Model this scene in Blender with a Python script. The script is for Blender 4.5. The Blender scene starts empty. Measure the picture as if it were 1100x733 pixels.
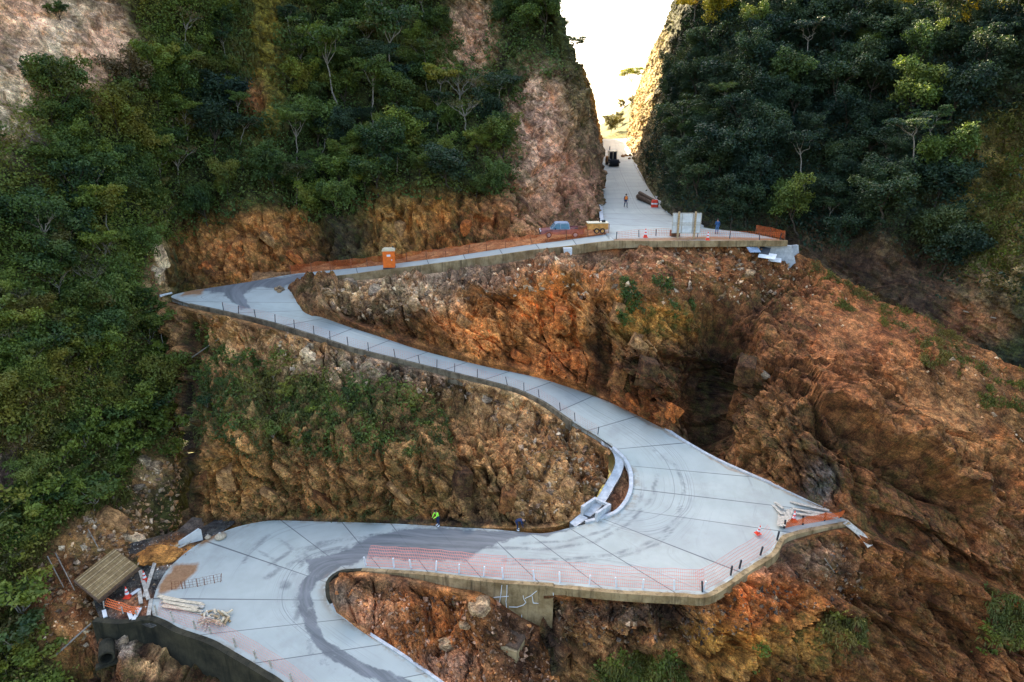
import bpy, math, random
import numpy as np
from mathutils import Vector, Matrix

random.seed(7)
RNG = np.random.default_rng(11)
SC = bpy.context.scene
COL = SC.collection
R = math.radians
PI = math.pi

# ------------------------------------------------------------------ camera model
CW, CH, FPX = 1100.0, 733.0, 733.0
PITCH = R(18.9)
CP, SP = math.cos(PITCH), math.sin(PITCH)
CZ = 60.0


def ray(px, py):
    x = (px - CW / 2) / FPX
    y = -(py - CH / 2) / FPX
    return x, CP + y * SP, -SP + y * CP


def at(px, py, D):
    x, ry, rz = ray(px, py)
    t = D / ry
    return (x * t, D, CZ + rz * t)


def atz(px, py, z):
    x, ry, rz = ray(px, py)
    t = z / rz
    return (x * t, ry * t, CZ + z)


def proj(P):
    P = np.asarray(P, float)
    X, Y, Z = P[..., 0], P[..., 1], P[..., 2] - CZ
    d = Y * CP - Z * SP
    u = Y * SP + Z * CP
    d = np.maximum(d, 0.1)
    return CW / 2 + FPX * X / d, CH / 2 - FPX * u / d


# ------------------------------------------------------------------ noise in numpy
_rt = np.random.default_rng(5)
_PERM = _rt.permutation(4096).astype(np.int64)
_g = _rt.normal(size=(4096, 3))
_GRAD = (_g / np.linalg.norm(_g, axis=1)[:, None])
_RND = _rt.random((4096, 4))


def _h(ix, iy, iz, seed=0):
    a = _PERM[(ix + seed * 131) & 4095]
    a = _PERM[(a + iy) & 4095]
    return _PERM[(a + iz) & 4095]


def perlin(p, seed=0):
    i = np.floor(p).astype(np.int64)
    f = p - i
    w = f * f * f * (f * (f * 6 - 15) + 10)
    out = 0
    for dx in (0, 1):
        wx = w[:, 0] if dx else 1 - w[:, 0]
        for dy in (0, 1):
            wy = w[:, 1] if dy else 1 - w[:, 1]
            for dz in (0, 1):
                wz = w[:, 2] if dz else 1 - w[:, 2]
                g = _GRAD[_h(i[:, 0] + dx, i[:, 1] + dy, i[:, 2] + dz, seed)]
                d = g[:, 0] * (f[:, 0] - dx) + g[:, 1] * (f[:, 1] - dy) + g[:, 2] * (f[:, 2] - dz)
                out = out + wx * wy * wz * d
    return out * 1.6


def fbm(p, o=4, seed=0, gain=0.5):
    s, a, t = 0, 1.0, 0
    for k in range(o):
        s = s + a * perlin(p * (2.03 ** k) + k * 17.3, seed + k)
        t += a
        a *= gain
    return s / t


def ridged(p, o=4, seed=0):
    s, a, t = 0, 1.0, 0
    for k in range(o):
        s = s + a * (1 - np.abs(perlin(p * (2.03 ** k) + k * 9.1, seed + k)) * 1.6)
        t += a
        a *= 0.5
    return s / t


def worley(p, seed=0):
    """distance to the nearest and second cell, id of nearest, offset to it"""
    i = np.floor(p).astype(np.int64)
    n = len(p)
    d1 = np.full(n, 9.0)
    d2 = np.full(n, 9.0)
    cid = np.zeros(n, np.int64)
    off = np.zeros((n, 3))
    for dx in (-1, 0, 1):
        for dy in (-1, 0, 1):
            for dz in (-1, 0, 1):
                c = i + np.array((dx, dy, dz))
                h = _h(c[:, 0], c[:, 1], c[:, 2], seed)
                q = c + 0.08 + 0.84 * _RND[h, :3]
                v = p - q
                d = np.sqrt((v * v).sum(1))
                m = d < d1
                d2 = np.where(m, d1, np.minimum(d2, d))
                d1 = np.where(m, d, d1)
                cid = np.where(m, h, cid)
                off = np.where(m[:, None], v, off)
    return d1, d2, cid, off


def facets(p, seed=0, tilt=1.3, offs=0.7):
    """broken-block relief: every cell is a tilted facet at its own depth"""
    d1, d2, cid, off = worley(p, seed)
    g = _GRAD[(cid * 7 + 3) & 4095]
    h = tilt * (off * g).sum(1) + offs * (_RND[(cid * 3 + 1) & 4095, 3] - 0.5)
    crack = np.clip(1 - (d2 - d1) / 0.05, 0, 1)
    return h - 0.16 * crack, crack


def sstep(a, b, x):
    t = np.clip((x - a) / (b - a), 0, 1)
    return t * t * (3 - 2 * t)


# ------------------------------------------------------------------ mesh helpers
def link(name, me, mat=None, parent=None):
    o = bpy.data.objects.new(name, me)
    COL.objects.link(o)
    if mat is not None and me is not None and not me.materials:
        for m in (mat if isinstance(mat, (list, tuple)) else [mat]):
            me.materials.append(m)
    if parent is not None:
        o.parent = parent
    return o


def np_mesh(name, V, F, smooth=True):
    """F: (n,3) or (n,4) index array"""
    V = np.asarray(V, np.float32)
    F = np.asarray(F, np.int32)
    me = bpy.data.meshes.new(name)
    k = F.shape[1]
    me.vertices.add(len(V))
    me.vertices.foreach_set('co', V.ravel())
    me.loops.add(F.size)
    me.loops.foreach_set('vertex_index', F.ravel())
    me.polygons.add(len(F))
    me.polygons.foreach_set('loop_start', np.arange(0, F.size, k, dtype=np.int32))
    me.update(calc_edges=True)
    me.polygons.foreach_set('use_smooth', np.full(len(F), smooth))
    return me


def set_col(me, name, C):
    a = me.attributes.new(name, 'FLOAT_COLOR', 'POINT')
    C = np.asarray(C, np.float32)
    if C.shape[1] == 3:
        C = np.c_[C, np.ones(len(C), np.float32)]
    a.data.foreach_set('color', C.ravel())


def set_val(me, name, v):
    a = me.attributes.new(name, 'FLOAT', 'POINT')
    a.data.foreach_set('value', np.asarray(v, np.float32))


def grid_faces(nr, nc):
    i = np.arange(nr * nc).reshape(nr, nc)
    return np.stack([i[:-1, :-1], i[1:, :-1], i[1:, 1:], i[:-1, 1:]], -1).reshape(-1, 4)


def crom(P, t):
    """Catmull-Rom through rows of P (axis 0) at parameters t in 0..len-1"""
    n = len(P)
    i = np.clip(np.floor(t).astype(int), 0, n - 2)
    f = (t - i).reshape((-1,) + (1,) * (P.ndim - 1))
    p1, p2 = P[i], P[i + 1]
    p0 = np.where((i > 0).reshape(f.shape), P[np.maximum(i - 1, 0)], 2 * p1 - p2)
    p3 = np.where((i < n - 2).reshape(f.shape), P[np.minimum(i + 2, n - 1)], 2 * p2 - p1)
    m1, m2 = (p2 - p0) * 0.42, (p3 - p1) * 0.42
    f2, f3 = f * f, f * f * f
    return (2 * f3 - 3 * f2 + 1) * p1 + (f3 - 2 * f2 + f) * m1 + (-2 * f3 + 3 * f2) * p2 + (f3 - f2) * m2


def even_t(P, step):
    """parameters spaced evenly by length along control polyline P (n,3)"""
    t = np.linspace(0, len(P) - 1, (len(P) - 1) * 24 + 1)
    q = crom(P, t)
    L = np.r_[0, np.cumsum(np.linalg.norm(np.diff(q, axis=0), axis=1))]
    n = max(2, int(L[-1] / step) + 1)
    return np.interp(np.linspace(0, L[-1], n), L, t), L[-1]


def net_grid(net, step_c, step_r):
    net = np.asarray(net, float)           # rows, cols, 3
    nr, nc = net.shape[:2]
    tc, _ = even_t(net.mean(0), step_c)
    best = max(range(nc), key=lambda j: np.linalg.norm(np.diff(net[:, j], axis=0), axis=1).sum())
    tr, _ = even_t(net[:, best], step_r)
    a = crom(net, tr)                                  # (r, nc, 3)
    b = crom(np.swapaxes(a, 0, 1), tc)                 # (c, r, 3)
    return np.swapaxes(b, 0, 1), tr, tc


def grid_normals(G):
    du = np.gradient(G, axis=1)
    dv = np.gradient(G, axis=0)
    n = np.cross(dv, du)
    return n / np.maximum(np.linalg.norm(n, axis=2, keepdims=True), 1e-9)


def P_net(rows):
    return np.array([[at(*p) for p in r] for r in rows])


# polygons and blobs in photo pixels used as planting / geology maps
def in_poly(x, y, poly):
    poly = np.asarray(poly, float)
    c = np.zeros(x.shape, bool)
    j = len(poly) - 1
    for i in range(len(poly)):
        xi, yi = poly[i]
        xj, yj = poly[j]
        m = ((yi > y) != (yj > y)) & (x < (xj - xi) * (y - yi) / (yj - yi + 1e-12) + xi)
        c ^= m
        j = i
    return c


def dist_line(x, y, pts):
    d = np.full(x.shape, 1e9)
    for (ax, ay), (bx, by) in zip(pts[:-1], pts[1:]):
        vx, vy = bx - ax, by - ay
        t = np.clip(((x - ax) * vx + (y - ay) * vy) / (vx * vx + vy * vy + 1e-9), 0, 1)
        d = np.minimum(d, np.hypot(x - ax - t * vx, y - ay - t * vy))
    return d


# ------------------------------------------------------------------ node helpers
class NT:
    def __init__(self, name):
        self.m = bpy.data.materials.new(name)
        self.m.use_nodes = True
        self.t = self.m.node_tree
        self.t.nodes.clear()
        self.out = self.n('ShaderNodeOutputMaterial')

    def n(self, typ, **kw):
        nd = self.t.nodes.new(typ)
        for k, v in kw.items():
            setattr(nd, k, v)
        return nd

    def l(self, a, b):
        self.t.links.new(a, b)

    def setin(self, nd, key, v):
        s = nd.inputs[key]
        if hasattr(v, 'is_linked') or isinstance(v, bpy.types.NodeSocket):
            self.l(v, s)
        else:
            s.default_value = v

    def coord(self, kind='Object'):
        return self.n('ShaderNodeTexCoord').outputs[kind]

    def mapping(self, vec, scale=(1, 1, 1), rot=(0, 0, 0), loc=(0, 0, 0)):
        m = self.n('ShaderNodeMapping')
        m.inputs['Scale'].default_value = scale
        m.inputs['Rotation'].default_value = rot
        m.inputs['Location'].default_value = loc
        self.l(vec, m.inputs['Vector'])
        return m.outputs[0]

    def noise(self, vec, scale, detail=6, rough=0.6, dist=0.0):
        nd = self.n('ShaderNodeTexNoise')
        nd.inputs['Scale'].default_value = scale
        nd.inputs['Detail'].default_value = detail
        nd.inputs['Roughness'].default_value = rough
        nd.inputs['Distortion'].default_value = dist
        self.l(vec, nd.inputs['Vector'])
        return nd.outputs['Fac']

    def voronoi(self, vec, scale, feature='F1', out='Distance'):
        nd = self.n('ShaderNodeTexVoronoi', feature=feature)
        nd.inputs['Scale'].default_value = scale
        self.l(vec, nd.inputs['Vector'])
        return nd.outputs[out]

    def ramp(self, fac, stops):
        nd = self.n('ShaderNodeValToRGB')
        e = nd.color_ramp.elements
        while len(e) < len(stops):
            e.new(0.5)
        for k, (p, c) in enumerate(stops):
            e[k].position = p
            e[k].color = c if len(c) == 4 else (*c, 1)
        self.l(fac, nd.inputs[0])
        return nd.outputs[0]

    def rampf(self, fac, a, b, va=0.0, vb=1.0):
        nd = self.n('ShaderNodeMapRange')
        nd.interpolation_type = 'SMOOTHSTEP'
        nd.inputs[1].default_value = a
        nd.inputs[2].default_value = b
        nd.inputs[3].default_value = va
        nd.inputs[4].default_value = vb
        self.l(fac, nd.inputs[0])
        return nd.outputs[0]

    def mix(self, fac, a, b, mode='MIX'):
        nd = self.n('ShaderNodeMix', data_type='RGBA', blend_type=mode)
        self.setin(nd, 0, fac)
        for key, v in ((6, a), (7, b)):
            if isinstance(v, bpy.types.NodeSocket):
                self.l(v, nd.inputs[key])
            else:
                nd.inputs[key].default_value = (*v, 1) if len(v) == 3 else v
        return nd.outputs[2]

    def math(self, op, a, b=0.0):
        nd = self.n('ShaderNodeMath', operation=op)
        self.setin(nd, 0, a)
        self.setin(nd, 1, b)
        return nd.outputs[0]

    def attr(self, name, out='Color'):
        return self.n('ShaderNodeAttribute', attribute_name=name).outputs[out]

    def bump(self, h, strength=0.5, dist=0.1, normal=None):
        nd = self.n('ShaderNodeBump')
        nd.inputs['Strength'].default_value = strength
        nd.inputs['Distance'].default_value = dist
        self.l(h, nd.inputs['Height'])
        if normal is not None:
            self.l(normal, nd.inputs['Normal'])
        return nd.outputs[0]

    def bsdf(self, color, rough=0.8, normal=None, metallic=0.0, spec=0.3):
        b = self.n('ShaderNodeBsdfPrincipled')
        if isinstance(color, bpy.types.NodeSocket):
            self.l(color, b.inputs['Base Color'])
        else:
            b.inputs['Base Color'].default_value = (*color, 1)
        self.setin(b, 'Roughness', rough)
        b.inputs['Metallic'].default_value = metallic
        b.inputs['Specular IOR Level'].default_value = spec
        if normal is not None:
            self.l(normal, b.inputs['Normal'])
        self.l(b.outputs[0], self.out.inputs[0])
        return b


def simple_mat(name, col, rough=0.6, var=0.25, scale=6.0, metallic=0.0, bump=0.0, spec=0.3):
    t = NT(name)
    c = t.coord('Object')
    f = t.noise(c, scale, 5, 0.65)
    lo = tuple(v * (1 - var) for v in col)
    hi = tuple(min(1, v * (1 + var)) for v in col)
    cc = t.mix(t.rampf(f, 0.3, 0.7), lo, hi)
    nrm = t.bump(f, 0.4, bump) if bump else None
    t.bsdf(cc, rough, nrm, metallic, spec)
    return t.m


def rock_mat():
    t = NT('rock')
    c = t.coord('Object')
    base = t.attr('tone')
    wob = t.n('ShaderNodeVectorMath', operation='ADD')
    nz = t.n('ShaderNodeTexNoise')
    nz.inputs['Scale'].default_value = 0.6
    nz.inputs['Detail'].default_value = 5
    t.l(c, nz.inputs['Vector'])
    t.l(c, wob.inputs[0])
    t.l(nz.outputs['Color'], wob.inputs[1])
    cw = wob.outputs[0]
    big = t.noise(c, 0.28, 8, 0.68, 0.8)
    med = t.noise(c, 1.1, 12, 0.78, 0.3)
    fine = t.noise(c, 7.0, 8, 0.8)
    streak = t.noise(t.mapping(c, (1.3, 1.3, 0.13)), 1.6, 8, 0.75, 0.6)
    tilt = t.mapping(c, (1, 1, 1), (0.25, -0.55, 0.0))
    bed = t.noise(t.mapping(tilt, (0.28, 0.28, 2.6)), 1.1, 9, 0.72, 0.35)
    tw = t.mapping(cw, (1, 1, 1), (0.25, -0.55, 0.0))
    ed1 = t.voronoi(t.mapping(tw, (0.6, 0.6, 1.7)), 0.42, 'DISTANCE_TO_EDGE')
    ed2 = t.voronoi(t.mapping(tw, (0.7, 0.7, 2.2)), 1.3, 'DISTANCE_TO_EDGE')
    cell = t.voronoi(t.mapping(tw, (0.7, 0.7, 2.2)), 1.3, 'F1', 'Color')
    sepc = t.n('ShaderNodeSeparateXYZ')
    t.l(cell, sepc.inputs[0])
    v = t.mix(t.rampf(med, 0.34, 0.66), (0.50, 0.47, 0.45), (1.65, 1.60, 1.52))
    col = t.mix(1.0, base, v, 'MULTIPLY')
    col = t.mix(1.0, col, t.mix(t.rampf(fine, 0.36, 0.64), (0.56, 0.55, 0.55), (1.58, 1.55, 1.50)), 'MULTIPLY')
    col = t.mix(1.0, col, t.mix(sepc.outputs[0], (0.70, 0.70, 0.72), (1.30, 1.28, 1.22)), 'MULTIPLY')
    hue = t.noise(t.mapping(c, (1, 1, 1), (0, 0, 0), (31, 7, 3)), 0.45, 7, 0.7, 0.6)
    col = t.mix(t.math('MULTIPLY', t.rampf(hue, 0.47, 0.63), 0.6), col, t.mix(1.0, col, (1.22, 1.30, 1.22), 'MULTIPLY'))
    col = t.mix(t.math('MULTIPLY', t.rampf(hue, 0.50, 0.36), 0.5), col, t.mix(1.0, col, (1.15, 0.86, 0.62), 'MULTIPLY'))
    col = t.mix(1.0, col, t.mix(t.rampf(big, 0.36, 0.62), (0.46, 0.44, 0.43), (1.34, 1.34, 1.32)), 'MULTIPLY')
    col = t.mix(t.math('MULTIPLY', t.rampf(bed, 0.54, 0.66), 0.25), col,
                t.mix(1.0, col, (2.0, 1.85, 1.65), 'MULTIPLY'))
    col = t.mix(t.math('MULTIPLY', t.rampf(bed, 0.46, 0.36), 0.25), col,
                t.mix(1.0, col, (0.45, 0.42, 0.42), 'MULTIPLY'))
    col = t.mix(t.math('MULTIPLY', t.rampf(streak, 0.52, 0.66), t.attr('damp', 'Fac')), col,
                t.mix(1.0, col, (0.13, 0.15, 0.15), 'MULTIPLY'))
    gate = t.rampf(big, 0.40, 0.56)
    crk = t.math('MAXIMUM', t.math('MULTIPLY', t.rampf(ed1, 0.0, 0.03, 1, 0), t.rampf(streak, 0.38, 0.52)), t.math('MULTIPLY', t.rampf(ed2, 0.0, 0.05, 0.8, 0), gate))
    crk = t.math('MULTIPLY', crk, t.rampf(med, 0.30, 0.5))
    col = t.mix(t.math('MULTIPLY', crk, 0.42), col, t.mix(1.0, col, (0.2, 0.19, 0.19), 'MULTIPLY'))
    spk = t.rampf(t.noise(c, 4.5, 6, 0.7), 0.63, 0.70)
    col = t.mix(t.math('MULTIPLY', spk, 0.13), col, (0.44, 0.35, 0.25))
    moss = t.math('MULTIPLY', t.rampf(t.noise(c, 0.8, 9, 0.75), 0.48, 0.58), t.attr('moss', 'Fac'))
    col = t.mix(moss, col, t.mix(t.rampf(fine, 0.38, 0.62), (0.016, 0.026, 0.006), (0.11, 0.115, 0.02)))
    grit = t.noise(c, 26.0, 4, 0.75)
    h = t.math('ADD', t.math('MULTIPLY', med, 0.45), t.math('MULTIPLY', fine, 0.55))
    h = t.math('ADD', h, t.math('MULTIPLY', bed, 0.25))
    h = t.math('ADD', h, t.math('MULTIPLY', grit, 0.16))
    h = t.math('SUBTRACT', h, t.math('MULTIPLY', crk, 0.5))
    nrm = t.bump(h, 0.7, 0.10)
    col = t.mix(1.0, col, t.mix(t.rampf(grit, 0.36, 0.64), (0.70, 0.69, 0.68), (1.32, 1.32, 1.30)), 'MULTIPLY')
    col = t.mix(1.0, col, (1.12, 1.10, 1.08), 'MULTIPLY')
    t.bsdf(col, 0.9, nrm, 0, 0.2)
    return t.m


def concrete_road_mat():
    t = NT('concrete_pavement')
    uv = t.n('ShaderNodeUVMap', uv_map='UVMap').outputs[0]      # u across in m, v along in m
    c = t.coord('Object')
    sep = t.n('ShaderNodeSeparateXYZ')
    t.l(uv, sep.inputs[0])
    n1 = t.noise(c, 0.5, 6, 0.65)
    n2 = t.noise(c, 4.0, 6, 0.7)
    fine = t.noise(t.mapping(uv, (0.6, 14, 1)), 1.5, 4, 0.7)
    col = t.mix(t.rampf(n1, 0.3, 0.7), (0.375, 0.385, 0.318), (0.455, 0.465, 0.388))
    col = t.mix(t.math('MULTIPLY', t.rampf(n2, 0.45, 0.75), 0.3), col, (0.33, 0.33, 0.32))
    col = t.mix(t.math('MULTIPLY', t.rampf(fine, 0.4, 0.7), 0.16), col, (0.36, 0.36, 0.35))
    # slabs cast at different times
    vv = t.math('FLOOR', t.math('DIVIDE', sep.outputs[1], 4.4))
    wn = t.n('ShaderNodeTexWhiteNoise', noise_dimensions='1D')
    t.l(vv, wn.inputs['W'])
    col = t.mix(t.math('MULTIPLY', wn.outputs[0], 0.5), col, (0.315, 0.325, 0.30))
    # tyre tracks running along the lane
    ti = t.n('ShaderNodeCombineXYZ')
    t.l(t.attr('inner', 'Fac'), ti.inputs[0])
    t.l(sep.outputs[1], ti.inputs[1])
    tr = t.noise(t.mapping(ti.outputs[0], (1.7, 0.03, 1)), 1.0, 6, 0.8)
    pat = t.noise(t.mapping(uv, (0.4, 0.06, 1), (0, 0, 0), (3, 7, 0)), 1.0, 3, 0.5)
    trk = t.math('MULTIPLY', t.rampf(tr, 0.53, 0.70), t.rampf(pat, 0.38, 0.60))
    col = t.mix(t.math('MULTIPLY', trk, 0.45), col, (0.19, 0.185, 0.18))
    arcs = t.noise(t.mapping(ti.outputs[0], (9.0, 0.012, 1)), 1.0, 3, 0.7)
    zone = t.math('MULTIPLY', t.rampf(t.attr('inner', 'Fac'), 1.2, 2.2), t.rampf(t.attr('inner', 'Fac'), 5.2, 6.6, 1, 0))
    am = t.math('MULTIPLY', t.math('MULTIPLY', t.rampf(arcs, 0.55, 0.66), zone), t.rampf(n1, 0.36, 0.55))
    col = t.mix(t.math('MULTIPLY', am, 0.5), col, (0.16, 0.155, 0.15))
    dirt = t.noise(c, 0.22, 8, 0.7)
    col = t.mix(t.math('MULTIPLY', t.rampf(dirt, 0.5, 0.68), 0.35), col, (0.27, 0.255, 0.22))
    # saw-cut joints
    ju = t.math('ABSOLUTE', t.math('SUBTRACT', t.math('FRACT', t.math('DIVIDE', sep.outputs[1], 4.4)), 0.5))
    jl = t.rampf(ju, 0.486, 0.491)
    col = t.mix(t.math('MULTIPLY', jl, 0.8), col, (0.08, 0.08, 0.08))
    jc = t.rampf(t.math('ABSOLUTE', t.math('SUBTRACT', t.attr('inner', 'Fac'), 3.6)), 0.025, 0.05, 1.0, 0.0)
    col = t.mix(t.math('MULTIPLY', jc, 0.45), col, (0.14, 0.14, 0.14))
    # damp dust and tyre mud, red soil
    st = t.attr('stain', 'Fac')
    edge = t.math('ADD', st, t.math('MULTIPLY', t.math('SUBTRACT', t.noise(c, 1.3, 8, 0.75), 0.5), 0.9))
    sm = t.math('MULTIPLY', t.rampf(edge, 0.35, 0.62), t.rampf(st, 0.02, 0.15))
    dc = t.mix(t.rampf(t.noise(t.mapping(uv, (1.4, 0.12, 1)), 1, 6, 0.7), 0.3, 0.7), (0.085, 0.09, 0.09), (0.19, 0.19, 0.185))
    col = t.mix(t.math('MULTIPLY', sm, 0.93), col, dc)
    mk = t.attr('mark', 'Fac')
    mm = t.math('MULTIPLY', mk, t.rampf(t.noise(c, 0.7, 6, 0.75), 0.36, 0.62))
    col = t.mix(t.math('MULTIPLY', mm, 0.6), col, (0.10, 0.10, 0.10))
    ed = t.math('MULTIPLY', t.rampf(t.math('ABSOLUTE', t.attr('mid', 'Fac')), 0.43, 0.5), t.rampf(t.noise(c, 0.9, 8, 0.75), 0.44, 0.6))
    col = t.mix(t.math('MULTIPLY', ed, 0.6), col, (0.20, 0.13, 0.07))
    so = t.attr('soil', 'Fac')
    s2 = t.math('MULTIPLY', t.rampf(t.math('ADD', so, t.math('MULTIPLY', t.math('SUBTRACT', t.noise(c, 1.6, 6, 0.7), 0.5), 0.5)), 0.3, 0.75), 0.92)
    col = t.mix(s2, col, t.mix(t.rampf(n2, 0.3, 0.7), (0.21, 0.085, 0.026), (0.34, 0.17, 0.065)))
    nrm = t.bump(t.math('ADD', t.math('MULTIPLY', fine, 0.5), t.math('MULTIPLY', n2, 0.5)), 0.25, 0.02)
    t.bsdf(col, t.rampf(sm, 0, 1, 0.8, 0.6), nrm, 0, 0.25)
    return t.m


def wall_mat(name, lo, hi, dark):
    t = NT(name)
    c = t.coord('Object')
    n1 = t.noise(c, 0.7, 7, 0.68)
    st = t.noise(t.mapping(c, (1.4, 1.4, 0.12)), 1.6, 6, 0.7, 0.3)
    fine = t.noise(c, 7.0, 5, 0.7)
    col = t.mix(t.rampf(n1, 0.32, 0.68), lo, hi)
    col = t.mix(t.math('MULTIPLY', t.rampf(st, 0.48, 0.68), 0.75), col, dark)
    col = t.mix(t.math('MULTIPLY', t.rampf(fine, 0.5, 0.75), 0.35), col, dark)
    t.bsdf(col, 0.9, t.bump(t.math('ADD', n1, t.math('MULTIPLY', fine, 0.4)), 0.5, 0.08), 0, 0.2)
    return t.m


def leaf_mat(name, a, b, c3=None, trans=0.25):
    """two greens mixed by clump tint, plant and place"""
    t = NT(name)
    tint = t.attr('tint', 'Fac')
    oi = t.n('ShaderNodeObjectInfo').outputs['Random']
    geo = t.n('ShaderNodeNewGeometry')
    n = t.noise(t.mapping(geo.outputs['Position'], (1, 1, 1)), 0.16, 4, 0.6)
    f = t.math('ADD', t.math('MULTIPLY', tint, 0.62), t.math('MULTIPLY', oi, 0.38))
    col = t.mix(f, a, b)
    if c3:
        col = t.mix(t.math('MULTIPLY', t.rampf(n, 0.48, 0.68), 0.8), col, c3)
    col = t.mix(1.0, col, t.mix(oi, (0.72, 0.8, 0.9), (1.25, 1.15, 0.9)), 'MULTIPLY')
    d = t.n('ShaderNodeBsdfPrincipled')
    t.l(col, d.inputs['Base Color'])
    d.inputs['Roughness'].default_value = 0.55
    d.inputs['Specular IOR Level'].default_value = 0.28
    tr = t.n('ShaderNodeBsdfTranslucent')
    t.l(t.mix(1.0, col, (1.3, 1.35, 0.6), 'MULTIPLY'), tr.inputs[0])
    ms = t.n('ShaderNodeMixShader')
    ms.inputs[0].default_value = trans
    t.l(d.outputs[0], ms.inputs[1])
    t.l(tr.outputs[0], ms.inputs[2])
    t.l(ms.outputs[0], t.out.inputs[0])
    return t.m


M = {}
M['rock'] = rock_mat()
M['road'] = concrete_road_mat()
M['tan_wall'] = wall_mat('tan_concrete', (0.19, 0.12, 0.05), (0.40, 0.285, 0.145), (0.05, 0.034, 0.018))
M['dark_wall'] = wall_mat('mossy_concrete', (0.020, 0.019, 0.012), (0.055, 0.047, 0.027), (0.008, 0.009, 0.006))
M['brown_wall'] = wall_mat('stained_concrete', (0.10, 0.075, 0.045), (0.24, 0.19, 0.12), (0.035, 0.027, 0.018))
M['kerb'] = simple_mat('kerb_concrete', (0.46, 0.46, 0.44), 0.85, 0.2, 2.5, bump=0.02)
M['leaf_left'] = leaf_mat('leaf_left', (0.028, 0.058, 0.013), (0.175, 0.22, 0.034), (0.22, 0.18, 0.03))
M['leaf_back'] = leaf_mat('leaf_back', (0.017, 0.042, 0.014), (0.115, 0.17, 0.036), (0.15, 0.165, 0.030))
M['leaf_shaded'] = leaf_mat('leaf_shaded', (0.011, 0.028, 0.016), (0.045, 0.078, 0.036), (0.065, 0.085, 0.028))  # darker, cooler green: the right wall's shade put into the leaf colour
M['leaf_olive'] = leaf_mat('leaf_olive', (0.055, 0.055, 0.013), (0.14, 0.115, 0.026), None)
M['leaf_sunlit'] = leaf_mat('leaf_sunlit', (0.26, 0.20, 0.02), (0.50, 0.40, 0.035), None, 0.35)  # low sun on the crest trees put into the leaf colour
M['leaf_dry'] = leaf_mat('leaf_dry', (0.12, 0.075, 0.030), (0.22, 0.15, 0.06), None)
M['grass'] = leaf_mat('grass', (0.035, 0.055, 0.010), (0.15, 0.15, 0.030), (0.20, 0.14, 0.04), 0.2)
M['bark'] = simple_mat('bark', (0.06, 0.045, 0.03), 0.9, 0.4, 8)
M['pale_bark'] = simple_mat('pale_bark', (0.24, 0.20, 0.15), 0.85, 0.3, 6)
# ------------------------------------------------------------------ roads
def structure(o):
    o['kind'] = 'structure'
    return o


# stations of the hairpin road: left edge (px,py), right edge (px,py), height below the camera
ST = [
    ((660, 258), (654, 251.5), -14.45), ((610, 264.5), (606, 258.5), -15.2), ((570, 269), (566, 263.5), -15.8),
    ((525, 275.5), (522, 270), -16.45), ((488, 280.5), (486, 275.5), -17.0), ((450, 285.5), (448, 280.5), -17.6),
    ((412, 290), (411, 285), -18.2), ((379, 294.5), (377, 288.5), -18.7), ((350, 298), (345, 291.5), -19.1),
    ((328, 301), (312, 295), -19.5), ((317.5, 306), (270, 302.5), -19.85), ((315.2, 311), (228, 309), -20.05),
    ((316.5, 316), (200, 313.5), -20.2), ((320, 322), (184, 319), -20.45), ((326, 327), (205, 327), -20.8),
    ((335, 332), (238, 334), -21.2), ((351, 338.5), (290, 346), -21.8), ((379, 347), (340, 361), -22.6),
    ((412, 360), (378, 373.5), -23.4), ((461, 375), (428, 386), -24.5), ((529, 391), (495, 402.5), -25.9),
    ((584, 404), (548, 416), -27.0), ((619, 416), (583, 431), -27.8), ((660, 434), (615, 453), -28.7),
    ((704, 455), (641, 468.5), -29.5), ((731, 473), (659, 481), -30.05), ((772, 496), (672, 493), -30.75),
    ((840, 526), (679, 507), -31.5), ((890, 549), (680, 524), -32.0), ((910, 560), (676, 537), -32.3),
    ((844, 574), (668, 548), -32.6), ((828, 594), (660, 553.5), -32.85), ((800, 612), (650, 557), -33.1),
    ((780, 626), (641, 560), -33.25), ((757, 638.5), (629, 563), -33.45), ((728, 637.5), (612, 567), -33.65),
    ((668, 634.5), (581, 573), -33.9), ((595, 628), (529, 568.5), -34.3), ((540, 624.5), (490, 566.5), -34.6),
    ((500, 620.5), (450, 564), -34.85), ((461, 616), (420, 562.5), -35.1), ((425, 613.5), (385, 561.5), -35.4),
    ((390, 611.5), (340, 560.3), -35.7), ((368, 613), (290, 559.5), -35.9), ((357, 618), (255, 566), -36.1),
    ((351.5, 624), (226, 577), -36.25), ((349.8, 630), (202, 592), -36.4), ((349.8, 637), (180, 612), -36.55),
    ((351, 643), (167, 636), -36.75), ((355, 650), (165, 662), -36.95), ((363, 659), (196, 676), -37.15),
    ((377, 670), (228, 687), -37.4), ((395, 682), (255, 702), -37.8), ((434, 707), (298, 728), -38.5),
    ((472, 734), (345, 762), -39.3), ((530, 775), (400, 805), -40.4),
]
roadL = np.array([atz(*a, z) for a, b, z in ST])
roadR = np.array([atz(*b, z) for a, b, z in ST])


def smooth_line(P, step, it=0):
    t, _ = even_t(P, step)
    return crom(P, t)


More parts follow.
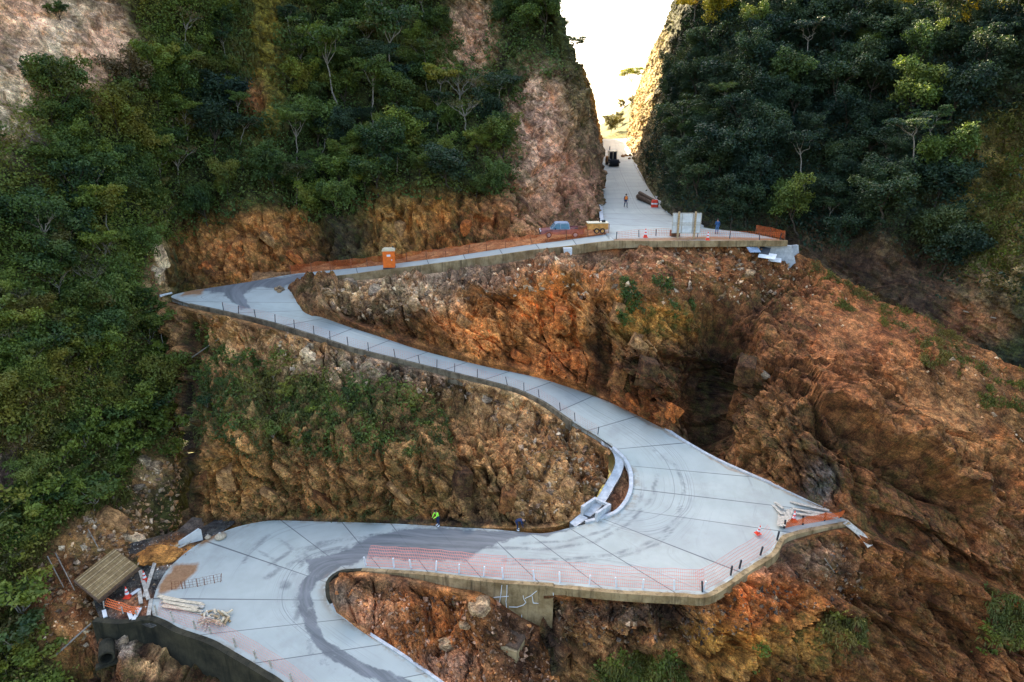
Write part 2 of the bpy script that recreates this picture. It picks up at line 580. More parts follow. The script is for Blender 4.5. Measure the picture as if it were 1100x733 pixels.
def ribbon(name, L, Rr, along, across, mat, paint=None, thick=0.45, flip=False):
    L, Rr = np.asarray(L), np.asarray(Rr)
    mid = (L + Rr) / 2
    t, length = even_t(mid, along)
    a, b = crom(L, t), crom(Rr, t)
    w = np.linalg.norm(a - b, axis=1)
    nc = across
    f = np.linspace(0, 1, nc)[None, :, None]
    G = a[:, None] * (1 - f) + b[:, None] * f
    nr = len(t)
    c = (a + b) / 2
    v = np.r_[0, np.cumsum(np.linalg.norm(np.diff(c, axis=0), axis=1))]
    U = f[..., 0] * w[:, None]
    Vv = np.repeat(v[:, None], nc, 1)
    top = G.reshape(-1, 3)
    me_v = [top]
    faces = [grid_faces(nr, nc)]
    # side skirts give the slab its thickness
    base = nr * nc
    for col, rev in ((0, False), (nc - 1, True)):
        e = G[:, col] - np.array((0, 0, thick))
        me_v.append(e)
        i = np.arange(nr) * nc + col
        j = base + np.arange(nr)
        q = np.stack([i[:-1], j[:-1], j[1:], i[1:]], -1)
        faces.append(q if rev else q[:, ::-1])
        base += nr
    V = np.concatenate(me_v)
    F = np.concatenate(faces)
    me = np_mesh(name, V, F)
    uvs = np.concatenate([np.stack([U.ravel(), Vv.ravel()], -1),
                          np.stack([U[:, 0], v], -1), np.stack([U[:, -1], v], -1)])
    mids = np.concatenate([(np.repeat(f[..., 0], nr, 0) - 0.5).ravel(), np.full(2 * nr, 0.5)])
    uvl = me.uv_layers.new(name='UVMap')
    uvl.data.foreach_set('uv', uvs[F.ravel()].astype(np.float32).ravel())
    x, y = proj(V)
    st = np.zeros(len(V)); mk = np.zeros(len(V)); so = np.zeros(len(V))
    if paint:
        st, mk, so = paint(V, x, y)
    vn = Vv / v[-1]
    kf = sstep(0.62, 0.72, vn) if flip else 0 * vn
    inner = ((1 - f[..., 0]) * w[:, None]) * (1 - kf) + U * kf
    set_val(me, 'inner', np.concatenate([inner.ravel(), inner[:, 0], inner[:, -1]]))
    set_val(me, 'stain', st)
    set_val(me, 'mark', mk)
    set_val(me, 'soil', so)
    set_val(me, 'mid', mids)
    o = link(name, me, mat)
    structure(o)
    return o, G


def paint_main(V, x, y):
    wx = x + 6 * fbm(V * 0.6, 3, 3)
    wy = y + 3 * fbm(V * 0.6, 3, 4)
    st = np.zeros(len(V))
    # damp band across the lower lane and the muddy wheel path into the last bend
    def poly(pts, s, soft):
        m = in_poly(wx, wy, pts)
        d = dist_line(wx, wy, list(pts) + [pts[0]])
        return s * np.where(m, 0.5 + 0.5 * sstep(0, soft, d), 0.5 - 0.5 * sstep(0, soft, d))
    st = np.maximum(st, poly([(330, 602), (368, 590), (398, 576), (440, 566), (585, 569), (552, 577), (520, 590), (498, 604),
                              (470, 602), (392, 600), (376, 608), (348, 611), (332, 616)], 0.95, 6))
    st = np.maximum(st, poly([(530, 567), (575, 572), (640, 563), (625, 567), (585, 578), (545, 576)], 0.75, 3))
    path = [(362, 604), (338, 620), (328, 634), (329, 652), (333, 672), (344, 690), (362, 704), (385, 716), (410, 726), (450, 742)]
    d = dist_line(wx, wy, path)
    st = np.maximum(st, 0.66 * (1.0 - sstep(4.5, 12, d)))
    st = np.maximum(st, 0.36 * (1 - sstep(8, 20, dist_line(wx, wy, [(322, 640), (322, 665), (338, 695), (372, 722)]))))
    # top bend: dark damp swathe along the back edge, curling into the lane
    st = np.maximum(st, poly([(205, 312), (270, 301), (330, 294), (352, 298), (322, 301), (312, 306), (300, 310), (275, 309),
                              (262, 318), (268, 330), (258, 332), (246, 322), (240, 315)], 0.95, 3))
    st = np.maximum(st, 0.8 * (1 - sstep(3, 8, np.hypot((wx - 640), (wy - 556) * 2))))
    # skid marks
    mk = np.zeros(len(V))
    for pts, w in [([(372, 588), (345, 594), (322, 602), (300, 612), (285, 622)], 2.2), ([(366, 580), (340, 588), (316, 596)], 1.6),
                   ([(392, 577), (345, 583), (312, 593), (290, 606)], 1.4), ([(300, 580), (315, 590), (320, 600)], 1.6),
                   ([(330, 590), (325, 606), (316, 618)], 1.4), ([(304, 630), (308, 628)], 4), ([(275, 590), (292, 600), (299, 612)], 1.1),
                   ([(460, 585), (520, 588), (590, 590), (640, 582), (676, 562), (700, 536), (706, 510)], 1.3),
                   ([(540, 602), (610, 601), (660, 596), (705, 580), (728, 555), (736, 525), (725, 500), (700, 482)], 1.3),
                   ([(550, 606), (612, 605), (664, 599), (710, 583), (734, 556)], 1.0),
                   ([(560, 584), (610, 581), (650, 570), (680, 548), (694, 522)], 1.0),
                   ([(318, 664), (322, 655), (318, 640)], 2.5), ([(290, 575), (268, 592), (262, 604)], 1.2)]:
        mk = np.maximum(mk, (1 - sstep(w * 0.6, w * 1.7, dist_line(x + 0.25 * (wx - x), y + 0.2 * (wy - y), pts))))
    so = np.zeros(len(V))
    so = np.maximum(so, poly([(170, 628), (188, 606), (214, 605), (212, 612), (190, 634), (170, 640)], 1, 5))
    so = np.maximum(so, poly([(200, 310), (222, 309), (214, 318), (192, 319)], 0.8, 3))
    so = np.maximum(so, poly([(205, 578), (240, 566), (246, 574), (214, 588)], 0.75, 5))
    so = np.maximum(so, 0.5 * (1 - sstep(1.0, 3.2, dist_line(wx, wy, [(379, 347), (461, 375), (584, 404), (660, 434), (772, 496), (880, 545)]))))
    so = np.maximum(so, 0.42 * (1 - sstep(0.5, 2.5, dist_line(wx, wy, [(360, 657), (393, 682), (470, 735)]))))
    return st, mk, so


road, roadG = ribbon('road', roadL, roadR, 0.16, 64, M['road'], paint_main, flip=True)

# the straight road up through the cut, flaring at its foot
SL = [(655, 259.5, -14.5), (650, 249, -14.42), (648.5, 238, -14.3), (647.5, 228, -13.9), (646, 205, -13.1), (644, 180, -12.0), (642.6, 160, -10.6), (642, 150, -9.6), (642.5, 147.5, -9.5)]
SR = [(845, 259.0, -14.5), (800, 250, -14.42), (753, 244, -14.3), (717, 229, -13.9), (699, 205, -13.1), (683, 180, -12.0), (676, 160, -10.6), (672, 150, -9.6), (671, 147.5, -9.5)]
# heights follow one even gradient: solve for distance on the plane z = -14.5 + 0.035 (D-80)
def on_grade(px, py):
    x, ry, rz = ray(px, py)
    s = 0.036
    t = (-14.5 - s * 80) / (rz - s * ry)
    return (x * t, ry * t, CZ + rz * t)
upL = np.array([on_grade(a, b) for a, b, _ in SL])
upR = np.array([on_grade(a, b) for a, b, _ in SR])
upL[-1] = upL[-2] + (upL[-2] - upL[-3]) * 0.5 - np.array((0, 0, 1.2))
upR[-1] = upR[-2] + (upR[-2] - upR[-3]) * 0.5 - np.array((0, 0, 1.2))
upL[:, 2] += 0.02
upR[:, 2] += 0.02


def paint_up(V, x, y):
    st = 0.35 * (1 - sstep(0, 5, np.abs(x - 655 + (y - 250) * 0.05)))
    return st * 0, np.zeros(len(V)), 0.7 * (1 - sstep(1, 4, dist_line(x, y, [(655, 259), (760, 256), (845, 259)])))


upper_road, upG = ribbon('road', upL, upR, 0.5, 40, M['road'], paint_up)


# ------------------------------------------------------------------ swept kerbs and walls
def sweep_box(name, line, top, bottom, thick, mat, side=1, rough=0.0, seed=0, parent=None, step=0.4):
    """line (n,3); top/bottom offsets in z (scalars or arrays); thickness to one side of the line"""
    P = np.asarray(line, float)
    t, _ = even_t(P, step)
    Q = crom(P, t)
    top = crom(np.asarray(top, float), t) if np.ndim(top) else np.full(len(Q), float(top))
    bot = crom(np.asarray(bottom, float), t) if np.ndim(bottom) else np.full(len(Q), float(bottom))
    d = np.gradient(Q, axis=0)
    d[:, 2] = 0
    d /= np.maximum(np.linalg.norm(d, axis=1, keepdims=True), 1e-9)
    n = np.stack([-d[:, 1], d[:, 0], 0 * d[:, 0]], -1) * side
    nz = max(2, int((top - bot).max() / 0.25) + 1)
    rows = []
    for k in range(nz):
        f = k / (nz - 1)
        p = Q.copy()
        p[:, 2] = Q[:, 2] + bot * (1 - f) + top * f
        if rough:
            p = p - n * (rough * fbm(p * 0.9, 4, seed))[:, None] * (1.0 if k else 1)
        rows.append(p)
    back = Q + n * thick
    bt = back.copy(); bt[:, 2] += top
    bb = back.copy(); bb[:, 2] += bot
    rows += [bt, bb]
    G = np.array(rows)
    V = G.reshape(-1, 3)
    F = grid_faces(len(rows), len(Q))
    m = len(Q)
    loop0 = [r * m for r in range(len(rows))]
    loop1 = [r * m + m - 1 for r in range(len(rows))]
    last = (len(rows) - 1) * m
    i = np.arange(m)
    Fb = np.stack([last + i[:-1], i[:-1], i[1:], last + i[1:]], -1)
    me = np_mesh(name, V, np.concatenate([F, Fb]), smooth=False)
    import bmesh
    bm = bmesh.new()
    bm.from_mesh(me)
    bm.verts.ensure_lookup_table()
    for lp in (loop0, loop1):
        try:
            bm.faces.new([bm.verts[k] for k in lp])
        except ValueError:
            pass
    bmesh.ops.recalc_face_normals(bm, faces=bm.faces)
    bm.to_mesh(me)
    bm.free()
    return link(name, me, mat, parent)


def tag(o, label, cat=None, group=None, kind=None):
    if label:
        o['label'] = label
    if cat:
        o['category'] = cat
    if group:
        o['group'] = group
    if kind:
        o['kind'] = kind
    return o


# ------------------------------------------------------------------ terrain
PATCH = {}


def terrain(name, key, rows, step, seed, tone, paints=(), big=1.0, block=0.6, small=0.25, groove=0.3, soft=0.0,
            damp=0.5, moss=0.3, taper=(1.0, 1.0), top_skirt=(0, 3, -0.5), bot_skirt=(0, 1.0, -3.0), bedding=(0.85, 0.85, 2.1),
            sides=None, sculpt=(), calm=(), ledges=(), free_top=None):
    net = P_net(rows) if not isinstance(rows, np.ndarray) else rows
    G, tr, tc = net_grid(net, step, step)
    nr, nc = G.shape[:2]
    N = grid_normals(G)
    cam = np.array((0, 0, CZ))
    if ((cam - G) * N).sum(-1).mean() < 0:
        N = -N
    V = G.reshape(-1, 3)
    n = N.reshape(-1, 3)
    # smoother normals for displacement
    dist = np.r_[np.zeros((1, nc)), np.cumsum(np.linalg.norm(np.diff(G, axis=0), axis=2), axis=0)]
    tot = dist[-1:]
    w = np.ones((nr, nc))
    if taper[0]:
        wt = sstep(0, taper[0], dist)
        if free_top:
            X0, _ = proj(G[0])
            wt = np.maximum(wt, 0.85 * sstep(free_top, free_top + 40, X0)[None, :])
        w *= wt
    if taper[1]:
        w *= sstep(0, taper[1], tot - dist)
    if sides:
        cd = np.r_[0, np.cumsum(np.linalg.norm(np.diff(G.mean(0), axis=0), axis=1))]
        w *= sstep(0, sides[0], cd)[None, :] if sides[0] else 1
        w *= sstep(0, sides[1], cd[-1] - cd)[None, :] if sides[1] else 1
    w = w.ravel()
    px, py = proj(V)
    ca, sa = math.cos(0.55), -math.sin(0.55)
    rot = np.array([[ca, 0, sa], [0, 1, 0.25], [-sa, -0.25, ca]])
    q = (V @ rot.T) * np.array(bedding)
    warp = np.stack([fbm(V * 0.35, 3, seed + 20), fbm(V * 0.35 + 31, 3, seed + 21), fbm(V * 0.35 + 57, 3, seed + 22)], -1)
    quiet = np.ones(len(V))
    for cx, cy, rx, ry, s in calm:
        quiet *= 1 - s * np.exp(-(((px + 20 * warp[:, 0] - cx) / rx) ** 2 + ((py + 14 * warp[:, 1] - cy) / ry) ** 2) ** 1.5)
    h = big * 1.6 * fbm(V * 0.11, 3, seed) + big * 0.25 * fbm(V * 0.3, 3, seed + 40)
    if block:
        f1, c1 = facets((q + warp * 0.8) * 0.15, seed + 1)
        f2, c2 = facets((q + warp * 0.5) * 0.42, seed + 2)
        f4, c4 = facets((q + warp * 0.3) * 0.95, seed + 12)
        rough = sstep(-0.25, 0.35, fbm(V * 0.16, 2, seed + 60))
        h = h + block * quiet * (0.7 * f1 + 0.18 * f2 * (0.3 + 0.7 * rough) + 0.12 * f4 * (0.2 + 0.8 * rough))
    shade = np.ones(len(V))
    if block:
        zb = (V @ rot.T)
        wv = 0.9 * warp[:, 0] + 0.5 * fbm(V * 0.22, 2, seed + 70)
        for th, am, sd, ax in ((2.6, 0.80, 1, 2), (0.8, 0.24, 2, 2), (3.4, 1.15, 3, 0), (1.2, 0.32, 4, 0)):
            u = (zb[:, 2] if ax == 2 else V[:, 0] + 0.35 * V[:, 1] + 0.10 * V[:, 2]) / th + wv * (0.28 if ax == 2 else 0.38)
            lay = np.floor(u)
            fr = u - lay
            other = np.floor(zb[:, 0 if ax == 2 else 2] / (th * 3.1) + wv * 0.6 + lay * 0.37)
            r = _RND[_h(lay.astype(np.int64), other.astype(np.int64), np.full(len(V), sd, np.int64), seed), 0]
            h = h + block * quiet * am * (1.5 * (r - 0.5) + 0.45 * (fr - 0.5) * (1 if ax == 2 else 0.5))
            h = h - block * quiet * am * 0.5 * np.exp(-(np.minimum(fr, 1 - fr) * th / 0.13) ** 2) * (r > 0.35)
            shade = shade * (1 + quiet * (0.34 if th > 2 else 0.22) * (_RND[_h(lay.astype(np.int64), other.astype(np.int64), np.full(len(V), sd + 9, np.int64), seed), 1] - 0.5))
    if groove:
        h = h - groove * quiet * 1.3 * sstep(0.6, 0.95, ridged(V * np.array((0.36, 0.36, 0.07)), 3, seed + 5))
    if small:
        f3, c3 = facets((q + warp * 0.3) * 2.2, seed + 3)
        h = h + small * (0.25 + 0.75 * quiet) * (0.24 * f3 + 0.22 * fbm(V * 1.7, 4, seed + 4))
    if soft:
        h = h + soft * (0.5 * fbm(V * 0.6, 4, seed + 6) + 0.18 * fbm(V * 2.6, 3, seed + 7))
    for pts, wd, depth in sculpt:
        h = h - depth * np.exp(-(dist_line(px + 10 * warp[:, 0], py, pts) / wd) ** 2)
    for pts, wu, wd, amp in ledges:
        pts = np.asarray(pts, float)
        xx = px + 8 * warp[:, 0]
        d = py + 9 * warp[:, 1] + 4 * warp[:, 2] - np.interp(xx, pts[:, 0], pts[:, 1])
        e = sstep(pts[0, 0], pts[0, 0] + 22, xx) * (1 - sstep(pts[-1, 0] - 22, pts[-1, 0], xx))
        h = h + amp * e * np.where(d < 0, np.exp(-(d / wu) ** 2), -np.exp(-np.maximum(d, 0) / wd))
    V2 = V + n * (h * w)[:, None]
    # colour of the ground
    x, y = proj(V2)
    wx = x + 14 * warp[:, 0] + 5 * fbm(V * 1.3, 3, seed + 8)
    wy = y + 10 * warp[:, 1] + 4 * fbm(V * 1.3 + 9, 3, seed + 9)
    C = np.tile(np.array(tone, float), (len(V2), 1))
    dm = np.full(len(V2), damp)
    ms = np.full(len(V2), moss)
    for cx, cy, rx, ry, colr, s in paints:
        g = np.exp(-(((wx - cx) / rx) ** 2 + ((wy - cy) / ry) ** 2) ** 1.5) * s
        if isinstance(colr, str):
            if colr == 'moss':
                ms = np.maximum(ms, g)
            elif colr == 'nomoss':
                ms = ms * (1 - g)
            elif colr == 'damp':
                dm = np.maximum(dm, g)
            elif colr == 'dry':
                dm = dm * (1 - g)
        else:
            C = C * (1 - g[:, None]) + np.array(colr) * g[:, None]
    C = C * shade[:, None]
    Vg = V2.reshape(nr, nc, 3)
    rowsV = [Vg]
    tops = Vg[:1] + np.array(top_skirt)
    bots = Vg[-1:] + np.array(bot_skirt)
    allV = np.concatenate([tops, Vg, bots])
    ext = lambda A: np.concatenate([A[:1], A, A[-1:]])
    C3 = ext(C.reshape(nr, nc, 3))
    D3 = ext(dm.reshape(nr, nc))
    M3 = ext(ms.reshape(nr, nc))
    F = grid_faces(nr + 2, nc)
    A = allV.reshape(-1, 3)
    fn = np.cross(A[F[len(F) // 2][1]] - A[F[len(F) // 2][0]], A[F[len(F) // 2][2]] - A[F[len(F) // 2][0]])
    if np.dot(fn, N[nr // 2, nc // 2]) < 0:
        F = F[:, ::-1]
    me = np_mesh(name, A, F, smooth=False if block > 0.3 else True)
    set_col(me, 'tone', C3.reshape(-1, 3))
    set_val(me, 'damp', D3.ravel())
    set_val(me, 'moss', M3.ravel())
    o = link(name, me, M['rock'])
    structure(o)
    NN = grid_normals(Vg)
    if ((cam - Vg) * NN).sum(-1).mean() < 0:
        NN = -NN
    X, Y = proj(Vg)
    PATCH[key] = dict(G=Vg, N=NN, G0=G, N0=N, x=X, y=Y)
    return o


ORANGE = (0.47, 0.20, 0.062)
BROWN = (0.155, 0.063, 0.023)
DBROWN = (0.060, 0.029, 0.014)
TAN = (0.50, 0.31, 0.15)
PALE = (0.54, 0.40, 0.26)
PINK = (0.52, 0.295, 0.185)
GREY = (0.25, 0.20, 0.155)
RUST = (0.36, 0.105, 0.028)
SOIL = (0.20, 0.078, 0.031)
YEL = (0.46, 0.24, 0.045)
LEAFG = (0.030, 0.036, 0.010)

# face between the upper lane and the middle arm, the mound and the big cliff on the right
rowsA = [
    [(317, 304, 78.2), (379, 298, 78.4), (440, 291, 78.3), (500, 284, 78), (570, 273, 78.0), (640, 264, 78.3), (700, 260, 78.8), (760, 259, 78.8), (837, 261, 79.6), (866, 277, 78.5), (930, 312, 72), (1000, 345, 67), (1060, 378, 63), (1130, 412, 60), (1230, 450, 57)],
    [(324, 312, 75.6), (379, 308, 75.4), (440, 307, 74.2), (500, 306, 73.0), (570, 305, 70.8), (640, 299, 70.0), (700, 300, 70.2), (760, 305, 72.0), (822, 298, 74.6), (880, 310, 72.5), (945, 350, 66.5), (1010, 385, 62), (1070, 415, 59), (1140, 450, 56.5), (1240, 490, 53.5)],
    [(330, 320, 73.6), (386, 320, 72.8), (445, 327, 70.8), (505, 328, 70.6), (570, 335, 69.0), (640, 340, 67.6), (703, 348, 66.2), (764, 365, 65.8), (818, 345, 67.2), (893, 368, 64.4), (955, 415, 60), (1020, 445, 57.6), (1080, 478, 54.8), (1150, 515, 52), (1250, 550, 49.5)],
    [(338, 327, 72.4), (391, 336, 71.0), (449, 352, 68.9), (512, 362, 68.2), (577, 375, 67.4), (646, 392, 65.4), (712, 418, 61.6), (772, 436, 61.8), (828, 442, 56.0), (900, 458, 53.6), (960, 500, 51.4), (1020, 530, 50.4), (1080, 560, 48.8), (1150, 590, 47.6), (1250, 620, 46)],
    [(346, 335, 71.8), (397, 354, 70.0), (452, 372, 68.2), (518, 388, 67.2), (584, 403.5, 66.6), (650, 429, 64.4), (715, 462, 60.1), (774, 496, 55.8), (842, 526, 52.0), (918, 563, 48.3), (965, 590, 48), (1020, 615, 47.5), (1080, 640, 46.5), (1150, 670, 45), (1250, 700, 43.5)],
]
rowsA[0] = [(x, y + (4 if x < 420 else 5.5 if x < 690 else 2.5 if x < 850 else 0), d) for x, y, d in rowsA[0]]
netA = P_net(rowsA)
netA = np.concatenate([netA[:, :1] + np.array((-1.6, 0.3, -0.9)), netA, netA[:, -1:] * 3 - netA[:, -2:-1] * 2], 1)
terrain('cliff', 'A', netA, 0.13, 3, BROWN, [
    (420, 315, 80, 22, PALE, 0.75), (520, 300, 70, 18, GREY, 0.7), (380, 315, 40, 14, TAN, 0.6), (640, 280, 90, 12, GREY, 0.6),
    (560, 360, 85, 55, ORANGE, 0.95), (610, 320, 60, 40, ORANGE, 0.8), (600, 395, 60, 25, RUST, 0.6), (430, 350, 40, 18, DBROWN, 0.6),
    (700, 290, 60, 30, SOIL, 0.8), (735, 330, 60, 40, BROWN, 0.6), (700, 350, 60, 26, YEL, 0.5), (680, 440, 40, 22, RUST, 0.8),
    (700, 400, 55, 55, DBROWN, 0.55), (768, 415, 30, 75, (0.022, 0.014, 0.009), 0.95), (748, 470, 30, 18, (0.03, 0.02, 0.012), 0.8), (645, 370, 10, 60, (0.06, 0.035, 0.02), 0.85), (885, 470, 26, 60, (0.10, 0.055, 0.028), 0.7), (970, 545, 80, 40, (0.115, 0.055, 0.025), 0.8), (850, 470, 60, 50, 'damp', 1.0), (700, 400, 70, 50, 'damp', 0.9), (1062, 520, 22, 16, (0.04, 0.025, 0.015), 0.8), (840, 330, 60, 40, DBROWN, 0.6),  # near-black gully blobs put deep shadow into the rock colour
    (960, 350, 120, 45, SOIL, 1.0), (900, 310, 60, 25, SOIL, 0.9), (860, 450, 60, 70, DBROWN, 0.6), (930, 520, 90, 60, (0.115, 0.055, 0.026), 0.7), (1040, 440, 90, 70, (0.215, 0.105, 0.042), 0.8), (880, 420, 60, 40, SOIL, 0.6),
    (830, 470, 50, 60, (0.20, 0.105, 0.045), 0.6), (940, 540, 90, 60, BROWN, 0.6), (1060, 600, 80, 60, BROWN, 0.7), (880, 520, 16, 24, (0.15, 0.14, 0.13), 0.8),
    (1085, 580, 40, 30, (0.30, 0.15, 0.075), 0.6), (700, 345, 60, 30, 'moss', 0.9), (470, 320, 70, 30, 'moss', 0.25), (960, 350, 150, 70, 'dry', 0.8), (1000, 400, 200, 90, 'nomoss', 0.7),
    (560, 350, 120, 80, 'nomoss', 0.7)],
    big=0.8, block=1.15, small=0.6, groove=0.6, damp=0.55, moss=0.35, taper=(0.9, 0.9), calm=[(945, 345, 110, 40, 0.93), (1050, 430, 90, 55, 0.8), (720, 300, 110, 34, 0.7), (960, 560, 80, 44, 0.55), (985, 455, 50, 24, 0.6)],
    sides=(4.0, 0), free_top=880, ledges=[([(872, 432), (930, 462), (985, 498), (1062, 542)], 30, 34, 2.3), ([(870, 395), (930, 430), (1000, 462), (1050, 492)], 20, 18, 0.7), ([(480, 318), (560, 312), (640, 300)], 12, 22, 0.9), ([(700, 372), (760, 385), (800, 372)], 12, 14, 0.7), ([(930, 545), (985, 560), (1060, 610), (1110, 620)], 16, 16, 1.0), ([(830, 395), (870, 420), (900, 470), (915, 520)], 14, 14, 0.9), ([(655, 390), (700, 415), (740, 440)], 10, 12, 0.8)],
    sculpt=[([(638, 300), (642, 360), (648, 420)], 9, 2.8), ([(775, 340), (768, 420), (752, 478)], 20, 4.2), ([(830, 300), (800, 360), (790, 400)], 9, 1.1),
            ([(870, 455), (960, 505), (1040, 545)], 8, 2.0), ([(920, 470), (925, 540)], 7, 1.2), ([(1055, 505), (1075, 520)], 9, 2.0),
            ([(915, 430), (980, 470), (1040, 490)], 12, -1.5), ([(500, 300), (510, 330)], 5, 1.0)])

# cliff below the right bend
rowsF = [
    [(584, 641, 42.7), (650, 637.5, 42.0), (750, 642, 41.0), (800, 615.5, 43.0), (845, 587, 46.0), (912, 568, 47.8), (968, 589, 47.7), (1023, 613, 47.4), (1083, 638, 46.5), (1152, 668, 45), (1252, 698, 43.5)],
    [(578, 690, 41.2), (650, 690, 40.4), (755, 696, 39.4), (810, 690, 40.6), (860, 680, 42), (920, 660, 43.8), (975, 680, 44), (1030, 700, 44), (1090, 720, 43.5), (1160, 750, 42.5), (1260, 780, 41.5)],
    [(572, 760, 39.6), (648, 770, 38.9), (750, 780, 38), (815, 780, 38.3), (870, 779, 39), (930, 780, 40), (985, 790, 40.5), (1040, 800, 41), (1100, 810, 41), (1170, 830, 40.5), (1270, 860, 40)],
    [(566, 930, 36), (646, 940, 35.5), (745, 950, 35), (820, 950, 35), (875, 950, 35.5), (935, 950, 36), (990, 960, 36.5), (1050, 960, 37), (1110, 960, 37), (1180, 980, 36.5), (1280, 1000, 36)],
]
netF = P_net(rowsF)
netF = np.concatenate([netF, netF[:, -1:] * 3 - netF[:, -2:-1] * 2], 1)
terrain('cliff', 'F', netF, 0.12, 8, BROWN, [
    (680, 660, 100, 12, (0.09, 0.065, 0.05), 0.8), (670, 712, 110, 40, (0.27, 0.145, 0.06), 0.8), (835, 640, 60, 40, RUST, 0.95), (770, 690, 60, 30, (0.26, 0.12, 0.045), 0.7), (860, 605, 50, 22, GREY, 0.5),
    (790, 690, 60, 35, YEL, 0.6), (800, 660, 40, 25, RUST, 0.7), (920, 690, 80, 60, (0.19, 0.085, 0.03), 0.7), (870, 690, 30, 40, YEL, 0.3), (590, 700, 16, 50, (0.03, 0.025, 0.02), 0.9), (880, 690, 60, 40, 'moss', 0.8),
    (1080, 660, 30, 40, 'moss', 0.9), (700, 720, 120, 30, 'moss', 0.5), (1000, 640, 60, 40, BROWN, 0.6)],
    big=0.7, block=1.15, small=0.6, groove=0.5, damp=0.55, moss=0.25, taper=(0.8, 0),
    ledges=[([(830, 690), (880, 655), (950, 668), (1010, 700)], 14, 16, 0.9), ([(640, 680), (700, 690), (760, 675)], 10, 16, 0.8), ([(1000, 640), (1060, 690), (1110, 700)], 14, 14, 0.8)],
    sculpt=[([(870, 620), (960, 660), (1000, 690)], 8, 1.2), ([(968, 670), (1000, 733)], 6, 1.5), ([(585, 650), (578, 733)], 9, 1.6), ([(720, 680), (740, 733)], 6, 0.7)])

# face between the middle arm and the lower lane
rowsB = [
    [(176, 322, 74.0), (193, 326, 72.2), (240, 337, 70.1), (300, 352, 67.9), (400, 382, 65.5), (480, 401, 65.0), (560, 423, 63.2), (615, 456, 59.7), (656, 484, 56.2)],
    [(186, 380, 72), (200, 385, 67), (240, 380, 66.5), (300, 385, 65), (400, 410, 62), (478, 425, 62.8), (556, 450, 61), (615, 476, 58.2), (654, 498, 55.2)],
    [(192, 455, 64), (203, 455, 59.5), (240, 455, 57.6), (305, 462, 56.6), (400, 482, 55.2), (470, 478, 55.6), (550, 492, 54.4), (612, 508, 54.0), (650, 514, 54.0)],
    [(194, 520, 59), (203, 520, 56.2), (240, 515, 55.5), (310, 517, 55.0), (400, 525, 53.8), (468, 524, 53.2), (540, 532, 52.0), (608, 539, 51.6), (645, 529, 52.9)],
    [(190, 585, 56), (205, 577, 54.5), (240, 567, 54.2), (312, 560.5, 53.9), (400, 561.5, 52.8), (466, 564.2, 51.6), (535, 567.5, 50.4), (600, 565, 50.1), (641, 540, 52.1)],
]
rowsB[0] = [(x, y + (5 if x < 330 else 2.5), d) for x, y, d in rowsB[0]]
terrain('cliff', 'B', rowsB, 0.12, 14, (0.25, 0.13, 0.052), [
    (420, 395, 110, 20, GREY, 0.75), (560, 430, 60, 24, TAN, 0.8), (590, 470, 60, 30, (0.28, 0.15, 0.065), 0.7), (300, 375, 60, 16, TAN, 0.6),
    (330, 430, 120, 40, (0.07, 0.055, 0.022), 0.8), (420, 540, 90, 30, (0.26, 0.13, 0.04), 0.7), (250, 510, 50, 40, (0.30, 0.15, 0.045), 0.7),
    (590, 530, 50, 26, (0.33, 0.19, 0.085), 0.6), (520, 540, 50, 30, (0.13, 0.075, 0.035), 0.7), (330, 430, 130, 50, 'moss', 1.0), (330, 540, 140, 20, 'moss', 0.55), (230, 400, 40, 60, 'moss', 0.6), (203, 460, 13, 130, (0.014, 0.011, 0.008), 0.97), (390, 560, 210, 5, (0.02, 0.017, 0.014), 0.9), (640, 500, 30, 22, SOIL, 0.5)],  # near-black cleft and strip along the foot: shade painted into the tone
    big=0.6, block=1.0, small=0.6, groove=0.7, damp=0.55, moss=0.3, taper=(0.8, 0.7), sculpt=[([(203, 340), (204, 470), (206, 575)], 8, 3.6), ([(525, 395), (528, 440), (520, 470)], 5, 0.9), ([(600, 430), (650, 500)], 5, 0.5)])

# wedge of rock between the lower lane and the last arm
rowsC = [
    [(353, 627, 45.6), (380, 617.5, 45.95), (430, 622, 45.1), (480, 634, 44.0), (520, 642, 43.2), (560, 665, 42.85), (600, 685, 42.3)],
    [(354, 634, 45.0), (381, 632, 44.9), (432, 650, 43.6), (484, 668, 42.2), (525, 680, 41.2), (562, 700, 41), (600, 720, 41)],
    [(355, 642, 44.3), (382, 650, 43.4), (432, 680, 41.8), (486, 710, 40.0), (530, 730, 39.3), (568, 750, 39), (604, 770, 39)],
    [(361, 656.5, 43.3), (386, 676, 42.0), (434, 707.5, 40.25), (486, 744, 38.3), (540, 783, 37), (580, 810, 36.8), (610, 830, 36.6)],
]
terrain('cliff', 'C', rowsC, 0.09, 21, (0.30, 0.118, 0.038), [
    (365, 640, 20, 20, (0.12, 0.10, 0.08), 0.8), (430, 625, 60, 12, (0.10, 0.07, 0.045), 0.7), (460, 660, 50, 30, (0.26, 0.085, 0.022), 0.7), (400, 660, 30, 24, (0.28, 0.15, 0.10), 0.6), (510, 640, 30, 25, (0.24, 0.12, 0.045), 0.7),
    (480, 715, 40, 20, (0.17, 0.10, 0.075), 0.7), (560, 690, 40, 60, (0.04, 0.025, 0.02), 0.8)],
    big=0.5, block=0.85, small=0.6, groove=0.25, damp=0.6, moss=0.12, taper=(0.7, 0.6), sides=(1.2, 0), sculpt=[([(480, 625), (483, 665), (470, 700)], 4, 0.8), ([(505, 640), (520, 660)], 14, -0.9), ([(430, 640), (450, 690)], 14, -0.5)])

